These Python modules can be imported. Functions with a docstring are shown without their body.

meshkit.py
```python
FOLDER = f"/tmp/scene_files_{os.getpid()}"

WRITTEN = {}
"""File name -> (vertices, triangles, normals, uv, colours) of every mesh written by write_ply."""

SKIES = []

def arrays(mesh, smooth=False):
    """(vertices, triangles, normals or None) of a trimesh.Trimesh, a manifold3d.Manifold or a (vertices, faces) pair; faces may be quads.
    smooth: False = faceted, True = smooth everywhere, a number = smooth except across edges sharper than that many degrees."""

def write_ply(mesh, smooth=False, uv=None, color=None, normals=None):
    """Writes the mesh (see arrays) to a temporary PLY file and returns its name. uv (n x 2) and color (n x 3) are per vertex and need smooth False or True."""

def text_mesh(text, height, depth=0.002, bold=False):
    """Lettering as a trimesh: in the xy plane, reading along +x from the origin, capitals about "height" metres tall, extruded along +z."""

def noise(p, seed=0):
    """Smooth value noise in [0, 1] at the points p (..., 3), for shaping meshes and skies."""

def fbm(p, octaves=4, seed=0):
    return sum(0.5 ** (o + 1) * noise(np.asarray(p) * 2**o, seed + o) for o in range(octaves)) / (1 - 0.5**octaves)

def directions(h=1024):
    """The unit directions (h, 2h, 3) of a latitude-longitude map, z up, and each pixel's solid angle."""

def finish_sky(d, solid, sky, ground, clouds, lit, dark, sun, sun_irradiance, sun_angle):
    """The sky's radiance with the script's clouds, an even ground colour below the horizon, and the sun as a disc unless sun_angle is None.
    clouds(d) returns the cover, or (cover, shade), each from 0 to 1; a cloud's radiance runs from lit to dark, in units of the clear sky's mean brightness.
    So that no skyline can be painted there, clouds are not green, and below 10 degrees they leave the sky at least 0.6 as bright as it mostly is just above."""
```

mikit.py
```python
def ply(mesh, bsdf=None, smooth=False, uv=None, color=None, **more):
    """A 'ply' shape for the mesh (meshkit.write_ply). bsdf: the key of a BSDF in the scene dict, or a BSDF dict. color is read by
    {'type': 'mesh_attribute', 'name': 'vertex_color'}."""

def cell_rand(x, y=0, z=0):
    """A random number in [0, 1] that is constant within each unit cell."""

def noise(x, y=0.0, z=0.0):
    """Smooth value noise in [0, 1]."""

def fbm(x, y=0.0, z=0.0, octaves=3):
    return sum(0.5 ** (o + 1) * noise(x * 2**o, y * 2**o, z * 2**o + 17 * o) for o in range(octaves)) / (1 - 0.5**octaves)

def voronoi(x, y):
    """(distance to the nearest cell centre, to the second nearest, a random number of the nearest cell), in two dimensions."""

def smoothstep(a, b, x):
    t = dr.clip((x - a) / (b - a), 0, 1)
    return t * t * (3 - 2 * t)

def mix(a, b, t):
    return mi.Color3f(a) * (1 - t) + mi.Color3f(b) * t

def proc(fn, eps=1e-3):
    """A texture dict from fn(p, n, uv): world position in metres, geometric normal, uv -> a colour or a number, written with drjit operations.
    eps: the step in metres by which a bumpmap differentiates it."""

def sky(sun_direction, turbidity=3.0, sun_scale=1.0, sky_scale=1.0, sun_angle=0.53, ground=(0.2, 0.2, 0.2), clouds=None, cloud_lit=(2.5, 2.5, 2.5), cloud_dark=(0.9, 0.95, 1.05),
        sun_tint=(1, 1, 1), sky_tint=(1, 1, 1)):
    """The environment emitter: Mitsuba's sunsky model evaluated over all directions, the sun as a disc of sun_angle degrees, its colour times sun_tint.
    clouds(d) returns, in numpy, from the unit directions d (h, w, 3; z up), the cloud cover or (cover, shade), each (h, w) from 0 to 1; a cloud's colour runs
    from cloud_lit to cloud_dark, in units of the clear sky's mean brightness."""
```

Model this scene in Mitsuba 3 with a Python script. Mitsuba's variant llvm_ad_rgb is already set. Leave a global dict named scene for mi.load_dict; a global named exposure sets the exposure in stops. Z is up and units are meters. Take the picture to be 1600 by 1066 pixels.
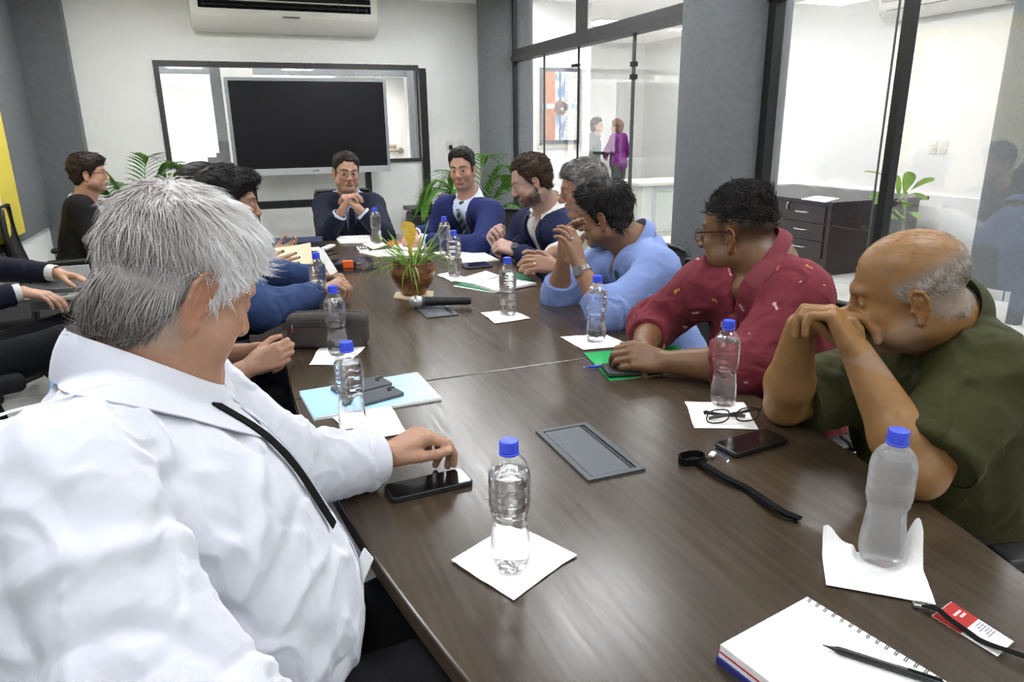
"""A meeting room: people round a long dark table, a glass partition on the right and a screen on the far wall. Units are metres, z is up, y runs down the table."""
import math
import numpy as np
from concurrent.futures import ThreadPoolExecutor
import trimesh
import manifold3d as m3
import drjit as dr
import mitsuba as mi
import mikit
import meshkit
from shapely.geometry import Polygon
from mikit import noise, fbm, voronoi, cell_rand, smoothstep, mix

T = mi.ScalarTransform4f
rng = np.random.default_rng(7)
scene, labels = {}, {}

# ---------------------------------------------------------------- camera, light, exposure
exposure = 0.45
CAM_EYE = [0, 0, 1.42]
scene['camera'] = {
    'type': 'perspective', 'fov': 71.751, 'fov_axis': 'x', 'near_clip': 0.02, 'far_clip': 60,
    'to_world': T([[-0.9294, 0.1175, 0.3499, 0], [0.3689, 0.2635, 0.8913, 0], [0.0125, 0.9575, -0.2882, 1.42], [0, 0, 0, 1]]),
}
LAMP = (12.6, 12.9, 13.3)          # ceiling panels of the meeting room
LAMP_OFFICE = (18.5, 18.8, 19.2)   # ceiling panels of the rooms behind the glass
# panel centres (x, y, half width, half length)
MEETING_PANELS = [(x, y) for y in (-1.0, 1.0, 2.8, 4.4, 5.7) for x in (-0.45, 1.55)]
OFFICE_PANELS = [(3.6, 0.8), (5.2, 0.8), (3.6, 3.0), (5.2, 3.0), (3.6, 5.2), (5.2, 5.2), (3.6, 7.2), (5.4, 7.2), (5.4, 9.8), (7.0, 9.8), (-0.7, 7.75), (0.6, 7.9), (1.9, 7.75), (3.2, 8.0)]
MEETING_CEILING, OFFICE_CEILING = 2.56, 2.86


def lin(h):
    """#rrggbb -> linear rgb."""
    c = np.array([int(h[i:i + 2], 16) for i in (1, 3, 5)]) / 255.0
    return [float(x) for x in np.where(c < 0.04045, c / 12.92, ((c + 0.055) / 1.055) ** 2.4)]


def mat(name, color, rough=0.6, **more):
    col = {'type': 'rgb', 'value': lin(color)} if isinstance(color, str) else color
    scene['mat_' + name] = {'type': 'twosided', 'bsdf': {'type': 'principled', 'base_color': col, 'roughness': rough, **more}}
    return 'mat_' + name


VCOL = {'type': 'mesh_attribute', 'name': 'vertex_color'}

# ---------------------------------------------------------------- scene bookkeeping
def numbered(name):
    if name not in USED:
        USED.add(name)
        return name
    k = 1
    while f'{name}_{k:03d}' in USED:
        k += 1
    USED.add(f'{name}_{k:03d}')
    return f'{name}_{k:03d}'


USED = set()


def thing(name, label, cat, group=None, kind=None):
    key = numbered(name)
    labels[key] = {'label': label, 'category': cat}
    if group:
        labels[key]['group'] = group
    if kind:
        labels[key]['kind'] = kind
    return key


def part(parent, name, mesh, bsdf, smooth=False, label=None, kind=None, color=None, uv=None, **more):
    """A mesh (or a ready shape dict) as a part of parent; parent None: the thing's own mesh."""
    key = numbered(parent + '__' + name) if name else parent
    scene[key] = dict(mesh) if isinstance(mesh, dict) else mikit.ply(mesh, bsdf, smooth, uv=uv, color=color, **more)
    if label or kind:
        labels[key] = {}
        if label:
            labels[key]['label'] = label
        if kind:
            labels[key]['kind'] = kind
    return key


def struct(name, label, cat):
    return thing(name, label, cat, kind='structure')


# ---------------------------------------------------------------- mesh helpers
def cat(*ms):
    return trimesh.util.concatenate([m for m in ms if m is not None])


def box(x0, x1, y0, y1, z0, z1):
    m = trimesh.creation.box((x1 - x0, y1 - y0, z1 - z0))
    m.apply_translation(((x0 + x1) / 2, (y0 + y1) / 2, (z0 + z1) / 2))
    return m


def rbox(sx, sy, sz, r, n=10):
    """A box with rounded edges, resting on z = 0, centred in x and y."""
    r = min(r, sx / 2.02, sy / 2.02, sz / 2.02)
    s = m3.Manifold.sphere(r, n)
    pts = [s.translate((a * (sx / 2 - r), b * (sy / 2 - r), c)) for a in (-1, 1) for b in (-1, 1) for c in (r, sz - r)]
    m = m3.Manifold.batch_hull(pts).to_mesh()
    return trimesh.Trimesh(m.vert_properties[:, :3], m.tri_verts, process=False)


def plate(sx, sy, sz, corner, bev=0.0006, n=6):
    """A flat slab with rounded corners in plan and a small bevel (phones, folders, notebooks)."""
    def ring(inset, z):
        pts = []
        for cx, cy, a0 in ((1, 1, 0), (-1, 1, 90), (-1, -1, 180), (1, -1, 270)):
            for k in range(n + 1):
                a = math.radians(a0 + 90 * k / n)
                rr = max(corner - inset, 1e-5)
                pts.append((cx * (sx / 2 - corner) + rr * math.cos(a), cy * (sy / 2 - corner) + rr * math.sin(a), z))
        return pts
    rings = [ring(bev, 0), ring(0, bev), ring(0, sz - bev), ring(bev, sz)]
    return loft(rings, closed=True, caps=True)


def loft(rings, closed=True, caps=True):
    rings = [np.asarray(r, float) for r in rings]
    n = len(rings[0])
    v = np.vstack(rings)
    f = []
    m = n if closed else n - 1
    for i in range(len(rings) - 1):
        a, b = i * n, (i + 1) * n
        for j in range(m):
            k = (j + 1) % n
            f += [(a + j, a + k, b + k), (a + j, b + k, b + j)]
    if caps and closed:
        c0, c1 = len(v), len(v) + 1
        v = np.vstack([v, rings[0].mean(0), rings[-1].mean(0)])
        e = (len(rings) - 1) * n
        for j in range(n):
            k = (j + 1) % n
            f += [(c0, k, j), (c1, e + j, e + k)]
    return trimesh.Trimesh(v, f, process=False)


def lathe(profile, n=48, caps=True):
    a = np.arange(n) * 2 * np.pi / n
    rings = [np.stack([r * np.cos(a), r * np.sin(a), np.full(n, z)], 1) for r, z in profile]
    return loft(rings, True, caps)


def spline(pts, n):
    """Catmull-Rom through the points."""
    p = np.asarray(pts, float)
    if len(p) == 2:
        return p[0] + (p[1] - p[0]) * np.linspace(0, 1, n)[:, None]
    q = np.vstack([2 * p[0] - p[1], p, 2 * p[-1] - p[-2]])
    t = np.linspace(0, len(p) - 1, n)
    i = np.minimum(t.astype(int), len(p) - 2)
    u = (t - i)[:, None]
    a, b, c, d = q[i], q[i + 1], q[i + 2], q[i + 3]
    return 0.5 * (2 * b + (c - a) * u + (2 * a - 5 * b + 4 * c - d) * u * u + (3 * b - a - 3 * c + d) * u ** 3)


def frames(path, up=(0, 0, 1)):
    d = np.gradient(path, axis=0)
    d /= np.maximum(np.linalg.norm(d, axis=1, keepdims=True), 1e-12)
    s = np.cross(d, np.asarray(up, float))
    bad = np.linalg.norm(s, axis=1) < 1e-3
    s[bad] = np.cross(d[bad], (1, 0.1, 0))
    s /= np.linalg.norm(s, axis=1, keepdims=True)
    return d, s, np.cross(s, d)


def tube(path, r, n=8, up=(0, 0, 1), flat=1.0):
    path = np.asarray(path, float)
    d, s, u = frames(path, up)
    r = np.broadcast_to(np.asarray(r, float), (len(path),))
    a = np.arange(n) * 2 * np.pi / n
    rings = [path[i] + r[i] * (np.cos(a)[:, None] * s[i] + flat * np.sin(a)[:, None] * u[i]) for i in range(len(path))]
    return loft(rings, True, True)


def ribbon(path, width, thick, side=None, up=(0, 0, 1)):
    """A flat band along the path; side: per-point direction of its width."""
    path = np.asarray(path, float)
    d, s, u = frames(path, up)
    if side is not None:
        s = np.broadcast_to(np.asarray(side, float), path.shape).copy()
        s -= (s * d).sum(1, keepdims=True) * d
        s /= np.linalg.norm(s, axis=1, keepdims=True)
        u = np.cross(s, d)
    w = np.broadcast_to(np.asarray(width, float), (len(path),))[:, None] / 2
    rings = np.stack([path - w * s - thick / 2 * u, path + w * s - thick / 2 * u, path + w * s + thick / 2 * u, path - w * s + thick / 2 * u], 1)
    return loft(list(rings), True, True)


def sheet(fn, nu, nv, thick):
    """A sheet of the given thickness over the surface fn(u, v) -> points, u and v from 0 to 1."""
    u, v = np.meshgrid(np.linspace(0, 1, nu), np.linspace(0, 1, nv), indexing='ij')
    p = fn(u, v)
    du, dv = np.gradient(p, axis=0), np.gradient(p, axis=1)
    n = np.cross(du, dv)
    n /= np.maximum(np.linalg.norm(n, axis=2, keepdims=True), 1e-12)
    a, b = (p + n * thick / 2).reshape(-1, 3), (p - n * thick / 2).reshape(-1, 3)
    i = np.arange(nu * nv).reshape(nu, nv)
    q = np.stack([i[:-1, :-1], i[1:, :-1], i[1:, 1:], i[:-1, 1:]], -1).reshape(-1, 4)
    N = nu * nv
    rim = np.concatenate([i[:, 0][::-1], i[0, 1:], i[1:, -1], i[-1, :-1][::-1]])
    rim2 = np.roll(rim, -1)
    sq = np.stack([rim, rim2, rim2 + N, rim + N], 1)
    quads = np.vstack([q, q[:, ::-1] + N, sq])
    f = np.vstack([quads[:, [0, 1, 2]], quads[:, [0, 2, 3]]])
    m = trimesh.Trimesh(np.vstack([a, b]), f, process=False)
    return m


def rotz(a):
    c, s = math.cos(a), math.sin(a)
    return np.array([[c, -s, 0], [s, c, 0], [0, 0, 1.0]])


def moved(mesh, loc=(0, 0, 0), az=0.0, R=None, scale=1.0):
    m = mesh.copy()
    R = rotz(math.radians(az)) if R is None else R
    m.vertices = (m.vertices * scale) @ np.asarray(R).T + np.asarray(loc, float)
    return m


def outline(pts, z0, z1):
    """A slab over a polygon given by its corner points (x, y)."""
    m = trimesh.creation.extrude_polygon(Polygon([(p[0], p[1]) for p in pts]), z1 - z0, engine='earcut')
    m.apply_translation((0, 0, z0))
    return m


def unit(v):
    v = np.asarray(v, float)
    return v / np.linalg.norm(v)

# ---------------------------------------------------------------- materials of the setting
def wall_grain(p, n, uv):
    return 0.82 + 0.03 * fbm(p.x * 60, p.y * 60, p.z * 60)


mat('white_wall', mikit.proc(lambda p, n, uv: mi.Color3f(0.845, 0.845, 0.83) * (0.97 + 0.03 * fbm(p.x * 3, p.y * 3, p.z * 3))), 0.75)
mat('grey_paint', mikit.proc(lambda p, n, uv: mi.Color3f(0.128, 0.137, 0.145) * (0.86 + 0.28 * fbm(p.x * 45, p.y * 45, p.z * 45))), 0.7)
mat('ceiling', '#efefec', 0.8)
mat('tile', mikit.proc(lambda p, n, uv: mi.Color3f(0.50, 0.495, 0.475) * (0.93 + 0.14 * fbm(p.x * 9, p.y * 9, p.z * 9))), 0.28)
mat('grout', '#8c8a84', 0.9)
mat('dark_frame', '#3b3a3b', 0.42, metallic=0.25)
mat('black_metal', '#17191a', 0.38, metallic=0.2)
mat('black_plastic', '#141416', 0.5)
mat('white_plastic', '#e2e0d9', 0.4)
mat('dark_gap', '#0c0c0d', 0.7)
mat('chrome', '#c8c8c8', 0.2, metallic=1.0)
scene['mat_pane'] = {'type': 'thindielectric', 'int_ior': 1.5}

# ---------------------------------------------------------------- floor, ceiling, walls
XL, XG, XE, YB, YF, YC = -1.39, 2.6, 6.7, 7.0, -3.2, 8.4
k = struct('floor', 'pale grey tiled floor of the meeting room and the rooms behind the glass', 'floor')
part(k, '', box(XL - 0.1, 7.4, YF, 12.1, -0.06, -0.004), 'mat_grout')
tile = mikit.ply(plate(0.594, 0.594, 0.012, 0.002, 0.001, 1), 'mat_tile')
for i in range(14):
    for j in range(18):
        part(k, 'tile', {**tile, 'to_world': T().translate([XL + 0.3 + 0.6 * i, -2.4 + 0.6 * j, -0.012])}, None)

k = struct('ceiling', 'white ceiling with square light panels over the meeting table', 'ceiling')
part(k, '', box(XL - 0.1, XG, YF, YB + 0.12, MEETING_CEILING, MEETING_CEILING + 0.05), 'mat_ceiling')
part(k, 'office_ceiling', cat(box(XG, 7.4, YF, 12.1, OFFICE_CEILING, OFFICE_CEILING + 0.05), box(XL - 0.1, XG, YB + 0.12, 12.1, OFFICE_CEILING, OFFICE_CEILING + 0.05)), 'mat_ceiling')
part(k, 'office_bulkhead', cat(box(XG - 0.03, XG + 0.03, YF, YB + 0.12, MEETING_CEILING, OFFICE_CEILING), box(XL - 0.1, XG, YB + 0.1, YB + 0.12, MEETING_CEILING, OFFICE_CEILING)), 'mat_white_wall')

WX0, WX1, WZ0, WZ1 = -0.44, 1.815, 1.128, 1.990
k = struct('wall_back', 'white wall behind the screen with a wide interior window', 'wall')
part(k, '', cat(box(XL - 0.1, WX0, YB, YB + 0.1, 0, MEETING_CEILING), box(WX1, XG + 0.1, YB, YB + 0.1, 0, MEETING_CEILING),
                box(WX0, WX1, YB, YB + 0.1, 0, WZ0), box(WX0, WX1, YB, YB + 0.1, WZ1, MEETING_CEILING)), 'mat_white_wall')
k = struct('window_1', 'wide dark framed interior window behind the screen', 'window')
fr = 0.035
part(k, 'frame', cat(box(WX0 - 0.01, WX1 + 0.01, YB - 0.02, YB + 0.06, WZ1 - fr, WZ1 + 0.01), box(WX0 - 0.01, WX1 + 0.01, YB - 0.02, YB + 0.06, WZ0 - 0.01, WZ0 + 0.022)), 'mat_dark_frame')
part(k, 'jamb', box(WX0 - 0.01, WX0 + 0.03, YB - 0.02, YB + 0.06, WZ0, WZ1), 'mat_dark_frame')
part(k, 'jamb', box(WX1 - 0.02, WX1 + 0.01, YB - 0.02, YB + 0.06, WZ0, WZ1), 'mat_dark_frame')
part(k, 'pane', box(WX0, 0.055, YB + 0.02, YB + 0.021, WZ0, WZ1), 'mat_pane')
part(k, 'pane', box(0.055, WX1, YB + 0.02, YB + 0.021, WZ0, WZ1), 'mat_pane')

k = struct('wall_left', 'left wall painted grey above and white below', 'wall')
part(k, '', box(XL - 0.1, XL, YF, YB, 0, MEETING_CEILING), 'mat_white_wall')
part(k, 'grey_panel', box(XL, XL + 0.02, YF, 6.84, 0.70, MEETING_CEILING), 'mat_grey_paint')
k = struct('trim_1', 'grey painted column in the far left corner of the meeting room', 'column')
part(k, '', box(XL - 0.05, -1.035, 6.84, YB + 0.02, 0, MEETING_CEILING), 'mat_grey_paint')
k = struct('wall_front', 'white wall at the near end of the meeting room', 'wall')
part(k, '', box(XL - 0.1, 7.4, YF - 0.1, YF, 0, OFFICE_CEILING), 'mat_white_wall')
k = struct('wall_corridor', 'white corridor wall seen through the glass behind the round column', 'wall')
part(k, '', box(XL - 0.1, 4.40, YC, YC + 0.12, 0, OFFICE_CEILING), 'mat_white_wall')
part(k, 'return_wall', box(4.28, 4.40, YC, 12.0, 0, OFFICE_CEILING), 'mat_white_wall')
k = struct('wall_office', 'bright white office wall with a low ledge, beyond the glass', 'wall')
part(k, '', box(XE, XE + 0.1, YF, 9.6, 0, OFFICE_CEILING), 'mat_white_wall')
part(k, 'ledge', box(XE - 0.035, XE, YF, 9.6, 0, 0.715), 'mat_white_wall')
k = struct('wall_far', 'far white wall behind the two standing women', 'wall')
part(k, '', cat(box(4.2, 7.5, 12.0, 12.1, 0, OFFICE_CEILING), box(7.4, 7.5, 9.5, 12, 0, OFFICE_CEILING), box(XE, 7.5, 9.5, 9.6, 0, OFFICE_CEILING)), 'mat_white_wall')
k = struct('wall_corridor_end', 'white wall closing the corridor behind the screen wall', 'wall')
part(k, '', box(XL - 0.1, XL, YB, YC, 0, OFFICE_CEILING), 'mat_white_wall')

# round columns
for name, lab, c, r, z0 in (('pillar', 'thick grey round pillar standing in the glass partition', (2.6, 3.33), 0.278, 0.0),
                            ('pillar', 'round grey column at the far end of the glass partition', (2.6, 6.70), 0.262, 0.0),
                            ('pillar', 'round grey column with a tiled foot in the office behind the man in olive', (6.2, 3.925), 0.38, 0.085)):
    k = struct(name, lab, 'pillar')
    prof = [(r - 0.002, z0), (r, z0 + 0.004), (r, OFFICE_CEILING if c[0] > 3 else MEETING_CEILING)]
    part(k, '', moved(lathe(prof, 96), (*c, 0)), 'mat_grey_paint', smooth=40)
    if z0:
        n = 9
        for i in range(n):
            a0, a1 = 2 * np.pi * i / n + 0.012, 2 * np.pi * (i + 1) / n - 0.012
            a = np.linspace(a0, a1, 7)
            ring = lambda rr, z: np.stack([c[0] + rr * np.cos(a), c[1] + rr * np.sin(a), np.full(7, z)], 1)
            q = [np.vstack([ring(r - 0.03, z), ring(r + 0.012, z)[::-1]]) for z in (0.0, z0 + 0.002)]
            part(k, 'foot_tile', loft(q, True, True), 'mat_tile')
k = struct('trim_2', 'slim grey post rising from the office floor beside the tiled column', 'post')
part(k, '', box(5.20, 5.275, 3.26, 3.335, 0, OFFICE_CEILING), 'mat_grey_paint')

# ---------------------------------------------------------------- glass partition
k = struct('wall_right', 'glass partition with dark metal rails along the right side of the room', 'glass wall')
RZ0, RZ1 = 1.998, 2.098


def rail(y0, y1):
    part(k, 'rail', box(XG - 0.035, XG + 0.035, y0, y1, 2.045, RZ1), 'mat_dark_frame')
    part(k, 'track', box(XG - 0.045, XG + 0.045, y0, y1, RZ0, 2.042), 'mat_dark_frame')
    part(k, 'head_rail', box(XG - 0.02, XG + 0.02, y0, y1, MEETING_CEILING - 0.03, MEETING_CEILING), 'mat_dark_frame')


rail(3.59, 6.46)
rail(YF, 3.07)
part(k, 'mullion', box(XG - 0.03, XG + 0.01, 6.42, 6.455, 0, MEETING_CEILING), 'mat_black_metal')
part(k, 'mullion', box(XG - 0.03, XG + 0.03, 3.0, 3.05, 0, MEETING_CEILING), 'mat_black_metal')
part(k, 'transom_mullion', box(XG - 0.03, XG + 0.03, 5.08, 5.16, RZ1, MEETING_CEILING), 'mat_dark_frame')
part(k, 'post', box(XG - 0.022, XG + 0.022, 2.235, 2.275, 0, MEETING_CEILING), 'mat_black_metal')
for y0, y1, z0, z1 in ((6.455, 5.80, 0.03, RZ0), (5.795, 5.165, 0.03, RZ0), (5.155, 4.36, 0.03, RZ0), (4.35, 3.60, 0.03, RZ0), (6.455, 5.16, RZ1, MEETING_CEILING), (5.08, 3.60, RZ1, MEETING_CEILING),
                       (3.0, 2.32, 0.03, RZ0), (2.31, 0.9, 0.03, RZ0), (0.89, -0.8, 0.03, RZ0), (3.0, YF, RZ1, MEETING_CEILING)):
    part(k, 'pane', box(XG - 0.0004, XG + 0.0004, y1, y0, z0, z1), 'mat_pane')
mat('glass_edge', '#4a5350', 0.35)
part(k, 'pane_edge', box(XG - 0.006, XG + 0.006, 5.154, 5.166, 0.03, RZ0), 'mat_black_metal')
part(k, 'pane_edge', box(XG - 0.008, XG + 0.008, 5.793, 5.802, 0.03, RZ0), 'mat_glass_edge')
part(k, 'pane_edge', box(XG - 0.010, XG + 0.010, 4.345, 4.362, 0.03, RZ0), 'mat_glass_edge')
part(k, 'pane_edge', box(XG - 0.003, XG + 0.003, 2.312, 2.319, 0.03, RZ0), 'mat_glass_edge')
part(k, 'patch_fitting', box(XG - 0.02, XG + 0.02, 5.17, 5.25, 1.862, 1.882), 'mat_black_metal')
part(k, 'patch_fitting', box(XG - 0.02, XG + 0.02, 4.335, 4.37, 1.80, 1.83), 'mat_black_metal')
part(k, 'patch_fitting', box(XG - 0.02, XG + 0.02, 4.335, 4.37, 1.72, 1.75), 'mat_black_metal')
part(k, 'lock', box(XG - 0.02, XG + 0.02, 4.74, 4.86, 1.225, 1.245), 'mat_black_metal')
mat('threshold', '#4b4c4d', 0.5)
part(k, 'floor_channel', box(XG - 0.03, XG + 0.03, YF, 6.45, 0.0, 0.035), 'mat_threshold')

# ---------------------------------------------------------------- ceiling lights
scene['mat_lens'] = {'type': 'diffuse', 'reflectance': {'type': 'rgb', 'value': [0.8, 0.8, 0.8]}}
panel = mikit.ply((np.array([[-.29, -.29, 0], [-.29, .29, 0], [.29, .29, 0], [.29, -.29, 0.0]]), np.array([[0, 1, 2], [0, 2, 3]])), 'mat_lens')
fr = cat(box(-0.31, 0.31, -0.31, -0.29, -0.008, 0.004), box(-0.31, 0.31, 0.29, 0.31, -0.008, 0.004), box(-0.31, -0.29, -0.29, 0.29, -0.008, 0.004), box(0.29, 0.31, -0.29, 0.29, -0.008, 0.004))
frame_shape = mikit.ply(fr, 'mat_white_plastic')
for spots, z, power, where in ((MEETING_PANELS, MEETING_CEILING, LAMP, 'over the meeting table'), (OFFICE_PANELS, OFFICE_CEILING, LAMP_OFFICE, 'over the rooms behind the glass')):
    for x, y in spots:
        row = sorted({p[1] for p in spots}).index(y) + 1
        col = sorted(p[0] for p in spots if p[1] == y).index(x)
        words_ = ('first', 'second', 'third', 'fourth', 'fifth', 'sixth', 'seventh', 'eighth', 'ninth')
        t = thing('ceiling_light', f'square ceiling light {"over the table" if z < 2.7 else "behind the glass"}, {words_[row - 1]} row from the near wall, {words_[col]} from the left', 'ceiling light', group=f'light panels {where}')
        tw = T().translate([x, y, z - 0.004])
        part(t, 'diffuser', {**panel, 'to_world': tw, 'emitter': {'type': 'area', 'radiance': {'type': 'rgb', 'value': list(power)}}}, None)
        part(t, 'frame', {**frame_shape, 'to_world': tw}, None)

# ---------------------------------------------------------------- large furniture of the wall
mat('yellow_paint', '#d9c64a', 0.6)
mat('cream_paint', '#efe6b8', 0.6)
k = thing('wall_picture', 'yellow picture panel with a cream area on the grey left wall', 'picture')
part(k, 'board', box(XL + 0.02, XL + 0.05, 3.6, (-1.340, 5.871, 0.777)[1], 0.765, 2.3), 'mat_yellow_paint')
part(k, 'print', box(XL + 0.05, XL + 0.052, 3.8, (-1.338, 5.445, 0.830)[1], 0.80, 2.2), 'mat_cream_paint')

# interior room behind the window: grey beam and posts, a white door with a lever
k = struct('trim_3', 'grey beam and posts in the corridor seen through the interior window', 'beam')
part(k, '', box(-1.0, 2.59, 8.2, 8.3, 1.985, 2.10), 'mat_grey_paint')
part(k, 'upright', box(-0.02, 0.075, 7.55, 7.62, 0, OFFICE_CEILING), 'mat_grey_paint')
part(k, 'upright', box(1.98, 2.10, 8.0, 8.1, 0, OFFICE_CEILING), 'mat_grey_paint')
part(k, 'upright', box(1.20, 1.26, 8.3, 8.36, 2.09, OFFICE_CEILING), 'mat_grey_paint')
part(k, 'white_column', box(0.075, 0.36, 7.5, 7.62, 0, OFFICE_CEILING), 'mat_white_wall')
k = struct('door_1', 'white corridor door behind the interior window', 'door')
part(k, '', box(1.25, 2.0, 8.33, 8.38, 0, 1.98), 'mat_white_plastic')
mat('aged_brass', '#9c8f7c', 0.35, metallic=0.7)
hx, hy, hz = (1.846, 8.200, 1.173)
part(k, 'handle', cat(moved(rbox(0.17, 0.035, 0.035, 0.015), (hx - 0.03, 8.28, hz)), moved(trimesh.creation.cylinder(0.035, 0.03), (hx + 0.07, 8.31, hz + 0.01), R=np.array([[1, 0, 0], [0, 0, -1], [0, 1, 0.0]])),
                      moved(rbox(0.08, 0.05, 0.08, 0.02), (hx - 0.02, 8.30, hz + 0.01))), 'mat_aged_brass', smooth=40)
k = thing('storage_box', 'small grey stepped unit standing behind the lower right corner of the left window pane', 'box')
part(k, 'lower', box(*sorted(((-0.128, 7.500, 1.166)[0], (0.024, 7.500, 1.162)[0])), 7.4, 7.5, 0.9, (-0.097, 7.450, 1.190)[2]), 'mat_grey_paint')
part(k, 'upper', box(*sorted(((-0.049, 7.500, 1.164)[0], (0.024, 7.500, 1.162)[0])), 7.42, 7.5, 1.1, (-0.019, 7.450, 1.229)[2]), 'mat_grey_paint')
part(k, 'leg', box(*sorted(((-0.117, 7.500, 1.165)[0], (-0.089, 7.500, 1.165)[0])), 7.42, 7.48, 0, 0.9), 'mat_grey_paint')
part(k, 'leg', box(*sorted(((-0.015, 7.500, 1.163)[0], (0.013, 7.500, 1.162)[0])), 7.42, 7.48, 0, 0.9), 'mat_grey_paint')
k = thing('wall_outlet', 'white power outlet with a black plug on the back wall by the round column', 'outlet')
ox, oy, oz = (2.125, 6.990, 1.276)
part(k, 'plate', box(ox - 0.055, ox + 0.03, YB - 0.012, YB, oz - 0.05, oz + 0.035), 'mat_white_plastic')
part(k, 'plug', moved(rbox(0.035, 0.03, 0.045, 0.01), (ox - 0.01, YB - 0.02, oz - 0.055)), 'mat_black_plastic')
k = thing('wall_switch', 'small white switch plate right of the power outlet on the back wall', 'switch')
part(k, 'plate', box(ox + 0.06, ox + 0.13, YB - 0.01, YB, oz - 0.05, oz + 0.04), 'mat_white_plastic')
part(k, 'rocker', box(ox + 0.085, ox + 0.105, YB - 0.015, YB - 0.008, oz - 0.03, oz + 0.02), 'mat_white_plastic')
for px, lab in ((1460, 'left of a pair of white switch plates on the office wall above the plant'), (1477, 'right of a pair of white switch plates on the office wall above the plant')):
    k = thing('switch_plate', lab, 'switch')
    y, z = {1460: (6.700, 5.325, 1.181), 1477: (6.700, 5.211, 1.183)}[px][1:]
    part(k, 'plate', box(XE - 0.012, XE, y - 0.038, y + 0.038, z - 0.06, z + 0.06), 'mat_white_plastic')
    for dz in (-0.03, 0.012):
        part(k, 'rocker', box(XE - 0.02, XE - 0.011, y - 0.02, y + 0.02, z + dz, z + dz + 0.022), 'mat_white_plastic')


# ---------------------------------------------------------------- air conditioners
def carve(m, w, d):
    """Cuts the air outlet into the housing."""
    g = m3.Manifold(m3.Mesh(np.asarray(m.vertices, np.float32), np.asarray(m.faces, np.uint32)))
    c = m3.Manifold.cube((w - 0.14, 0.13, 0.12), True).translate((0, -d + 0.035, 0.215))
    r = (g - c).to_mesh()
    return trimesh.Trimesh(r.vert_properties[:, :3], r.tri_verts, process=False)


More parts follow.
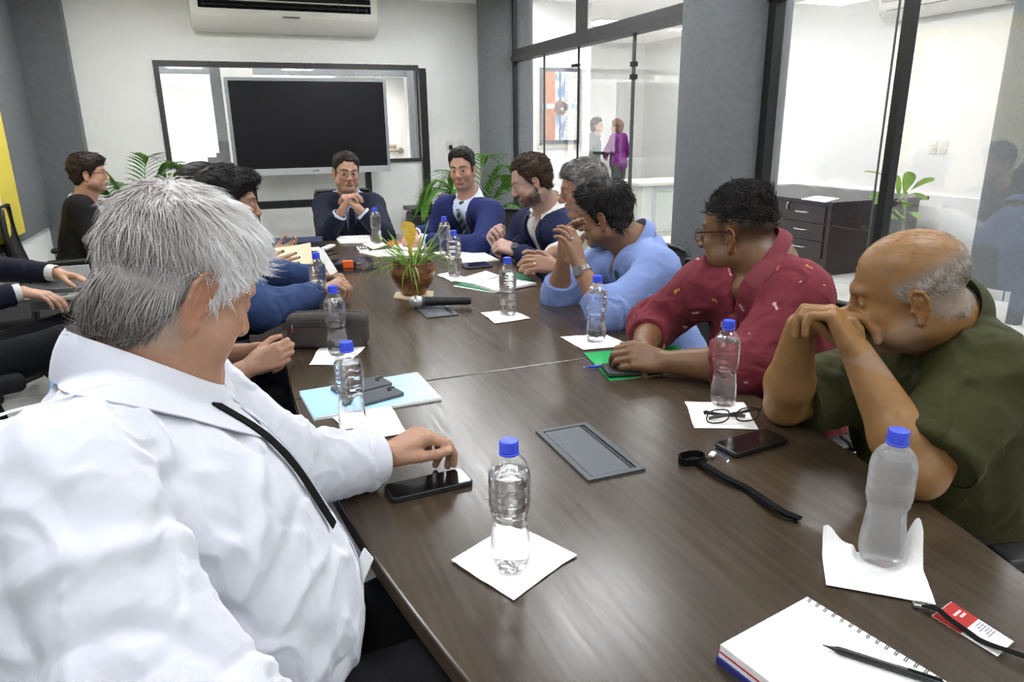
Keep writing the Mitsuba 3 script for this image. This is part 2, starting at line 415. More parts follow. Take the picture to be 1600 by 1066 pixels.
def air_conditioner(key, w, h, d, M, opened):
    """Front towards -y, back on y = 0, bottom centre at the origin; M moves it."""
    def prof(pts):
        p = spline(pts, 26)
        return p
    body = prof([(0, 0), (-d * 0.55, 0.0), (-d * 0.93, 0.07 * h / 0.3), (-d, 0.14), (-d, 0.26 * h / 0.3), (-d * 0.9, h), (0, h)])
    rings = [np.stack([np.full(len(body), x), body[:, 0] * s, 0.5 * h + (body[:, 1] - 0.5 * h) * s], 1) for x, s in ((-w / 2, 0.90), (-w / 2 + 0.012, 0.985), (-w / 2 + 0.04, 1), (w / 2 - 0.04, 1), (w / 2 - 0.012, 0.985), (w / 2, 0.90))]
    part(key, 'housing', M(carve(loft(rings, True, True), w, d) if opened else loft(rings, True, True)), 'mat_white_plastic', smooth=35)
    if opened:
        z0, z1 = 0.155, 0.275
        lin_ = trimesh.creation.box((w - 0.142, 0.10, z1 - z0 - 0.002))
        lin_.apply_translation((0, -d + 0.049, (z0 + z1) / 2))
        lin_.update_faces(lin_.face_normals[:, 1] > -0.5)
        part(key, 'outlet_liner', M(lin_), 'mat_liner')
        fan = lathe([(0.012, -w / 2 + 0.09), (0.036, -w / 2 + 0.09), (0.036, w / 2 - 0.09), (0.012, w / 2 - 0.09)], 24)
        fan.vertices[::2] *= np.array([0.82, 0.82, 1.0])
        part(key, 'fan_roller', M(moved(fan, (0, -d + 0.058, (z0 + z1) / 2 - 0.005), R=np.array([[0, 0, 1.0], [1, 0, 0], [0, 1, 0]]))), 'mat_black_plastic')
        part(key, 'vane', M(moved(rbox(w - 0.15, 0.05, 0.008, 0.003), (0, -d - 0.02, z0 + 0.062), R=np.array([[1, 0, 0], [0, .96, -.28], [0, .28, .96]]))), 'mat_white_plastic')
        part(key, 'vane', M(moved(rbox(w - 0.15, 0.04, 0.008, 0.003), (0, -d - 0.015, z1 - 0.005), R=np.array([[1, 0, 0], [0, .96, -.28], [0, .28, .96]]))), 'mat_white_plastic')
        for i in range(18):
            x = -w / 2 + 0.11 + (w - 0.22) * i / 17
            part(key, 'louver', M(box(x - 0.002, x + 0.002, -d - 0.012, -d, z0 + 0.006, z0 + 0.052)), 'mat_black_metal')
        part(key, 'display', M(box(-0.05, 0.09, -d * 0.985 - 0.012, -d * 0.9, 0.098, 0.110)), 'mat_grey_paint')
    else:
        part(key, 'flap', M(box(-w / 2 + 0.05, w / 2 - 0.05, -d - 0.006, -d + 0.02, 0.165, 0.205)), 'mat_flap')
        part(key, 'seam', M(box(-w / 2 + 0.12, w / 2 - 0.08, -d * 0.98 - 0.004, -d * 0.9, 0.085, 0.089)), 'mat_grey_paint')


mat('ink_grey_early', '#9aa2b8', 0.7)
mat('counter', '#d5d9d6', 0.5)
mat('counter_line', '#b9c0c0', 0.5)
mat('liner', '#55575a', 0.6)
mat('flap', '#b9bab8', 0.4)
ax0, ax1 = (-0.079, 6.900, 2.238)[0], (1.402, 6.900, 2.288)[0]
az0 = (0.601, 6.850, 2.235)[2]
k = thing('air_conditioner', 'white split air conditioner with its vane open, high on the wall above the screen', 'air conditioner')
air_conditioner(k, ax1 - ax0 + 0.06, 0.33, 0.24, lambda m: moved(m, ((ax0 + ax1) / 2, YB, az0)), True)
k = thing('air_conditioner', 'closed white air conditioner on the bright office wall behind the glass', 'air conditioner')
b0, b1 = (6.550, 6.026, 2.437), (6.550, 4.709, 2.397)
air_conditioner(k, abs(b1[1] - b0[1]), 0.32, 0.2, lambda m: moved(m, (XE - 0.037, (b0[1] + b1[1]) / 2, b0[2] - 0.01), az=-90), False)

# ---------------------------------------------------------------- screen on its stand
k = thing('display_screen', 'large black flat screen with a silver frame on a stand before the interior window', 'screen')
SY = 6.6
tl, tr, br, bl = (0.068, 6.600, 1.845), (1.415, 6.600, 1.848), (1.411, 6.600, 1.061), (0.103, 6.600, 1.050)
sx0, sx1, sz0, sz1 = (tl[0] + bl[0]) / 2, (tr[0] + br[0]) / 2, (bl[2] + br[2]) / 2, (tl[2] + tr[2]) / 2
mat('silver_frame', '#8f9496', 0.35, metallic=0.5)
mat('silver_bar', '#b4b7b8', 0.35, metallic=0.4)
mat('screen_glass', '#0c0c11', 0.25, specular=0.35)
part(k, 'housing', box(sx0, sx1, SY - 0.02, SY + 0.06, sz0, sz1), 'mat_black_plastic')
fw = 0.026
part(k, 'frame', cat(box(sx0, sx0 + fw, SY - 0.04, SY - 0.02, sz0, sz1), box(sx1 - fw, sx1, SY - 0.04, SY - 0.02, sz0, sz1), box(sx0 + fw, sx1 - fw, SY - 0.04, SY - 0.02, sz1 - fw, sz1)), 'mat_silver_frame')
part(k, 'lower_bar', box(sx0, sx1, SY - 0.042, SY - 0.02, sz0, sz0 + 0.055), 'mat_silver_bar')
part(k, 'screen', box(sx0 + fw, sx1 - fw, SY - 0.03, SY - 0.02, sz0 + 0.055, sz1 - fw), 'mat_screen_glass')
part(k, 'maker_mark', cat(*[box((sx0 + sx1) / 2 + x, (sx0 + sx1) / 2 + x + 0.010, SY - 0.0432, SY - 0.042, sz0 + 0.024, sz0 + 0.033) for x in (-0.026, -0.012, 0.002, 0.016)]), 'mat_dark_gap', kind='stuff')
k = thing('screen_stand', 'black metal stand with a crossbar carrying the large screen', 'stand')
pl0, pl1 = (0.219, 6.620, 1.037), (0.219, 6.620, 0.754)
pr0 = (1.214, 6.620, 1.035)
cb0, cb1 = (0.227, 6.620, 0.831), (0.220, 6.620, 0.770)
for x in (pl0[0], pr0[0]):
    part(k, 'upright', box(x - 0.025, x + 0.025, SY + 0.0, SY + 0.05, 0.05, sz0 + 0.3), 'mat_black_metal')
    part(k, 'foot', box(x - 0.03, x + 0.03, SY - 0.30, SY + 0.25, 0.0, 0.05), 'mat_black_metal')
part(k, 'crossbar', box(pl0[0], pr0[0], SY, SY + 0.04, cb1[2] - 0.002, cb0[2] + 0.002), 'mat_black_metal')
k = thing('floor_post', 'tall black post on a black case right of the screen', 'post')
q0, q1 = (1.760, 6.750, 1.953), (1.833, 6.750, 0.656)
part(k, 'post', box(q0[0], (1.827, 6.750, 1.954)[0], 6.72, 6.78, 0.03, q0[2]), 'mat_black_metal')
c0, c1, c2 = (1.583, 6.600, 0.708), (1.951, 6.600, 0.689), (1.581, 6.600, 0.672)
part(k, 'case_lid', box(c0[0], c0[0] + 0.52, 6.55, 6.9, c0[2] - 0.035, c0[2]), 'mat_black_metal')
part(k, 'case', moved(rbox(0.50, 0.32, c0[2] - 0.045, 0.04), (c0[0] + 0.26, 6.72, 0.0)), 'mat_black_plastic', smooth=40)
for x in (0.10, 0.24):
    part(k, 'rivet', box(c0[0] + x, c0[0] + x + 0.012, 6.547, 6.551, c0[2] - 0.024, c0[2] - 0.012), 'mat_chrome')

# ---------------------------------------------------------------- office behind the glass
def desk_wood(p, n, uv):
    return mix(mi.Color3f(0.012, 0.007, 0.005), mi.Color3f(0.032, 0.018, 0.012), fbm(p.x * 30, p.y * 4, p.z * 30))


mat('desk_wood', mikit.proc(desk_wood), 0.35)
k = thing('office_desk', 'dark wooden desk with three drawers behind the glass partition', 'desk')
dx, dy = 5.285, 5.16
DT = 0.715
part(k, 'carcass', box(dx + 0.01, 6.45, dy + 0.03, 6.9, 0.0, DT - 0.035), 'mat_desk_wood')
part(k, 'top', box(dx - 0.03, 6.5, dy - 0.03, 7.0, DT - 0.03, DT), 'mat_desk_wood')
part(k, 'front_panel', box(dx - 0.008, dx + 0.012, dy, 6.9, 0.04, DT - 0.035), 'mat_desk_wood')
for i, zc in enumerate((0.585, 0.415, 0.245)):
    d = part(k, 'drawer', box(dx - 0.022, dx - 0.008, dy + 0.06, dy + 0.62, zc - 0.078, zc + 0.078), 'mat_desk_wood')
    part(d, 'handle', tube(spline([(dx - 0.022, dy + 0.27, zc + 0.01), (dx - 0.05, dy + 0.29, zc + 0.01), (dx - 0.05, dy + 0.41, zc + 0.01), (dx - 0.022, dy + 0.43, zc + 0.01)], 16), 0.007, 8), 'mat_chrome', smooth=50)
part(k, 'key', cat(box(dx - 0.04, dx - 0.02, dy + 0.545, dy + 0.555, 0.60, 0.66), box(dx - 0.03, dx - 0.02, dy + 0.54, dy + 0.56, 0.65, 0.675)), 'mat_chrome')
k = thing('paper_sheet', 'white papers lying on the dark office desk behind the glass', 'paper')
pz = DT + 0.001
part(k, 'sheet', outline([(5.212, 5.490, 0.720), (5.185, 5.151, 0.720), (5.571, 5.363, 0.720), (5.579, 5.670, 0.720)], pz, pz + 0.006), 'mat_paper')
part(k, 'print', outline([(5.301, 5.416, 0.722), (5.307, 5.340, 0.722), (5.444, 5.447, 0.722), (5.445, 5.523, 0.722)], pz + 0.006, pz + 0.0065), 'mat_ink_grey_early')
k = thing('glass_bottle', 'clear bottle on the office desk, by the edge of the thick pillar', 'bottle')
gx, gy = 5.75, 6.62
gb = lathe([(0.033, 0), (0.036, 0.004), (0.036, 0.14), (0.030, 0.165), (0.014, 0.19), (0.013, 0.215)], 32)
part(k, 'body', moved(gb, (gx, gy, DT)), 'mat_pane', smooth=40)
part(k, 'cap', moved(lathe([(0.015, 0.212), (0.015, 0.23), (0.012, 0.232)], 24), (gx, gy, DT)), 'mat_white_plastic', smooth=40)

k = thing('white_counter', 'low white counter beyond the glass, left of the thick pillar', 'counter')
wx, wy = 5.28, 8.5
part(k, 'body', box(wx, wx + 1.1, wy, wy + 0.8, 0.0, 0.64), 'mat_counter')
part(k, 'top', box(wx - 0.06, wx + 1.15, wy - 0.04, wy + 0.85, 0.64, 0.675), 'mat_white_plastic')
part(k, 'leg_panel', box(wx + 0.16, wx + 0.22, wy - 0.012, wy, 0.0, 0.62), 'mat_counter_line')
part(k, 'rail_panel', box(wx + 0.16, wx + 1.0, wy - 0.012, wy, 0.56, 0.60), 'mat_counter_line')

# small glass side table with a basket and glasses, behind the bearded man
k = thing('side_table', 'small glass topped table with black legs beyond the partition, behind the bearded man', 'table')
tx, ty, tz = (3.261, 6.666, 0.667)
part(k, 'top', moved(plate(0.60, 0.45, 0.012, 0.03), (tx, ty, tz - 0.012)), 'mat_glass_edge')
for sx_, sy_ in ((1, 1), (1, -1), (-1, 1), (-1, -1)):
    part(k, 'leg', box(tx + sx_ * 0.27 - 0.012, tx + sx_ * 0.27 + 0.012, ty + sy_ * 0.19 - 0.012, ty + sy_ * 0.19 + 0.012, 0, tz - 0.012), 'mat_black_metal')
k = thing('bread_basket', 'small round basket with yellow buns on the glass side table', 'basket')
bx_, by_, _ = (3.095, 6.623, 0.679)
mat('basket', '#a87d3e', 0.7)
mat('bun', '#d9b04c', 0.7)
for i in range(5):
    r = 0.055 + 0.006 * i
    a = np.linspace(0, 2 * np.pi, 28)
    part(k, 'ring', tube(np.stack([bx_ + r * np.cos(a), by_ + r * np.sin(a), np.full(28, tz + 0.008 + 0.015 * i)], 1), 0.008, 6), 'mat_basket', smooth=50)
for i in range(5):
    part(k, 'bun', moved(trimesh.creation.icosphere(2, 0.032), (bx_ + 0.04 * math.cos(i * 1.26), by_ + 0.04 * math.sin(i * 1.26), tz + 0.075)), 'mat_bun', True)
for i, px in enumerate((0, 1, 2, 3)):
    k = thing('drinking_glass', f'{("first", "second", "third", "fourth")[i]} clear stemmed glass from the left on the glass side table', 'glass', group='glasses on the side table')
    ox_, oy_ = tx - 0.02 + 0.09 * i, ty + 0.08 * (i % 2)
    part(k, 'bowl', moved(lathe([(0.030, 0.0), (0.030, 0.003), (0.004, 0.007), (0.004, 0.075), (0.028, 0.10), (0.034, 0.14), (0.030, 0.185)], 24, False), (ox_, oy_, tz)), 'mat_pane', smooth=50)

# abstract picture on the corridor wall
k = thing('wall_picture', 'framed abstract picture in rust, blue and white on the corridor wall behind the glass', 'picture')
a0, a1, a2_, a3 = (3.694, 8.380, 2.113), (4.230, 8.380, 2.099), (4.226, 8.380, 1.238), (3.710, 8.380, 1.225)
px0, px1, pz0, pz1 = (a0[0] + a3[0]) / 2, (a1[0] + a2_[0]) / 2, (a2_[2] + a3[2]) / 2, (a0[2] + a1[2]) / 2
mat('pic_frame', '#5c5f66', 0.5)
mat('pic_mount', '#cfcbc0', 0.7)


def canvas(p, n, uv):
    u, v = (p.x - px0) / (px1 - px0), (p.z - pz0) / (pz1 - pz0)
    w = 0.02 * (fbm(p.x * 9, p.z * 9, 2.0) - 0.5)
    n1 = fbm(p.x * 22, p.z * 22, 0.0)
    rust = mix(mi.Color3f(0.42, 0.16, 0.085), mi.Color3f(0.55, 0.26, 0.15), n1)
    white = mix(mi.Color3f(0.62, 0.61, 0.58), mi.Color3f(0.76, 0.75, 0.72), smoothstep(0.35, 0.65, noise(p.x * 8, p.z * 70, 1.0)))
    blue = mix(mi.Color3f(0.20, 0.30, 0.50), mi.Color3f(0.72, 0.76, 0.82), smoothstep(0.3, 0.7, fbm(p.x * 30, p.z * 12, 4.0)))
    dark = mix(mi.Color3f(0.10, 0.085, 0.085), mi.Color3f(0.35, 0.22, 0.17), n1)
    c = dr.select(u + w < 0.40, rust, white)
    c = dr.select((dr.abs(v + w - 0.50) < 0.035), blue, c)
    c = dr.select(dr.abs(u + w - 0.49) < 0.125, blue, c)
    c = dr.select(dr.abs(u + 2 * w - 0.49) < 0.018, mi.Color3f(0.16, 0.15, 0.17), c)
    knot = (dr.square((u - 0.5) / 0.17) + dr.square((v - 0.47 + 3 * w) / 0.115) < 1) & (n1 < 0.62)
    return dr.select(knot, dark, c)


mat('canvas', mikit.proc(canvas), 0.7)
part(k, 'frame', box(px0 - 0.01, px1 + 0.01, 8.36, 8.40, pz0 - 0.01, pz1 + 0.01), 'mat_pic_frame')
part(k, 'mount', box(px0 - 0.05, px1 + 0.04, 8.375, 8.399, pz0 - 0.06, pz1 + 0.02), 'mat_pic_mount')
part(k, 'canvas', box(px0 + 0.03, px1 - 0.03, 8.352, 8.362, pz0 + 0.035, pz1 - 0.035), 'mat_canvas')


# ---------------------------------------------------------------- plants
def leafmat(name, a, b, scale=30):
    scene['mat_' + name] = {'type': 'principledthin', 'base_color': mikit.proc(lambda p, n, uv: mix(mi.Color3f(*lin(a)), mi.Color3f(*lin(b)), fbm(p.x * scale, p.y * scale, p.z * scale))), 'roughness': 0.4, 'diff_trans': 0.7}


leafmat('palm_leaf', '#2f5d24', '#6d9448', 18)
leafmat('round_leaf', '#4f7d33', '#93ad5f', 12)
mat('stem_green', '#5d7440', 0.6)
mat('planter', '#3b3a3a', 0.6)
mat('soil_dark', '#2a1e16', 0.95)


def palm(key, base, spec, pot_r=0.15, pot_h=0.30, seed=0):
    """spec: fronds as (azimuth from +x, reach, rise, droop)."""
    r = np.random.default_rng(seed)
    part(key, 'planter', moved(lathe([(pot_r * 0.72, 0), (pot_r * 0.75, 0.01), (pot_r, pot_h - 0.02), (pot_r, pot_h), (pot_r * 0.92, pot_h), (pot_r * 0.9, pot_h - 0.04)], 40), (base[0], base[1], 0)), 'mat_planter', smooth=40)
    part(key, 'soil', moved(lathe([(pot_r * 0.9, pot_h - 0.06), (pot_r * 0.9, pot_h - 0.035), (0.02, pot_h - 0.03)], 30), (base[0], base[1], 0)), 'mat_soil_dark', smooth=40)
    for az, reach, rise, droop in spec:
        a = math.radians(az)
        t = np.linspace(0, 1, 26)
        out = reach * t ** 1.25
        up = pot_h - 0.03 + rise * (1 - (1 - t) ** 1.7) - droop * np.clip(t - 0.45, 0, 1) ** 2 / 0.3
        rib = np.stack([base[0] + out * math.cos(a), base[1] + out * math.sin(a), up], 1)
        f = part(key, 'frond', tube(rib, np.linspace(0.006, 0.0015, 26), 6), 'mat_stem_green', smooth=50)
        d, s, u = frames(rib)
        for i in range(8, 26):
            L = 0.21 * (1 - ((i - 16) / 13.0) ** 2) * (0.85 + 0.3 * r.random()) + 0.03
            for sg in (-1, 1):
                dirn = unit(s[i] * sg * 0.8 + d[i] * 0.75 + np.array([0, 0, -0.12]))
                tt = np.linspace(0, 1, 6)[:, None]
                pth = rib[i] + dirn * L * tt + np.array([0, 0, -0.28 * L]) * tt ** 2
                part(f, 'leaflet', leaf_blade_early(pth, 0.026 * np.sin(np.pi * (0.08 + 0.9 * tt[:, 0])) ** 0.7), 'mat_palm_leaf', smooth=40)


def leaf_blade_early(path, width, fold=0.25, up=(0, 0, 1)):
    d, s, u = frames(np.asarray(path, float), up)
    w = np.asarray(width)[:, None] / 2
    V = np.stack([path - s * w + u * w * fold, path, path + s * w + u * w * fold], 1).reshape(-1, 3)
    n = len(path)
    F = []
    for i in range(n - 1):
        for j in (0, 1):
            a, b, c, e = 3 * i + j, 3 * i + j + 1, 3 * i + 3 + j, 3 * i + 4 + j
            F += [(a, b, e), (a, e, c)]
    return trimesh.Trimesh(V, F, process=False)


k = thing('potted_palm', 'palm with arching fronds by the back wall, behind the man with the black jacket', 'plant')
pb = (-0.630, 6.338, 0.827)
palm(k, (pb[0], pb[1]), [(205, 0.38, 0.88, 0.22), (185, 0.30, 0.98, 0.1), (60, 0.16, 1.02, 0.05), (330, 0.35, 0.95, 0.12), (120, 0.20, 0.9, 0.2), (255, 0.30, 0.9, 0.15), (20, 0.28, 1.0, 0.1), (215, 0.45, 0.80, 0.2), (170, 0.42, 0.86, 0.15), (310, 0.42, 0.86, 0.15), (0, 0.40, 0.88, 0.15)], seed=3)
k = thing('potted_palm', 'palm with drooping fronds beside the round column, behind the man in the tie', 'plant')
pb = (1.927, 5.733, 0.671)
palm(k, (pb[0], pb[1]), [(175, 0.42, 0.92, 0.30), (200, 0.30, 0.85, 0.30), (10, 0.40, 0.98, 0.18), (340, 0.42, 0.85, 0.30), (45, 0.30, 1.02, 0.1), (300, 0.36, 0.62, 0.25), (120, 0.30, 0.95, 0.2), (260, 0.34, 0.75, 0.3), (350, 0.50, 0.92, 0.22), (25, 0.46, 0.90, 0.2), (190, 0.48, 0.86, 0.3), (215, 0.42, 0.80, 0.3), (325, 0.48, 0.70, 0.3)], seed=5)

k = thing('potted_plant', 'tall plant with large round green leaves behind the glass, above the bald head', 'plant')
base = np.array((4.595, 3.800, 0.709))
part(k, 'planter', moved(lathe([(0.10, 0), (0.105, 0.01), (0.14, 0.26), (0.14, 0.28), (0.125, 0.28), (0.12, 0.25)], 40), (base[0], base[1], 0)), 'mat_planter', smooth=40)
part(k, 'soil', moved(lathe([(0.124, 0.22), (0.124, 0.25), (0.02, 0.255)], 30), (base[0], base[1], 0)), 'mat_soil_dark', smooth=40)
top = np.array((4.640, 3.855, 0.934))
part(k, 'stem', tube(spline([(base[0], base[1], 0.24), base, top], 20), 0.008, 8), 'mat_stem_green', smooth=50)
for p0, p1, w in (((4.595, 3.847, 0.853), (4.647, 3.842, 1.076), 0.085), ((4.580, 3.847, 0.835), (4.494, 3.836, 1.046), 0.095), ((4.628, 3.851, 0.907), (4.750, 3.730, 1.029), 0.045), ((4.619, 3.855, 0.907), (4.635, 3.674, 0.889), 0.050), ((4.593, 3.830, 0.799), (4.456, 3.685, 0.879), 0.095),
                  ((4.603, 3.819, 0.776), (4.568, 3.660, 0.763), 0.060), ((4.583, 3.808, 0.718), (4.392, 3.684, 0.797), 0.090), ((4.563, 3.868, 0.881), (4.251, 3.832, 0.912), 0.035), ((4.628, 3.929, 0.975), (4.369, 4.009, 1.082), 0.012), ((4.578, 3.856, 0.862), (4.496, 3.995, 0.845), 0.05), ((4.585, 3.801, 0.700), (4.392, 3.787, 0.768), 0.05)):
    p0, p1 = np.array(p0), np.array(p1)
    t = np.linspace(0, 1, 12)[:, None]
    pth = p0 + (p1 - p0) * t + np.array([0, 0, 0.03]) * np.sin(np.pi * t)
    wd = w * np.clip((t[:, 0] - 0.25) / 0.75, 0, 1) ** 0.35 * np.sqrt(np.clip(1 - ((t[:, 0] - 0.62) / 0.40) ** 2, 0, 1)) * 1.25 + 0.003
    part(k, 'leaf', leaf_blade_early(pth, wd, 0.12, up=(-0.128, -0.618, 0.708)), 'mat_round_leaf', smooth=50)

# ---------------------------------------------------------------- chairs
mat('chair_mesh', mikit.proc(lambda p, n, uv: mi.Color3f(0.016) + 0.022 * smoothstep(0.45, 0.7, noise(p.x * 260, p.y * 260, p.z * 400))), 0.75)
mat('chair_black', '#131315', 0.45)
mat('chair_seat', '#17181b', 0.9)


def back_sheet(u, v):
    x = (v - 0.5) * (0.44 - 0.05 * (2 * u - 1) ** 2)
    y = -0.235 - 0.055 * u - 0.035 * (1 - (2 * v - 1) ** 2) - 0.02 * np.sin(np.pi * u)
    return np.stack([x, y, 0.56 + 0.42 * u], -1)


uu = np.linspace(0, 1, 14)
loop = np.concatenate([back_sheet(np.zeros(14), uu), back_sheet(uu[1:], np.ones(13)), back_sheet(np.ones(13), uu[::-1][1:]), back_sheet(uu[::-1][1:], np.zeros(13))])
star = [tube([(0.03 * math.cos(a), 0.03 * math.sin(a), 0.095), (0.29 * math.cos(a), 0.29 * math.sin(a), 0.065)], [0.022, 0.014], 8) for a in np.arange(5) * 2 * np.pi / 5 + 0.3]
CHAIR = {
    'seat': mikit.ply(moved(rbox(0.47, 0.46, 0.075, 0.03), (0, 0, 0.395)), 'mat_chair_seat', 40),
    'backrest': mikit.ply(sheet(back_sheet, 18, 18, 0.004), 'mat_chair_mesh', 50),
    'back_frame': mikit.ply(tube(loop, 0.013, 8), 'mat_chair_black', 50),
    'back_post': mikit.ply(tube(spline([(0, -0.12, 0.385), (0, -0.24, 0.40), (0, -0.285, 0.56), (0, -0.33, 0.78)], 16), [0.026] * 16, 8), 'mat_chair_black', 50),
    'stem': mikit.ply(lathe([(0.03, 0.09), (0.03, 0.25), (0.022, 0.25), (0.022, 0.37), (0.10, 0.375), (0.10, 0.395)], 20), 'mat_chair_black', 40),
    'star_base': mikit.ply(cat(*star), 'mat_chair_black', 50),
}
for sg in (-1, 1):
    CHAIR['armrest' if sg < 0 else 'armrest_001'] = mikit.ply(cat(moved(rbox(0.075, 0.26, 0.028, 0.012), (sg * 0.275, 0.02, 0.635)), tube(spline([(sg * 0.22, 0.0, 0.40), (sg * 0.275, 0.0, 0.42), (sg * 0.282, 0.02, 0.52), (sg * 0.275, 0.02, 0.64)], 14), [0.018] * 14, 8)), 'mat_chair_black', 40)
for i, a in enumerate(np.arange(5) * 2 * np.pi / 5 + 0.3):
    w_ = trimesh.creation.cylinder(0.028, 0.022, sections=16)
    CHAIR['caster' + (f'_{i:03d}' if i else '')] = mikit.ply(moved(w_, (0.29 * math.cos(a), 0.29 * math.sin(a), 0.031), R=np.array([[math.cos(a), 0, -math.sin(a)], [math.sin(a), 0, math.cos(a)], [0, 1, 0]])), 'mat_black_plastic', 40)


def chair(label, x, y, az, tall=1.0):
    k = thing('office_chair', label, 'chair', group='black mesh office chairs')
    tw = T().translate([x, y, 0]).rotate([0, 0, 1], -az).scale([1, 1, tall])
    for name, shape in CHAIR.items():
        kk = k + '__' + name
        USED.add(kk)
        scene[kk] = {**shape, 'to_world': tw}
    return k


chair('black mesh office chair under the man in the black jacket, by the left wall', -1.02, 5.40, 82)
chair('empty looking black mesh chair nearer than the one under the man in the black jacket', -1.10, 4.62, 78)
chair('black mesh chair under the laptop user at the left edge of the picture', -1.16, 3.44, 68)
chair('black chair under the large white haired man', -0.24, 0.90, 84)
chair('black chair under the person in the light blue shirt and jeans', -0.40, 1.58, 84)
chair('black chair under the person with the badge and clasped hands', -0.42, 2.20, 82)
chair('black chair under the man in the blue jumper', -0.13, 2.88, 82)
chair('black chair under the person holding the cream notebook', -0.27, 3.56, 80)
chair('black chair under the man in olive, its armrest by the table edge', 1.58, 1.03, 285, 0.88)
chair('black chair under the man in maroon, its armrest showing under the bent elbow', 1.52, 1.62, 266, 0.87)
chair('black chair under the man in light blue, its back corner in front of the pillar', 1.60, 2.37, 262, 0.87)
chair('black chair under the grey haired man in the white shirt', 1.68, 2.95, 268, 0.87)
chair('black chair under the bearded man', 1.80, 3.55, 262, 0.88)
chair('black chair under the man in the tie', 1.66, 4.50, 232, 0.88)
chair('black chair under the man at the head of the table', 0.80, 5.28, 184)

# ---------------------------------------------------------------- the meeting table
def table_wood(p, n, uv):
    g = fbm(p.x * 110, p.y * 5, p.z * 20, 3)
    g2 = fbm(p.x * 14, p.y * 1.3, 3.0, 3)
    return mix(mi.Color3f(0.028, 0.0185, 0.0105), mi.Color3f(0.062, 0.043, 0.026), 0.6 * g + 0.4 * g2)


mat('table_wood', mikit.proc(table_wood), mikit.proc(lambda p, n, uv: 0.20 + 0.10 * fbm(p.x * 130, p.y * 6, 1.0, 2)), specular=0.55)
TZ = 0.75
LEFT = [(0.36, -0.30), (0.315, 0.2), (0.258, 0.5), (0.212, 0.7), (0.171, 0.915), (0.143, 1.1), (0.122, 1.3), (0.106, 1.55), (0.101, 1.81), (0.103, 2.1), (0.109, 2.4), (0.118, 3.0), (0.13, 3.8), (0.15, 4.3), (0.19, 4.55), (0.27, 4.70)]
RIGHT = [(1.22, 4.70), (1.33, 4.55), (1.375, 4.2), (1.395, 3.8), (1.385, 3.4), (1.335, 3.1), (1.28, 2.86), (1.25, 2.62), (1.235, 2.2), (1.225, 1.81), (1.218, 1.5), (1.198, 1.2), (1.165, 0.98), (1.12, 0.75), (1.075, 0.57), (1.0, 0.2), (0.95, -0.30)]
key = thing('meeting_table', 'long dark brown wooden meeting table with bowed sides in the middle of the room', 'table')
SEAM = 1.812
for half in (0, 1):
    L = spline(LEFT, 90)
    R = spline(RIGHT, 90)
    pts = np.vstack([L, R])
    poly = Polygon(pts).buffer(0)
    cut = Polygon([(-1, -2), (3, -2), (3, SEAM - 0.0012), (-1, SEAM - 0.0012)]) if half == 0 else Polygon([(-1, SEAM + 0.0012), (3, SEAM + 0.0012), (3, 6), (-1, 6)])
    g = poly.intersection(cut)
    hole = Polygon([(0.596, 1.115), (0.722, 1.115), (0.722, 1.370), (0.596, 1.370)]) if half == 0 else Polygon([(0.634, 2.46), (0.752, 2.46), (0.752, 2.70), (0.634, 2.70)])
    rings = []
    for inset, z in ((0.004, TZ - 0.036), (0.0, TZ - 0.033), (0.0, TZ - 0.004), (0.0012, TZ - 0.001), (0.004, TZ)):
        rings.append((g.buffer(-inset, join_style=2), z))
    def ring(a, z):
        c = np.array(a.exterior.coords)[:-1]
        if Polygon(c).exterior.is_ccw is False:
            c = c[::-1]
        return c
    base = ring(rings[1][0], 0)
    n0 = len(base)
    # walls follow the same corner points moved inwards
    nrm = np.roll(base, -1, 0) - np.roll(base, 1, 0)
    nrm = np.stack([nrm[:, 1], -nrm[:, 0]], 1) / np.maximum(np.linalg.norm(nrm, axis=1, keepdims=True), 1e-9)
    loops = [np.column_stack([base - nrm * i, np.full(n0, z)]) for i, z in ((0.004, TZ - 0.036), (0.0, TZ - 0.033), (0.0, TZ - 0.004), (0.0012, TZ - 0.001), (0.004, TZ))]
    side = loft(loops, True, False)
    top = trimesh.creation.triangulate_polygon(Polygon(loops[-1][:, :2]).buffer(0), engine='earcut')
    tm = trimesh.Trimesh(np.column_stack([top[0], np.full(len(top[0]), TZ)]), top[1], process=False)
    if tm.face_normals[:, 2].mean() < 0:
        tm.invert()
    bm = tm.copy(); bm.vertices[:, 2] = TZ - 0.036; bm.invert()
    part(key, 'tabletop', cat(side, tm, bm), 'mat_table_wood', smooth=False)
for y0 in (0.35, 3.2):
    part(key, 'pedestal', box(0.44, 0.90, y0, y0 + 0.55, 0.012, TZ - 0.036), 'mat_table_wood')
part(key, 'apron', box(0.60, 0.74, 0.9, 3.2, 0.42, TZ - 0.036), 'mat_table_wood')

mat('hatch', '#46494d', 0.42, metallic=0.15)
mat('hatch_lid', '#4c5158', 0.5)


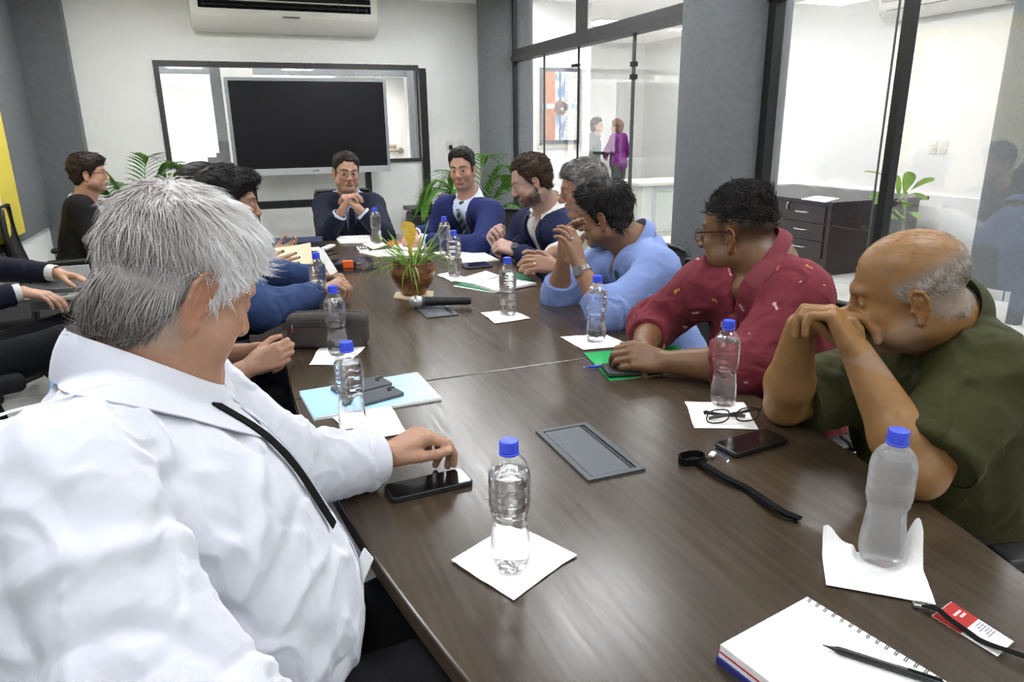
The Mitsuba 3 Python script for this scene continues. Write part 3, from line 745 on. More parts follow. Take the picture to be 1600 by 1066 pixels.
def hatch(label, x0, x1, y0, y1):
    k = thing('cable_hatch', label, 'cable box')
    z0, z1 = TZ, TZ + 0.005
    b = 0.013
    part(k, 'frame', cat(box(x0, x0 + b, y0, y1, z0, z1), box(x1 - b, x1, y0, y1, z0, z1), box(x0 + b, x1 - b, y0, y0 + b, z0, z1), box(x0 + b, x1 - b, y1 - b, y1, z0, z1)), 'mat_hatch')
    part(k, 'well', box(x0 + b, x1 - b, y0 + b, y1 - b, z0, z0 + 0.0008), 'mat_dark_gap')
    part(k, 'lid', moved(plate(x1 - x0 - 2 * b - 0.014, y1 - y0 - 2 * b - 0.004, 0.003, 0.002), ((x0 + x1) / 2 - 0.005, (y0 + y1) / 2, z0 + 0.0012)), 'mat_hatch_lid')
    part(k, 'brush_strip', box(x1 - b - 0.009, x1 - b - 0.002, y0 + b, y1 - b, z0 + 0.0008, z0 + 0.0026), 'mat_black_plastic')


hatch('black flush cable box in the table near the black lanyard', 0.594, 0.724, 1.112, 1.372)
hatch('black cable box in the table under the microphone', 0.632, 0.754, 2.462, 2.705)

# ---------------------------------------------------------------- water bottles
scene['mat_water'] = {'type': 'dielectric', 'int_ior': 1.325}
scene['mat_pet'] = {'type': 'thindielectric', 'int_ior': 1.62}
scene['mat_frost'] = {'type': 'principledthin', 'base_color': {'type': 'rgb', 'value': [0.93, 0.94, 0.95]}, 'roughness': 0.35, 'spec_trans': 0.72, 'diff_trans': 1.0, 'eta': 1.3}
mat('cap_blue', '#3f55e6', 0.38)
PROFILE = [(0.024, 0.0), (0.0295, 0.003), (0.0315, 0.012), (0.0322, 0.03), (0.0318, 0.048), (0.0302, 0.062), (0.0283, 0.076), (0.0275, 0.086), (0.0278, 0.093), (0.0306, 0.0985), (0.0300, 0.102), (0.0324, 0.108),
           (0.0327, 0.119), (0.0318, 0.1225), (0.0327, 0.126), (0.0327, 0.138), (0.0318, 0.1415), (0.0327, 0.145), (0.0326, 0.158), (0.0312, 0.168), (0.0278, 0.177), (0.0222, 0.185), (0.0160, 0.191), (0.0135, 0.194), (0.0132, 0.200)]


def bottle_radius(z):
    return np.interp(z, [p[1] for p in PROFILE], [p[0] for p in PROFILE])


def bottle_wall(z0, z1, inset, n=56, dents=1.0):
    zs = np.unique(np.concatenate([np.linspace(z0, z1, 72), [z for _, z in PROFILE if z0 < z < z1]]))
    a = np.arange(n) * 2 * np.pi / n
    rings = []
    for z in zs:
        r = bottle_radius(z) - inset
        w = np.exp(-((z - 0.055) / 0.022) ** 2)
        foot = np.exp(-((z - 0.004) / 0.008) ** 2)
        rr = r * (1 - dents * (0.035 * w * np.abs(np.sin(2.5 * a + 9 * z * 6)) + 0.10 * foot * (0.5 - 0.5 * np.cos(5 * a))))
        rings.append(np.stack([rr * np.cos(a), rr * np.sin(a), np.full(n, z)], 1))
    return rings


def bottle_shapes(level, frosted=False):
    shell = loft(bottle_wall(0.0, 0.200, 0.0), True, True)
    water = loft(bottle_wall(0.0012, level, 0.0009), True, True)
    cap = lathe([(0.0146, 0.0), (0.0148, 0.001), (0.0148, 0.0148), (0.0138, 0.0165), (0.012, 0.017)], 60)
    a = np.arctan2(cap.vertices[:, 1], cap.vertices[:, 0])
    r = np.hypot(cap.vertices[:, 0], cap.vertices[:, 1])
    ridge = np.where((r > 0.0143) & (np.arange(len(r)) % 2 == 0), 0.968, 1.0)
    cap.vertices[:, 0] *= ridge
    cap.vertices[:, 1] *= ridge
    cap.apply_translation((0, 0, 0.2))
    ring = lathe([(0.0152, 0.1945), (0.0158, 0.1955), (0.0158, 0.1975), (0.0150, 0.1985)], 40)
    return (mikit.ply(shell, 'mat_frost' if frosted else 'mat_pet', 40), mikit.ply(water, 'mat_water', 40), mikit.ply(cap, 'mat_cap_blue', 30), mikit.ply(ring, 'mat_cap_blue', 30))


BOTTLES = {}


def bottle(label, loc, level, turn, frosted=False, size=1.0):
    k = thing('water_bottle', label, 'bottle', group='water bottles on the table')
    if (level, frosted) not in BOTTLES:
        BOTTLES[(level, frosted)] = bottle_shapes(level, frosted)
    sh, wa, ca, ri = BOTTLES[(level, frosted)]
    tw = T().translate([loc[0], loc[1], loc[2]]).rotate([0, 0, 1], turn).scale(size)
    part(k, 'bottle_body', {**sh, 'to_world': tw}, None, label='clouded clear plastic' if frosted else None)
    part(k, 'water', {**wa, 'to_world': tw}, None)
    part(k, 'cap', {**ca, 'to_world': tw}, None, label='blue screw cap')
    part(k, 'cap_ring', {**ri, 'to_world': tw}, None)


mat('napkin', '#f4f4f2', 0.9)
mat('paper', '#f3f2ee', 0.8)


def napkin(label, corners, z=TZ, bump=0.004, name='napkin', m='mat_napkin', lift=(0, 0, 0, 0), seed=0, group=None):
    k = thing(name, label, 'napkin' if name == 'napkin' else 'paper', group=group)
    c = np.array([(p[0], p[1], z + 0.0012 + l) for p, l in zip(corners, lift)])

    def fn(u, v):
        p = ((1 - u) * (1 - v))[..., None] * c[0] + (u * (1 - v))[..., None] * c[1] + (u * v)[..., None] * c[2] + ((1 - u) * v)[..., None] * c[3]
        e = np.minimum(np.minimum(u, 1 - u), np.minimum(v, 1 - v))
        nz = meshkit.fbm(np.stack([u * 3 + seed * 7.1, v * 3, u * 0], -1), 3)
        p[..., 2] += bump * np.clip(1 - e * 6, 0, 1) * nz
        p[..., 0] += 0.004 * (meshkit.noise(np.stack([u * 4, v * 4 + seed, u * 0 + 3], -1)) - 0.5)
        p[..., 1] += 0.004 * (meshkit.noise(np.stack([u * 4, v * 4 + seed, u * 0 + 9], -1)) - 0.5)
        return p
    part(k, '', sheet(fn, 22, 22, 0.0009), m, smooth=50)
    return k


N0 = TZ + 0.002
napkin('white napkin laid as a diamond under the near bottle beside the cable box', [(0.265, 0.961, 0.752), (0.322, 0.830, 0.752), (0.460, 0.897, 0.752), (0.398, 1.029, 0.752)], seed=1)
bottle('tall water bottle nearest the camera on the diamond napkin', (*(0.352, 0.915, 0.752)[:2], N0), 0.163, 10)
napkin('white napkin under the bottle by the white sleeve, beside the pale blue folder', [(0.174, 1.643, 0.752), (0.204, 1.471, 0.752), (0.318, 1.486, 0.752), (0.320, 1.646, 0.752)], seed=2, lift=(0, 0, 0, 0.006))
bottle('water bottle between the pale blue folder and the white sleeve', (*(0.208, 1.542, 0.752)[:2], N0), 0.170, 40)
napkin('white napkin in front of the brown zipped bag', [(0.166, 2.079, 0.752), (0.270, 2.040, 0.752), (0.355, 2.191, 0.752), (0.219, 2.244, 0.752)], seed=3)
bottle('water bottle standing in front of the brown zipped bag', (*(0.265, 2.158, 0.752)[:2], N0), 0.172, 70)
bottle('water bottle behind the brown bag, by the blue jumper sleeves', (*(0.293, 2.817, 0.752)[:2], TZ), 0.168, 20)
napkin('white napkin on the table by the microphone, under a bottle', [(0.837, 2.458, 0.752), (0.836, 2.289, 0.752), (0.978, 2.302, 0.752), (0.961, 2.445, 0.752)], seed=4)
bottle('water bottle right of the microphone', (*(0.923, 2.388, 0.752)[:2], N0), 0.166, 50)
napkin('white paper beside the green folder, under the bottle facing the man in light blue', [(0.973, 2.042, 0.752), (0.978, 1.885, 0.752), (1.139, 1.858, 0.752), (1.123, 2.008, 0.752)], seed=5)
bottle('water bottle facing the man in the light blue shirt', (*(1.061, 1.954, 0.752)[:2], N0), 0.164, 80)
k = napkin('square white paper under the folded spectacles and a bottle', [(1.015, 1.392, 0.752), (0.937, 1.248, 0.752), (1.068, 1.184, 0.752), (1.147, 1.330, 0.752)], seed=6, bump=0.0015, name='paper_sheet', m='mat_paper')
bottle('water bottle behind the black spectacles', (*(1.092, 1.344, 0.752)[:2], N0), 0.168, 110)
bottle('water bottle on the tissue behind the potted plant, nearer of two', (*(0.956, 3.160, 0.752)[:2], N0), 0.165, 30)
napkin('white tissue under the nearer bottle behind the potted plant', [(0.887, 3.226, 0.752), (0.904, 3.041, 0.752), (0.993, 3.109, 0.752), (0.966, 3.275, 0.752)], seed=7)
bottle('water bottle in front of the man in the tie', (*(1.075, 3.721, 0.752)[:2], TZ), 0.168, 30)
bottle('farthest water bottle, on a tissue near the man with clasped hands', (*(0.823, 4.347, 0.752)[:2], N0), 0.166, 60)
napkin('white tissue under the farthest bottle', [(0.734, 4.335, 0.752), (0.754, 4.115, 0.752), (0.868, 4.242, 0.752), (0.847, 4.450, 0.752)], seed=8)

# the clouded bottle and its crumpled napkin
fx, fy = (0.900, 0.700, 0.755)[:2]
bottle('clouded water bottle on the crumpled napkin, close to the man in olive', (fx, fy, TZ + 0.004), 0.176, 15, frosted=True, size=1.03)
k = thing('napkin', 'crumpled white napkin wrapped round the clouded bottle', 'napkin')
c = [np.array(p) for p in ((0.839, 0.761, 0.760), (0.772, 0.681, 0.752), (0.882, 0.585, 0.752), (0.957, 0.676, 0.760))]


def crumple(u, v):
    p = ((1 - u) * (1 - v))[..., None] * c[0] + (u * (1 - v))[..., None] * c[1] + (u * v)[..., None] * c[2] + ((1 - u) * v)[..., None] * c[3]
    q = np.stack([u * 2.6, v * 2.6, u * 0], -1)
    p[..., 2] = TZ + 0.002 + 0.008 * meshkit.fbm(q, 3, 5) * (0.25 + 0.75 * (1 - u))
    # far edge stands up round the bottle, highest at the right corner
    up = np.clip(1 - u / 0.30, 0, 1) ** 1.3
    p[..., 2] += up * (0.010 + 0.060 * np.exp(-((v - 0.93) / 0.10) ** 2) + 0.030 * np.exp(-((v - 0.04) / 0.12) ** 2))
    d = np.hypot(p[..., 0] - fx, p[..., 1] - fy)
    flat = np.clip((0.040 - d) / 0.006, 0, 1)
    p[..., 2] = p[..., 2] * (1 - flat) + (TZ + 0.0022) * flat
    return p


part(k, '', sheet(crumple, 70, 70, 0.0009), 'mat_napkin', smooth=60)

# ---------------------------------------------------------------- phones, folders, notebooks
mat('phone_glass', '#0b0c0e', 0.12, specular=0.6)
mat('phone_case', '#1c1d1f', 0.45)
mat('phone_case_grey', '#43474d', 0.5)


def slab_frame(c):
    """Centre, azimuth frame and size of the quad c (corners in order)."""
    c = np.array([p[:2] for p in c])
    e1 = unit((c[1] - c[0]) + (c[2] - c[3]))
    sx = (np.linalg.norm(c[1] - c[0]) + np.linalg.norm(c[2] - c[3])) / 2
    e2 = np.array([-e1[1], e1[0]])
    sy = (abs((c[3] - c[0]) @ e2) + abs((c[2] - c[1]) @ e2)) / 2
    R = np.array([[e1[0], e2[0], 0], [e1[1], e2[1], 0], [0, 0, 1.0]])
    return c.mean(0), R, sx, sy


def phone(label, corners, z, t=0.009, screen=True, case='mat_phone_case', tilt=None, camera=False):
    k = thing('mobile_phone', label, 'phone')
    c, R, sx, sy = slab_frame(corners)
    M = lambda m: moved(m, (c[0], c[1], z), R=R)
    part(k, 'case', M(plate(sx, sy, t, 0.008, 0.0015)), case, smooth=35)
    if screen:
        part(k, 'screen', M(moved(plate(sx - 0.006, sy - 0.006, 0.0008, 0.006, 0.0002), (0, 0, t - 0.0002))), 'mat_phone_glass', smooth=35)
    if camera:
        part(k, 'camera', M(moved(trimesh.creation.cylinder(0.006, 0.0012, sections=24), (sx * 0.34, sy * 0.05, t + 0.0004))), 'mat_phone_glass', smooth=35)
        part(k, 'camera_bar', M(moved(plate(0.022, 0.009, 0.001, 0.004, 0.0002), (sx * 0.42, sy * 0.22, t))), 'mat_phone_glass', smooth=35)
    return k


phone('black phone lying screen up beside the hand with the white cuff', [(0.217, 1.244, 0.760), (0.380, 1.251, 0.760), (0.380, 1.189, 0.760), (0.218, 1.177, 0.760)], TZ, 0.011)
phone('black phone on a clear badge beside the white lanyard clip', [(0.919, 1.150, 0.757), (1.073, 1.165, 0.757), (1.080, 1.099, 0.757), (0.922, 1.081, 0.757)], TZ + 0.003, 0.009)
mat('folder_blue', '#a9d3ee', 0.3)
mat('folder_green', '#12a04a', 0.25)
mat('folder_dark_green', '#0d6b41', 0.4)
k = thing('document_folder', 'pale blue document folder with two phones lying on it', 'folder')
F = [(0.117, 1.845, 0.756), (0.445, 1.869, 0.756), (0.452, 1.654, 0.756), (0.132, 1.646, 0.756)]
part(k, 'pages', outline(F, TZ, TZ + 0.007), 'mat_paper')
cF = np.array(F)[:, :2]
cc = cF.mean(0)
part(k, 'cover', outline(cc + (cF - cc) * 0.992 + np.array([-0.002, 0.003]), TZ + 0.0072, TZ + 0.0086), 'mat_folder_blue', label='glossy pale blue cover')
part(k, 'back_cover', outline(cc + (cF - cc) * 1.005, TZ, TZ + 0.001), 'mat_folder_blue')
phone('grey cased phone with a round camera, rear one on the pale blue folder', [(0.197, 1.827, 0.763), (0.337, 1.865, 0.763), (0.352, 1.786, 0.763), (0.213, 1.744, 0.763)], TZ + 0.0086, 0.009, screen=False, case='mat_phone_case_grey', camera=True)
phone('grey cased phone, front one on the pale blue folder', [(0.218, 1.736, 0.763), (0.349, 1.772, 0.763), (0.365, 1.702, 0.763), (0.236, 1.658, 0.763)], TZ + 0.0086, 0.009, screen=False, case='mat_phone_case_grey', camera=True)

k = thing('document_folder', 'shiny green folder under the forearms of the man in maroon', 'folder')
F = [(0.965, 1.855, 0.752), (0.917, 1.605, 0.752), (1.175, 1.579, 0.752), (1.279, 1.803, 0.752)]
part(k, 'cover', outline(F, TZ + 0.002, TZ + 0.0032), 'mat_folder_green')
part(k, 'pages', outline(np.array(F)[:, :2] * 0.985 + 0.015 * np.array(F)[:, :2].mean(0), TZ, TZ + 0.0018), 'mat_paper')
k = thing('wallet', 'black zipped case with a round sticker on the green folder', 'wallet')
c_, R_, sx_, sy_ = slab_frame([(0.938, 1.697, 0.765), (0.918, 1.610, 0.765), (1.076, 1.588, 0.765), (1.100, 1.677, 0.765)])
part(k, 'case', moved(rbox(sx_, sy_, 0.016, 0.007), (*c_, TZ + 0.0032), R=R_), 'mat_black_plastic', smooth=40)
sx0, sy0 = (0.978, 1.663, 0.770)[:2]
mat('sticker_rim', '#5b3560', 0.5)
mat('sticker_white', '#e9e4ea', 0.5)
mat('sticker_red', '#b04a66', 0.5)
part(k, 'sticker', moved(trimesh.creation.cylinder(0.0165, 0.0006, sections=36), (sx0, sy0, TZ + 0.0195)), 'mat_sticker_white')
part(k, 'sticker_ring', moved(lathe([(0.0125, 0), (0.0125, 0.0007), (0.0145, 0.0007), (0.0145, 0)], 36, False), (sx0, sy0, TZ + 0.0197)), 'mat_sticker_rim')
part(k, 'sticker_emblem', moved(plate(0.014, 0.010, 0.0005, 0.003, 0.0001), (sx0, sy0, TZ + 0.0197)), 'mat_sticker_red')
part(k, 'zip', moved(rbox(sx_ * 1.002, sy_ * 1.002, 0.0025, 0.001), (*c_, TZ + 0.010), R=R_), 'mat_phone_case_grey')


def pen(label, a, b, r, color, tip='mat_chrome', name='pen'):
    k = thing(name, label, 'pen')
    a, b = np.array(a), np.array(b)
    t = np.array([0, 0.06, 0.1, 0.13, 0.6, 0.62, 0.97, 1.0])
    rr = np.array([0.25, 0.55, 0.95, 1.0, 1.0, 1.08, 1.0, 0.7]) * r
    part(k, 'barrel', tube(a + (b - a) * t[:, None], rr, 12), color, smooth=40)
    part(k, 'tip', tube(a + (b - a) * np.array([[-0.04], [0.005]]), [r * 0.12, r * 0.3], 8), tip, smooth=40)
    d = unit(b - a)
    part(k, 'clip', tube(a + (b - a) * np.array([[0.7], [0.98]]) + np.array([0, 0, r * 1.2]), r * 0.25, 6), color, smooth=40)
    return k


mat('pen_blue', '#2a36c8', 0.35)
pen('blue pen sticking out from under the black case on the green folder', (0.900, 1.721, 0.757), (1.086, 1.690, 0.757), 0.0038, 'mat_pen_blue')

# near notebook with pen
A, B, Dd = np.array((0.698, 0.646, 0.778)), np.array((0.524, 0.611, 0.778)), np.array((0.733, 0.458, 0.778))
e_len = unit((Dd - A)[:2])
e_w = unit((B - A)[:2] - ((B - A)[:2] @ e_len) * e_len)
w_n = float((B - A)[:2] @ e_w)
l_n = 0.235
a2 = A[:2] + (B - A)[:2] @ e_len * e_len * 0.5
quad = lambda i0, i1, j0, j1: [a2 + e_len * i0 + e_w * j0, a2 + e_len * i0 + e_w * j1, a2 + e_len * i1 + e_w * j1, a2 + e_len * i1 + e_w * j0]
k = thing('spiral_notebook', 'open white spiral notebook with a black pen lying on it, nearest the camera', 'notebook')
mat('cover_blue', '#2a2a78', 0.5)
mat('cover_red', '#b5354a', 0.5)
part(k, 'back_cover', outline(quad(-0.002, l_n, -0.004, w_n + 0.003), TZ, TZ + 0.009), 'mat_cover_blue', label='dark blue cover')
part(k, 'lower_pages', outline(quad(-0.001, l_n, 0, w_n), TZ + 0.009, TZ + 0.0165), 'mat_paper')
part(k, 'divider', outline(quad(-0.001, l_n, 0, w_n + 0.001), TZ + 0.0165, TZ + 0.0185), 'mat_cover_red', label='thin red divider')
part(k, 'pages', outline(quad(0, l_n, 0, w_n), TZ + 0.0185, TZ + 0.028), 'mat_paper')
ring_s = []
for i in range(19):
    c0 = a2 + e_len * (0.008 + 0.0125 * i)
    a = np.linspace(-0.3 * np.pi, 1.45 * np.pi, 12)
    off = np.stack([e_w[0] * (0.004 + 0.0072 * np.cos(a)), e_w[1] * (0.004 + 0.0072 * np.cos(a)), TZ + 0.0225 + 0.0085 * np.sin(a)], 1)
    for dd in (-0.0012, 0.0012):
        pth = off + np.array([*(c0 + e_len * dd), 0])
        ring_s.append(tube(pth, 0.0006, 5))
    part(k, 'ring', cat(*ring_s[-2:]), 'mat_hatch', smooth=40)
mat('ink_faint', '#d9d2d8', 0.8)
strokes = []
for row, (j, i0, i1) in enumerate(((0.050, 0.016, 0.075), (0.062, 0.020, 0.10), (0.074, 0.022, 0.055), (0.085, 0.06, 0.09))):
    i = i0
    while i < i1:
        h = 0.0025 + 0.0018 * rng.random()
        p0 = a2 + e_len * 0.03 + e_w * (i + 0.01) + e_len * (j - 0.03)
        pth = np.array([[*(p0 + e_w * dx + e_len * dy), TZ + 0.0281] for dx, dy in ((0, 0), (0.001, -h), (0.002, 0), (0.003, -h * 0.6), (0.004, 0))])
        strokes.append(ribbon(pth, 0.0005, 0.0001))
        i += 0.0055 + 0.002 * rng.random()
part(k, 'handwriting', cat(*strokes), 'mat_ink_faint', kind='stuff')
mat('pen_black', '#141518', 0.3)
pen('black pen lying across the open notebook nearest the camera', (0.642, 0.553, 0.783), (0.721, 0.451, 0.783), 0.0045, 'mat_pen_black', tip='mat_hatch')

# badge with red card, its cord
k = thing('name_badge', 'clear badge pouch with a red and white card beside the crumpled napkin', 'badge')
q = [np.array(p) for p in ((0.915, 0.602, 0.753), (0.915, 0.487, 0.753), (0.859, 0.474, 0.753), (0.849, 0.588, 0.753))]
scene['mat_vinyl'] = {'type': 'thindielectric', 'int_ior': 1.45}
bil = lambda u, v: ((1 - u) * (1 - v)) * q[0] + (u * (1 - v)) * q[1] + (u * v) * q[2] + ((1 - u) * v) * q[3]
mat('card_red', '#c22a26', 0.5)
part(k, 'card', outline([bil(.16, .08), bil(.95, .08), bil(.95, .92), bil(.16, .92)], TZ + 0.001, TZ + 0.0018), 'mat_paper', label='white printed card')
part(k, 'card_header', outline([bil(.17, .08), bil(.52, .08), bil(.52, .92), bil(.17, .92)], TZ + 0.0018, TZ + 0.0021), 'mat_card_red', label='red header with white lettering')
mk = []
for u0, v0, v1 in ((.30, .18, .46), (.36, .18, .40)):
    v = v0
    while v < v1:
        mk.append(outline([bil(u0, v), bil(u0 + .035, v), bil(u0 + .035, v + .03), bil(u0, v + .03)], TZ + 0.0021, TZ + 0.0022))
        v += 0.045
part(k, 'header_lettering', cat(*mk), 'mat_paper', kind='stuff')
mk = []
for r_ in range(6):
    u0 = .56 + .035 * r_
    mk.append(outline([bil(u0, .14), bil(u0 + .012, .14), bil(u0 + .012, .14 + .22 + .12 * ((r_ * 7) % 3) / 2), bil(u0, .14 + .22 + .12 * ((r_ * 7) % 3) / 2)], TZ + 0.0018, TZ + 0.0019))
mat('ink_grey', '#8c8ea0', 0.7)
part(k, 'printed_line', cat(*mk), 'mat_ink_grey', kind='stuff')
part(k, 'pouch', outline([bil(0, 0), bil(1, 0), bil(1, 1), bil(0, 1)], TZ + 0.0024, TZ + 0.0026), 'mat_vinyl', label='clear plastic pouch')
mat('strap_black', '#0d0d0e', 0.85, specular=0.15)
part(k, 'clip', moved(rbox(0.022, 0.012, 0.006, 0.002), (*(0.859, 0.590, 0.755)[:2], TZ + 0.002), az=-40), 'mat_chrome', smooth=40)
pth = spline([np.array(p) for p in ((0.863, 0.599, 0.765), (0.859, 0.585, 0.760), (0.866, 0.571, 0.757), (0.864, 0.552, 0.757), (0.867, 0.524, 0.756), (0.870, 0.496, 0.757), (0.878, 0.475, 0.760), (0.889, 0.455, 0.756))], 50)
pth[:, 2] = TZ + 0.004 + 0.006 * np.abs(np.sin(np.linspace(0, 5, 50)))
part(k, 'cord', ribbon(pth, 0.009, 0.0012), 'mat_strap_black', smooth=50, label='narrow black cord')

# black lanyard with clip and badge under the phone
k = thing('lanyard', 'coiled black lanyard with a white clip on the table beside the black phone', 'lanyard')
cx, cy = (0.832, 1.107, 0.755)[:2]
a = np.linspace(0.3, 2 * np.pi * 1.55, 60)
coil = np.stack([cx + (0.026 + 0.002 * a / 6) * np.cos(a), cy + (0.020 + 0.001 * a / 6) * np.sin(a), TZ + 0.009 + 0.001 * np.sin(3 * a)], 1)
part(k, 'coil', ribbon(coil, 0.015, 0.0014, side=(0, 0, 1)), 'mat_strap_black', smooth=50)
run = spline([np.array(p) for p in ((0.840, 1.116, 0.760), (0.835, 1.074, 0.757), (0.839, 1.012, 0.757), (0.855, 0.963, 0.757), (0.851, 0.905, 0.757), (0.851, 0.869, 0.757), (0.866, 0.841, 0.757))], 50)
run[:, 2] = TZ + 0.003 + 0.005 * np.abs(np.sin(np.linspace(0, 6, 50)))
tw = np.linspace(0, 1, 50)[:, None]
part(k, 'strap', ribbon(run, 0.016, 0.0016), 'mat_strap_black', smooth=50)
run2 = run.copy() + np.array([0.003, -0.004, 0.003])
part(k, 'strap', ribbon(run2[4:], 0.015, 0.0014), 'mat_strap_black', smooth=50)
c_, R_, sx_, sy_ = slab_frame([(0.894, 1.148, 0.752), (0.937, 1.158, 0.752), (0.926, 1.084, 0.752), (0.898, 1.076, 0.752)])
part(k, 'knot', moved(rbox(0.03, 0.014, 0.008, 0.003), (*(0.846, 1.090, 0.756)[:2], TZ + 0.003), az=35), 'mat_strap_black', smooth=40)
part(k, 'clip', moved(rbox(0.022, 0.012, 0.007, 0.003), (*(0.885, 1.109, 0.756)[:2], TZ + 0.004), az=35), 'mat_white_plastic', smooth=40, label='white plastic clip')
part(k, 'badge', outline([(0.894, 1.148, 0.752), (0.936, 1.154, 0.752), (0.932, 1.088, 0.752), (0.898, 1.076, 0.752)], TZ + 0.0005, TZ + 0.0015), 'mat_vinyl')
part(k, 'badge_card', outline([(0.900, 1.145, 0.752), (0.931, 1.150, 0.752), (0.926, 1.094, 0.752), (0.903, 1.087, 0.752)], TZ + 0.0001, TZ + 0.0005), 'mat_phone_case_grey')

# spectacles standing on the paper
k = thing('eyeglasses', 'black framed spectacles resting on the square white paper', 'eyeglasses')
g = np.array((1.035, 1.238, 0.752))
gR = rotz(math.radians(-14))
def rim_path(cx):
    a = np.linspace(0, 2 * np.pi, 40)
    ex = np.sign(np.cos(a)) * np.abs(np.cos(a)) ** 0.75 * 0.027
    ez = np.sign(np.sin(a)) * np.abs(np.sin(a)) ** 0.75 * 0.0185
    return np.stack([cx + ex, -0.25 * (ez + 0.0185) + 0.0, ez + 0.021], 1)
for s in (-1, 1):
    part(k, 'rim', moved(tube(rim_path(s * 0.036), 0.0017, 8), g, R=gR), 'mat_black_plastic', smooth=50)
    pr = rim_path(s * 0.036)[:-1]
    lens = trimesh.Trimesh(np.vstack([pr, pr.mean(0)]), [(i, (i + 1) % 39, 39) for i in range(39)], process=False)
    part(k, 'lens', moved(lens, g, R=gR), 'mat_vinyl')
    tp = np.array([(s * 0.067, -0.004, 0.030), (s * 0.060, 0.012, 0.026), (s * 0.02, 0.020, 0.014), (-s * 0.045, 0.026, 0.004)])
    part(k, 'temple', moved(tube(spline(tp, 16), [0.0024] * 16, 8, flat=1.8), g, R=gR), 'mat_black_plastic', smooth=50)
part(k, 'bridge', moved(tube(spline([(-0.010, -0.008, 0.026), (0, -0.009, 0.029), (0.010, -0.008, 0.026)], 10), 0.002, 8), g, R=gR), 'mat_black_plastic', smooth=50)

# brown zipped bag with strap
mat('bag_cloth', mikit.proc(lambda p, n, uv: mi.Color3f(0.045, 0.037, 0.033) * (0.7 + 0.6 * noise(p.x * 700, p.y * 700, p.z * 700))), 0.8)
mat('bag_zip', '#1d1a19', 0.5)
mat('red', '#c22b2b', 0.5)
b0, b1 = np.array((0.118, 2.259, 0.750)), np.array((0.351, 2.170, 0.750))
bx = unit((b1 - b0)[:2])
by = np.array([-bx[1], bx[0]])
bw = float(np.linalg.norm((b1 - b0)[:2])) + 0.005
bR = np.array([[bx[0], by[0], 0], [bx[1], by[1], 0], [0, 0, 1.0]])
bc = (b0 + b1)[:2] / 2 + by * 0.05
k = thing('zipped_bag', 'dark brown zipped pouch bag on the table with a strap', 'bag')
bag = rbox(bw, 0.085, 0.112, 0.024, 16)
bag = bag.subdivide().subdivide()
v = bag.vertices
v[:, 2] += 0.004 * np.cos(v[:, 0] / bw * np.pi) * (v[:, 2] > 0.06)
v[:] += 0.003 * (meshkit.fbm(v * 25, 3)[:, None] - 0.5)
v[:, 2] = np.maximum(v[:, 2], 0)
bag.vertices = v
M = lambda m: moved(m, (*bc, TZ), R=bR)
part(k, 'body', M(bag), 'mat_bag_cloth', smooth=60)
for z, dy in ((0.090, -0.0418), (0.078, -0.0437)):
    part(k, 'zip', M(tube([(-bw / 2 + 0.02, dy, z), (-bw / 4, dy - 0.0012, z + 0.001), (bw / 4, dy - 0.0012, z + 0.001), (bw / 2 - 0.02, dy, z)], 0.0016, 6)), 'mat_bag_zip', smooth=50)
part(k, 'zip', M(tube([(-bw / 2 + 0.015, 0, 0.1125), (0, 0, 0.1165), (bw / 2 - 0.015, 0, 0.1125)], 0.003, 6)), 'mat_bag_zip', smooth=50)
part(k, 'zip_pull', M(tube([(-bw / 2 + 0.026, -0.0445, 0.088), (-bw / 2 + 0.026, -0.047, 0.074)], 0.0018, 6)), 'mat_chrome', smooth=50)
part(k, 'zip_tag', M(tube([(-bw / 2 + 0.026, -0.047, 0.074), (-bw / 2 + 0.027, -0.048, 0.060)], 0.0022, 6)), 'mat_red', smooth=50, label='red zip tag')
part(k, 'strap', M(ribbon(spline([(-bw / 2 + 0.004, -0.01, 0.075), (-bw / 2 - 0.035, -0.03, 0.06), (-bw / 2 - 0.075, -0.045, 0.045), (-bw / 2 - 0.11, -0.05, 0.045)], 24), 0.022, 0.002, side=(0, 0.3, 1))), 'mat_bag_cloth', smooth=50)

# microphone
k = thing('microphone', 'black handheld microphone with a silver mesh head lying on the cable box', 'microphone')
m0, m1 = np.array((0.633, 2.626, 0.778)), np.array((0.836, 2.560, 0.772))
ax = unit((m1 - m0)[:2])
mR = np.array([[-ax[1], 0, ax[0]], [ax[0], 0, ax[1]], [0, 1.0, 0]])
L_ = float(np.linalg.norm((m1 - m0)[:2]))
mp = (m0[0], m0[1], TZ + 0.029)
mat('mic_mesh', mikit.proc(lambda p, n, uv: mi.Color3f(0.42) * (0.55 + 0.9 * smoothstep(0.25, 0.7, noise(p.x * 900, p.y * 900, p.z * 900)))), 0.4, metallic=0.6)
part(k, 'head', moved(lathe([(0.004, -0.027), (0.014, -0.0235), (0.0215, -0.015), (0.0250, -0.003), (0.0250, 0.003), (0.0235, 0.010), (0.0190, 0.024)], 40), mp, R=mR), 'mat_mic_mesh', smooth=50)
part(k, 'head_band', moved(lathe([(0.0250, -0.003), (0.0262, -0.003), (0.0262, 0.003), (0.0250, 0.003)], 40, False), mp, R=mR), 'mat_chrome', smooth=30)
part(k, 'collar', moved(lathe([(0.019, 0.024), (0.0205, 0.025), (0.0205, 0.034), (0.019, 0.035)], 40), mp, R=mR), 'mat_hatch', smooth=30)
part(k, 'handle', moved(lathe([(0.0175, 0.035), (0.0190, 0.040), (0.0172, L_ * 0.55), (0.0166, L_ * 0.8), (0.0170, L_ * 0.82), (0.0176, L_ - 0.01), (0.014, L_)], 40), mp, R=mR), 'mat_black_plastic', smooth=40)

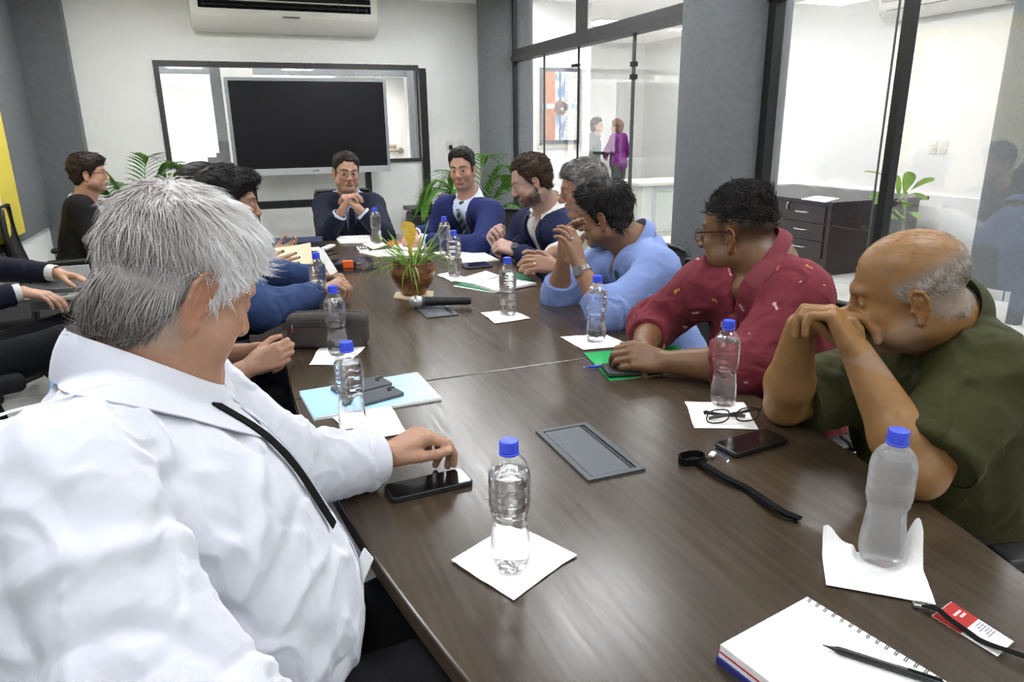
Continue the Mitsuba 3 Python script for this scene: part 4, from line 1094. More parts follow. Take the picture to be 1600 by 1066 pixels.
# plant pot on wooden coaster
k = thing('coaster', 'pale wooden hexagonal coaster under the brown plant pot', 'coaster')
pc = np.array((0.679, 2.811, 0.757))
mat('pale_wood', mikit.proc(lambda p, n, uv: mix(mi.Color3f(0.55, 0.43, 0.28), mi.Color3f(0.66, 0.55, 0.38), fbm(p.x * 12, p.y * 90, p.z * 12))), 0.6)
part(k, '', moved(lathe([(0.090, 0), (0.093, 0.002), (0.093, 0.009), (0.090, 0.010)], 6), (pc[0], pc[1] + 0.035, TZ), az=12), 'mat_pale_wood')
k = thing('potted_plant', 'brown glazed pot with grassy leaves and one yellow bract in the middle of the table', 'plant')
mat('glazed_pot', mikit.proc(lambda p, n, uv: mix(mi.Color3f(0.115, 0.040, 0.012), mi.Color3f(0.27, 0.120, 0.040), smoothstep(0.3, 0.75, fbm(p.x * 18, p.y * 18, p.z * 45)))), 0.16, clearcoat=0.6)
POT = (pc[0], pc[1] + 0.035, TZ + 0.010)
s_ = 1.0
prof = [(0.046, 0.0), (0.050, 0.004), (0.054, 0.012), (0.072, 0.040), (0.088, 0.072), (0.0935, 0.098), (0.0905, 0.118), (0.086, 0.128), (0.088, 0.134), (0.085, 0.138), (0.080, 0.136), (0.078, 0.120), (0.078, 0.112)]
part(k, 'pot', moved(lathe(prof, 72, True), POT), 'mat_glazed_pot', smooth=60)
mat('soil', '#2a1e16', 0.95)
part(k, 'soil', moved(lathe([(0.079, 0.108), (0.079, 0.116), (0.04, 0.120)], 40), POT), 'mat_soil', smooth=50)


def leaf_blade(path, width, fold=0.25, up=(0, 0, 1)):
    """A folded blade along the path, width per point."""
    d, s, u = frames(np.asarray(path, float), up)
    w = np.asarray(width)[:, None] / 2
    rings = np.stack([path - s * w + u * w * fold, path, path + s * w + u * w * fold, path - u * 0.0006], 1)
    return loft(list(rings), True, True)


def green(name, a, b, scale=40):
    mat(name, mikit.proc(lambda p, n, uv: mix(mi.Color3f(*lin(a)), mi.Color3f(*lin(b)), fbm(p.x * scale, p.y * scale, p.z * scale))), 0.45)


leafmat('grass_leaf', '#456b28', '#8fb05a', 40)
leafmat('grass_leaf_pale', '#7d9a48', '#bdc884', 40)
for i in range(90):
    az = rng.random() * 2 * np.pi
    ln = 0.13 + 0.11 * rng.random()
    lift = 0.35 + 0.9 * rng.random() ** 1.3
    t = np.linspace(0, 1, 12)
    out = ln * (np.sin(t * 1.5) * (1.15 - 0.5 * lift))
    up_ = ln * (t * lift * 1.05 - 0.75 * t ** 2.2 * (1.15 - 0.45 * lift))
    r0 = 0.012 + 0.02 * rng.random()
    wob = 0.01 * rng.standard_normal()
    pth = np.stack([POT[0] + (r0 + out) * np.cos(az + wob * t * 8), POT[1] + (r0 + out) * np.sin(az + wob * t * 8), POT[2] + 0.115 + up_], 1)
    part(k, 'leaf', leaf_blade_early(pth, 0.0075 * (np.sin(np.pi * (0.12 + 0.86 * t)) ** 0.6)), 'mat_grass_leaf' if i % 4 else 'mat_grass_leaf_pale', smooth=40)
leafmat('bract', '#c79a2e', '#ecd06a', 60)
t = np.linspace(0, 1, 26)
bp = np.array((0.642, 2.620, 0.929)), np.array((0.614, 2.600, 1.093))
pth = np.array([POT[0], POT[1], POT[2] + 0.12]) * (1 - t)[:, None] + np.array([bp[1][0], bp[1][1], bp[1][2]]) * t[:, None]
wd = np.interp(t, [0, 0.42, 0.5, 0.72, 0.9, 1.0], [0.010, 0.012, 0.022, 0.046, 0.058, 0.034]) * (1 + 0.16 * np.sign(np.sin(t * 60)) * (t > 0.5))
part(k, 'bract', leaf_blade_early(pth, wd, 0.12, up=(-0.35, -0.9, 0.2)), 'mat_bract', smooth=40, label='upright yellow feathered bract')


# ---------------------------------------------------------------- papers and things on the far half of the table
def paper_stack(name, label, corners, z0, z1, m='mat_paper', cat_='paper', under=None, rings=None):
    k = thing(name, label, cat_)
    part(k, 'pages', outline(corners, z0, z1), m)
    if under:
        c = np.array(corners)[:, :2]
        part(k, 'cover', outline(c.mean(0) + (c - c.mean(0)) * 1.02, z0 - 0.0012, z0), under)
    if rings:
        a, b = np.array(corners[rings[0]])[:2], np.array(corners[rings[1]])[:2]
        nn = 16
        for i in range(nn):
            c0 = a + (b - a) * (i + 0.5) / nn
            th = np.linspace(0, 2 * np.pi, 9)
            nrm = unit([-(b - a)[1], (b - a)[0]])
            pth = np.stack([c0[0] + nrm[0] * 0.006 * np.cos(th), c0[1] + nrm[1] * 0.006 * np.cos(th), z1 + 0.006 * np.sin(th)], 1)
            part(k, 'ring', tube(pth, 0.0007, 5), 'mat_hatch')
    return k


k = thing('document_folder', 'dark green folder with loose sheets under the open notebook by the grey haired man', 'folder')
part(k, 'cover', outline([(0.893, 2.985, 0.752), (1.013, 2.760, 0.752), (1.253, 2.924, 0.752), (1.256, 3.120, 0.752)], TZ + 0.001, TZ + 0.004), 'mat_folder_dark_green')
part(k, 'sheet', outline([(0.884, 2.965, 0.751), (1.011, 2.752, 0.751), (1.100, 2.793, 0.751), (0.986, 3.023, 0.751)], TZ, TZ + 0.001), 'mat_paper')
k = paper_stack('spiral_notebook', 'open white spiral notebook on the dark green folder, right of the potted plant', [(0.966, 2.925, 0.763), (1.009, 2.748, 0.763), (1.226, 2.818, 0.763), (1.124, 3.005, 0.763)], TZ + 0.004, TZ + 0.014, cat_='notebook', rings=(0, 3))
part(k, 'left_pages', outline([(0.911, 3.042, 0.760), (0.971, 2.938, 0.760), (1.142, 3.046, 0.760), (1.122, 3.192, 0.760)], TZ + 0.004, TZ + 0.010), 'mat_paper')
k = paper_stack('spiral_notebook', 'open spiral notebook lying in front of the bearded man', [(1.086, 3.456, 0.763), (1.289, 3.441, 0.763), (1.293, 3.694, 0.763), (1.161, 3.700, 0.763)], TZ + 0.002, TZ + 0.009, cat_='notebook', rings=(2, 3))
part(k, 'left_pages', outline([(1.043, 3.867, 0.757), (1.068, 3.649, 0.757), (1.134, 3.617, 0.757), (1.308, 3.738, 0.757), (1.248, 3.890, 0.757)], TZ, TZ + 0.002), 'mat_paper')
phone('black phone lying on the table between the two open notebooks', [(1.078, 3.430, 0.758), (1.218, 3.423, 0.758), (1.179, 3.305, 0.758), (1.038, 3.297, 0.758)], TZ, 0.010)
k = paper_stack('paper_sheet', 'loose white sheets on the table behind the potted plant, by the small calculator', [(0.662, 4.054, 0.753), (0.729, 3.859, 0.753), (0.995, 3.799, 0.753), (0.850, 4.087, 0.753)], TZ, TZ + 0.004)
k = paper_stack('paper_sheet', 'pile of white papers between the hands of the man in the tie', [(0.868, 4.153, 0.757), (0.935, 3.968, 0.757), (1.113, 4.007, 0.757), (1.080, 4.357, 0.757)], TZ, TZ + 0.007)
mat('orange', '#e0601c', 0.5)
k = thing('notebook', 'small orange notebook under the wrist of the man in the tie', 'notebook')
part(k, 'cover', outline([(1.007, 4.056, 0.765), (1.059, 3.979, 0.765), (1.153, 4.064, 0.765), (1.103, 4.257, 0.765)], TZ + 0.007, TZ + 0.019), 'mat_orange')
part(k, 'pages', outline([(1.007, 4.043, 0.765), (1.056, 3.968, 0.765), (1.150, 4.066, 0.765), (1.100, 4.244, 0.765)], TZ + 0.010, TZ + 0.016), 'mat_paper')
k = thing('paper_sheet', 'orange printed leaflet next to the farthest bottle', 'paper')
part(k, '', outline([(0.882, 4.346, 0.752), (0.884, 4.207, 0.752), (0.963, 4.278, 0.752), (0.945, 4.431, 0.752)], TZ, TZ + 0.002), 'mat_orange')
k = paper_stack('paper_sheet', 'stack of white papers in front of the man with clasped hands', [(0.619, 4.708, 0.757), (0.612, 4.415, 0.757), (0.789, 4.356, 0.757), (0.840, 4.662, 0.757)], TZ + 0.002, TZ + 0.010, under='mat_hatch')
k = thing('calculator', 'small white calculator on the table left of the farthest bottle', 'calculator')
c_, R_, sx_, sy_ = slab_frame([(0.673, 4.202, 0.760), (0.666, 4.055, 0.760), (0.721, 4.077, 0.760), (0.730, 4.227, 0.760)])
part(k, 'body', moved(rbox(sx_, sy_, 0.012, 0.004), (*c_, TZ), R=R_), 'mat_white_plastic', smooth=40)
part(k, 'display', moved(plate(sx_ * 0.3, sy_ * 0.8, 0.001, 0.002, 0.0002), (*(c_ + R_[:2, 0] * sx_ * 0.28), TZ + 0.012), R=R_), 'mat_hatch')
for i in range(3):
    for j in range(3):
        o = c_ + R_[:2, 0] * sx_ * (-0.38 + 0.17 * i) + R_[:2, 1] * sy_ * (-0.28 + 0.28 * j)
        part(k, 'button', moved(plate(sx_ * 0.1, sy_ * 0.18, 0.0015, 0.001, 0.0002), (*o, TZ + 0.012), R=R_), 'mat_hatch')
# black folder with orange gadget
mat('glossy_black', '#121214', 0.12)
k = thing('document_folder', 'glossy black folder with grey edged papers near the hand in the blue sleeve', 'folder')
F = [(0.449, 3.818, 0.757), (0.427, 3.449, 0.757), (0.660, 3.482, 0.757), (0.676, 3.838, 0.757)]
part(k, 'pages', outline(F, TZ, TZ + 0.009), 'mat_phone_case_grey')
part(k, 'cover', outline(F, TZ + 0.009, TZ + 0.011), 'mat_glossy_black')
k = thing('handheld_gadget', 'orange and black gadget with a metal tip lying on the glossy black folder', 'gadget')
g0 = np.array((0.497, 3.557, 0.780)); g1 = np.array((0.544, 3.554, 0.780)); gd = unit((g1 - g0)[:2])
gR_ = np.array([[gd[0], -gd[1], 0], [gd[1], gd[0], 0], [0, 0, 1.0]])
gm = (g0 + g1) / 2
part(k, 'body', moved(rbox(0.052, 0.036, 0.036, 0.004), (gm[0], gm[1], TZ + 0.011), R=gR_), 'mat_orange', smooth=40)
part(k, 'grip', moved(rbox(0.060, 0.024, 0.024, 0.006), (*(gm[:2] - gd * 0.055), TZ + 0.013), R=gR_), 'mat_black_plastic', smooth=40)
part(k, 'collar', moved(rbox(0.014, 0.024, 0.024, 0.004), (*(gm[:2] + gd * 0.033), TZ + 0.015), R=gR_), 'mat_black_plastic', smooth=40)
part(k, 'tip', moved(rbox(0.030, 0.012, 0.012, 0.004), (*(gm[:2] + gd * 0.053), TZ + 0.021), R=gR_), 'mat_chrome', smooth=40)
part(k, 'stem', moved(rbox(0.040, 0.008, 0.008, 0.003), (*(gm[:2] - gd * 0.10), TZ + 0.020), R=gR_), 'mat_chrome', smooth=40)
pen('slim black pen lying alone on the far half of the table', (0.459, 4.000, 0.755), (0.549, 4.096, 0.755), 0.005, 'mat_pen_black')
# laptop case and things beside it
mat('navy_leather', '#2a2f4a', 0.35)
k = thing('laptop_case', 'black case with a navy lid on the left of the far end of the table', 'case')
F = [np.array(p)[:2] for p in ((0.182, 4.269, 0.800), (0.477, 4.229, 0.800), (0.539, 4.280, 0.800), (0.258, 4.392, 0.800))]
e = F[1] - F[0]
F[2], F[3] = F[1] + 0.21 * unit([-e[1], e[0]]), F[0] + 0.21 * unit([-e[1], e[0]])
part(k, 'body', outline(F, TZ, TZ + 0.046), 'mat_black_plastic')
c = np.mean(F, 0)
part(k, 'lid', outline([c + (p - c) * 1.03 for p in F], TZ + 0.046, TZ + 0.054), 'mat_navy_leather', label='navy lid')
k = phone('white phone leaning on the edge of the navy lidded case', [(0.470, 4.146, 0.790), (0.541, 4.269, 0.790), (0.540, 4.189, 0.790), (0.471, 4.071, 0.790)], TZ + 0.02, 0.012, screen=False, case='mat_white_plastic')
k = thing('small_box', 'small white box in front of the navy lidded case', 'box')
c_, R_, sx_, sy_ = slab_frame([(0.405, 4.124, 0.765), (0.457, 4.123, 0.765), (0.472, 4.240, 0.765), (0.421, 4.240, 0.765)])
part(k, 'base', moved(rbox(sx_, sy_, 0.012, 0.004), (*c_, TZ), R=R_), 'mat_black_plastic', smooth=40)
part(k, 'lid', moved(rbox(sx_, sy_, 0.010, 0.004), (*c_, TZ + 0.012), R=R_), 'mat_white_plastic', smooth=40)
k = thing('cable_coil', 'black bag strap heaped on the table left of the cream notebook', 'strap')
hc = np.array((0.141, 3.949, 0.770))
a = np.linspace(0, 5 * np.pi, 70)
part(k, '', tube(np.stack([hc[0] + (0.05 - 0.002 * a) * np.cos(a), hc[1] + (0.04) * np.sin(a * 1.1), TZ + 0.012 + 0.0035 * a + 0.006 * np.sin(2 * a)], 1), 0.010, 8), 'mat_black_plastic', smooth=50)

# ---------------------------------------------------------------- modelling of bodies and clothes as smooth solids
F32 = np.float32
POOL = ThreadPoolExecutor(4)


class Node:
    """A solid by its signed distance; c, R: a sphere round its surface."""

    def __init__(self, fn, c, R):
        self.fn, self.c, self.R = fn, np.asarray(c, float), float(R)

    def ev(self, P, lo=None, hi=None):
        return self.fn(P)


def length(q):
    return np.sqrt(np.einsum('ij,ij->i', q, q))


def ball(c, r):
    c = np.asarray(c, F32)
    return Node(lambda P: length(P - c) - F32(r), c, r)


def cone(a, b, ra, rb):
    a, b = np.asarray(a, F32), np.asarray(b, F32)
    ba = b - a
    L2 = F32(max(ba @ ba, 1e-9))

    def fn(P):
        pa = P - a
        t = np.clip((pa @ ba) / L2, 0, 1)
        q = pa - t[:, None] * ba
        return length(q) - (F32(ra) + F32(rb - ra) * t)
    return Node(fn, (a + b) / 2, math.sqrt(L2) / 2 + max(ra, rb))


def ell(c, rad, R=None):
    """Ellipsoid; the columns of R are its axes."""
    c, rad = np.asarray(c, F32), np.asarray(rad, F32)
    Rm = None if R is None else np.asarray(R, F32)

    def fn(P):
        q = P - c
        if Rm is not None:
            q = q @ Rm
        q = q / rad
        k0 = length(q)
        k1 = length(q / rad)
        return np.where(k0 > 1e-6, k0 * (k0 - 1) / np.maximum(k1, 1e-9), -rad.min())
    return Node(fn, c, rad.max())


def smin(a, b, k):
    if k <= 0:
        return np.minimum(a, b)
    h = np.maximum(k - np.abs(a - b), 0)
    return np.minimum(a, b) - h * h / (4 * k)


def smax(a, b, k):
    return -smin(-a, -b, k)


class Group(Node):
    """items: (op, node, k) in order; op 'u' joins, 's' cuts, 'i' keeps only what lies in node."""

    def __init__(self, items):
        self.items = items
        us = [n for op, n, k in items if op == 'u']
        lo = np.min([n.c - n.R for n in us], 0)
        hi = np.max([n.c + n.R for n in us], 0)
        self.lo, self.hi = lo, hi
        self.c, self.R = (lo + hi) / 2, float(np.linalg.norm(hi - lo) / 2)

    def ev(self, P, lo=None, hi=None):
        d = None
        for op, n, k in self.items:
            if lo is not None and op != 'i':
                gap = np.linalg.norm(np.maximum(np.maximum(lo - n.c, n.c - hi), 0)) - n.R
                if gap > 0.015 + max(k, 0.05):
                    continue
            e = n.ev(P, lo, hi)
            if op == 'u':
                d = e if d is None else smin(d, e, k)
            elif d is not None:
                d = smax(d, -e, k) if op == 's' else smax(d, e, k)
        return np.full(len(P), 1.0, F32) if d is None else d


def half(p, n):
    """The half space behind the plane through p with the outward normal n."""
    p, n = np.asarray(p, F32), unit(n).astype(F32)
    return Node(lambda P: (P - p) @ n, p, 1e3)


def surface(node, h, lo=None, hi=None, B=8):
    """The solid's skin as a mesh with cells of size h (surface nets on the blocks that the skin crosses)."""
    lo = np.asarray(node.lo if lo is None else lo, float) - 2 * h
    hi = np.asarray(node.hi if hi is None else hi, float) + 2 * h
    nb = np.ceil((hi - lo) / (B * h)).astype(int) + 1
    bc = np.stack(np.meshgrid(*[np.arange(n) for n in nb], indexing='ij'), -1).reshape(-1, 3)
    ctr = (lo + (bc + 0.5) * B * h).astype(F32)
    d = np.concatenate([node.ev(c) for c in np.array_split(ctr, max(1, len(ctr) // 60000))])
    bc = bc[np.abs(d) < B * h * 0.87 * 1.35 + 0.004]
    big = bc // 4
    order = np.lexsort(big.T)
    bc = bc[order]
    big = big[order]
    cuts = np.flatnonzero(np.any(np.diff(big, axis=0) != 0, axis=1)) + 1
    off = np.stack(np.meshgrid(*[np.arange(B + 1)] * 3, indexing='ij'), -1).reshape(-1, 3)
    keys, verts, edges = [], [], []
    span = (nb + 2) * B
    S = np.array([span[1] * span[2], span[2], 1], np.int64)
    blocks = np.split(bc, cuts)

    def field(blk):
        ijk = blk[:, None, :] * B + off[None]
        P = (lo + ijk.reshape(-1, 3) * h).astype(F32)
        return node.ev(P, P.min(0), P.max(0)).reshape(len(blk), B + 1, B + 1, B + 1)
    for blk, f in zip(blocks, POOL.map(field, blocks)):
        s = f < 0
        cell = s[:, :-1, :-1, :-1].astype(np.int8)
        n = sum(s[:, a:B + a, b:B + b, c:B + c].astype(np.int8) for a in (0, 1) for b in (0, 1) for c in (0, 1))
        w = np.argwhere((n > 0) & (n < 8))
        if len(w) == 0:
            continue
        bi, ci = w[:, 0], w[:, 1:]
        acc, cnt = np.zeros((len(w), 3)), np.zeros(len(w))
        val = {(a, b, c): f[bi, ci[:, 0] + a, ci[:, 1] + b, ci[:, 2] + c] for a in (0, 1) for b in (0, 1) for c in (0, 1)}
        for p in val:
            for ax in range(3):
                if p[ax] == 0:
                    q = tuple(1 if i == ax else p[i] for i in range(3))
                    u, v = val[p], val[q]
                    m = (u < 0) != (v < 0)
                    t = np.where(m, u / np.where(m, u - v, 1), 0)
                    pt = np.tile(np.array(p, float), (len(w), 1))
                    pt[:, ax] += t
                    acc += np.where(m[:, None], pt, 0)
                    cnt += m
        g = blk[bi] * B + ci
        keys.append(g @ S)
        verts.append(lo + (g + acc / cnt[:, None]) * h)
        for ax in range(3):
            a = [slice(0, B)] * 3
            b = list(a)
            b[ax] = slice(1, B + 1)
            u, v = s[(slice(None), *a)], s[(slice(None), *b)]
            e = np.argwhere(u != v)
            if len(e):
                edges.append(np.column_stack([blk[e[:, 0]] * B + e[:, 1:], np.full(len(e), ax), u[tuple(e.T)]]))
    keys, verts, edges = np.concatenate(keys), np.concatenate(verts), np.concatenate(edges)
    o = np.argsort(keys)
    keys, verts = keys[o], verts[o]
    faces = []
    for ax in range(3):
        e = edges[edges[:, 3] == ax]
        j, k = (ax + 1) % 3, (ax + 2) % 3
        J, K = np.eye(3, dtype=int)[j], np.eye(3, dtype=int)[k]
        g = e[:, :3]
        q = np.stack([(g - J - K) @ S, (g - K) @ S, g @ S, (g - J) @ S], 1)
        idx = np.searchsorted(keys, q)
        idx = np.minimum(idx, len(keys) - 1)
        ok = (keys[idx] == q).all(1)
        idx, ins = idx[ok], e[ok, 4].astype(bool)
        idx[~ins] = idx[~ins][:, ::-1]
        faces.append(idx)
    q = np.concatenate(faces)
    m = trimesh.Trimesh(verts, np.vstack([q[:, [0, 1, 2]], q[:, [0, 2, 3]]]), process=False)
    return m


def thin_out(m, tol):
    """The same surface with fewer triangles where it is flat."""
    g = m3.Manifold(m3.Mesh(np.asarray(m.vertices, np.float32), np.asarray(m.faces, np.uint32)))
    if g.status() != m3.Error.NoError or g.num_tri() == 0:
        return m
    g = g.simplify(tol).to_mesh()
    return trimesh.Trimesh(g.vert_properties[:, :3], g.tri_verts, process=False)


def vnormals(m):
    v, f = m.vertices, m.faces
    fn = np.cross(v[f[:, 1]] - v[f[:, 0]], v[f[:, 2]] - v[f[:, 0]])
    n = np.zeros_like(v)
    for k in range(3):
        for c in range(3):
            n[:, c] += np.bincount(f[:, k], fn[:, c], len(v))
    return n / np.maximum(np.linalg.norm(n, axis=1, keepdims=True), 1e-12)


def relax(m, n=1, lam=0.5):
    """A few steps of smoothing towards the neighbours' mean."""
    v, f = np.array(m.vertices), m.faces
    e = np.vstack([f[:, [0, 1]], f[:, [1, 2]], f[:, [2, 0]]])
    deg = np.maximum(np.bincount(e[:, 0], minlength=len(v)), 1)
    for _ in range(n):
        s = np.stack([np.bincount(e[:, 0], v[e[:, 1], c], len(v)) for c in range(3)], 1) / deg[:, None]
        v = v + lam * (s - v)
    m.vertices = v
    return m


def trace(node, P, d, reach=1.0, off=0.0, steps=40):
    """Moves the points P along d until they lie off above the solid."""
    P, d = np.array(P, F32), np.broadcast_to(np.asarray(d, F32), np.shape(P))
    go = np.zeros(len(P), F32)
    for _ in range(steps):
        x = node.ev(P + d * go[:, None]) - F32(off)
        go += np.clip(x, -0.08, 0.08) * F32(0.9)
    miss = (np.abs(x) > 0.01) | (go > reach)
    if miss.any() and not miss.all():      # points that pass the solid by stay level with their neighbours
        ok = np.flatnonzero(~miss)
        near = ok[np.argmin(((P[miss][:, None] - P[ok][None]) ** 2).sum(2), 1)]
        go[miss] = go[near]
    return P + d * np.clip(go, 0, 2)[:, None]

def rot_head(az, pitch, roll):
    """Columns: the person's right, forward and up directions for a head turned to az (clockwise from +y), bent down by pitch, tilted to the right by roll."""
    a, p, r = (math.radians(x) for x in (az, pitch, roll))
    right, fwd, up = np.array([math.cos(a), -math.sin(a), 0]), np.array([math.sin(a), math.cos(a), 0]), np.array([0, 0, 1.0])
    fwd, up = fwd * math.cos(p) - up * math.sin(p), up * math.cos(p) + fwd * math.sin(p)
    right, up = right * math.cos(r) - up * math.sin(r), up * math.cos(r) + right * math.sin(r)
    return np.stack([right, fwd, up], 1)


class Head:
    """Local axes: x to the person's right, y forward, z up; the origin lies midway between the ears at the height of the eyes."""

    def __init__(self, o, az, pitch=0, roll=0, s=1.0, w=1.0, fat=0.0, nose=1.0, ear=1.0, brow=1.0, jaw=1.0, lids=0.0042, mouth=0.0, chin=1.0, deep=0.0):
        self.o, self.R, self.s = np.asarray(o, float), rot_head(az, pitch, roll), s
        self.w, self.fat, self.nose_s, self.ear, self.brow, self.jaw, self.lids, self.mouth, self.chin, self.deep = w, fat, nose, ear, brow, jaw, lids, mouth, chin, deep

    def P(self, *l):
        return self.o + self.s * (self.R @ np.array([l[0] * self.w, l[1], l[2]]))

    def local(self, V):
        q = (np.asarray(V) - self.o) @ self.R / self.s
        return q / np.array([self.w, 1, 1])

    def B(self, l, r):
        return ball(self.P(*l), r * self.s)

    def C(self, a, b, ra, rb):
        return cone(self.P(*a), self.P(*b), ra * self.s, rb * self.s)

    def E(self, l, rad, tilt=None):
        R = self.R if tilt is None else self.R @ tilt
        rad = np.array(rad) * self.s * np.array([self.w, 1, 1])
        return ell(self.P(*l), rad, R)

    def skull(self):
        return [('u', self.E((0, -0.012, 0.034), (0.0745, 0.097, 0.081)), 0), ('u', self.E((0, 0.026, 0.004), (0.063, 0.064, 0.090)), 0.02)]

    def node(self):
        f, it = self.fat, self.skull()
        j = self.jaw
        it += [('u', self.E((0, 0.030, -0.045), (0.056 + 0.012 * f, 0.052, 0.060)), 0.02)]
        for s in (-1, 1):
            it += [('u', self.C((s * 0.050 * j, -0.004, -0.066), (s * 0.016, 0.066, -0.101), 0.019 + 0.006 * f, 0.017), 0.022),
                   ('u', self.B((s * 0.043, 0.058, -0.030), 0.022), 0.018),
                   ('u', self.C((s * 0.010, 0.089, 0.021), (s * 0.044, 0.073, 0.023), 0.0095 * self.brow, 0.008), 0.012)]
            if f > 0:
                it += [('u', self.B((s * 0.046, 0.034, -0.068), 0.026 + 0.012 * f), 0.02)]
        it += [('u', self.E((0, 0.073, -0.101), (0.023, 0.019 * self.chin, 0.016)), 0.014)]
        if f > 0.4:
            it += [('u', self.E((0, 0.040, -0.112), (0.050, 0.045, 0.018 + 0.012 * f)), 0.02)]
        n = self.nose_s
        it += [('s', self.E((s * 0.0315, 0.098 , -0.001), (0.019, 0.017, 0.0135)), 0.013) for s in (-1, 1)]
        it += [('u', self.C((0, 0.088, 0.012), (0, 0.097 + 0.010 * n, -0.029), 0.0090, 0.0118 * n), 0.012),
               ('u', self.B((0, 0.100 + 0.007 * n, -0.034), 0.0132 * n), 0.008)]
        for s in (-1, 1):
            it += [('u', self.E((s * 0.0128 * n, 0.100, -0.0375), (0.0085 * n, 0.0115, 0.0085)), 0.006),
                   ('s', self.E((s * 0.0072 * n, 0.107, -0.0455), (0.0042, 0.0065, 0.0042)), 0.002)]
        # eyelids round the eyeballs, with an opening
        for s in (-1, 1):
            it += [('u', self.B((s * 0.0315, 0.0755, -0.001), 0.0142), 0.005)]
        if self.lids > 0:
            for s in (-1, 1):
                it += [('s', self.E((s * 0.0315, 0.092, -0.0015), (0.0130, 0.015, self.lids)), 0.0018)]
        # mouth
        it += [('u', self.E((0, 0.082, -0.070), (0.027, 0.014, 0.017)), 0.012),
               ('u', self.E((0, 0.0925, -0.0648), (0.021, 0.0075, 0.0048)), 0.005),
               ('u', self.E((0, 0.0910, -0.0752), (0.019, 0.0078, 0.0058)), 0.005),
               ('s', self.E((0, 0.1015, -0.0697), (0.0235, 0.0125, 0.0012 + self.mouth)), 0.0025),
               ('s', self.E((0, 0.104, -0.0545), (0.0035, 0.0075, 0.010)), 0.005),
               ('s', self.E((0, 0.096, -0.0865), (0.020, 0.008, 0.005)), 0.008)]
        # ears: a shell with a rolled rim, a hollow and a lobe
        e = self.ear
        for s in (-1, 1):
            c = lambda y, z, x=0.0: (s * (0.0745 + x), -0.012 + y * e, -0.018 + z * e)
            tilt = np.array([[math.cos(s * 0.30), -math.sin(s * 0.30), 0], [math.sin(s * 0.30), math.cos(s * 0.30), 0], [0, 0, 1.0]])
            rim = [(0.012, 0.010, -.001), (0.012, 0.024, 0.001), (0.002, 0.033, 0.005), (-0.010, 0.030, 0.010), (-0.017, 0.016, 0.0125), (-0.016, 0.000, 0.011), (-0.009, -0.016, 0.006), (0.0, -0.027, 0.001)]
            sub = [('u', self.E((s * 0.0755, -0.014, -0.016), (0.0048, 0.0165 * e, 0.029 * e), tilt), 0)]
            for a, b in zip(rim[:-1], rim[1:]):
                sub.append(('u', self.C(c(*a), c(*b), 0.0036, 0.0036), 0.003))
            sub += [('u', self.B(c(0.002, -0.029, 0.0), 0.0068 * e), 0.006), ('u', self.B(c(0.013, -0.006, 0.001), 0.0045), 0.004),
                    ('u', self.C(c(-0.006, 0.014, 0.007), c(-0.008, -0.010, 0.005), 0.003, 0.003), 0.003),
                    ('s', self.E(c(0.004, -0.006, 0.006), (0.0052, 0.0075 * e, 0.010 * e)), 0.003)]
            it.append(('u', Group(sub), 0.005))
        if self.deep:
            for s in (-1, 1):      # folds from the nose to the corners of the mouth, and over the brow
                it.append(('s', self.C((s * 0.021, 0.094, -0.040), (s * 0.033, 0.080, -0.072), 0.0022, 0.002), 0.006))
                it.append(('s', self.C((s * 0.022, 0.0865, -0.017), (s * 0.040, 0.076, -0.021), 0.0022, 0.0015), 0.005))
            for z in (0.045, 0.057, 0.068):
                it.append(('s', self.C((-0.030, 0.0915 - (z - 0.04) * 0.42, z), (0.030, 0.0915 - (z - 0.04) * 0.42, z), 0.0024, 0.0024), 0.006))
        return Group(it)


HAND_LEN = {'index': (0.045, 0.027, 0.022), 'middle': (0.049, 0.031, 0.023), 'ring': (0.045, 0.029, 0.023), 'little': (0.035, 0.021, 0.019)}
KNUCKLE = {'index': (0.088, 0.027, 0.0105), 'middle': (0.091, 0.0085, 0.0105), 'ring': (0.086, -0.0105, 0.010), 'little': (0.077, -0.028, 0.009)}


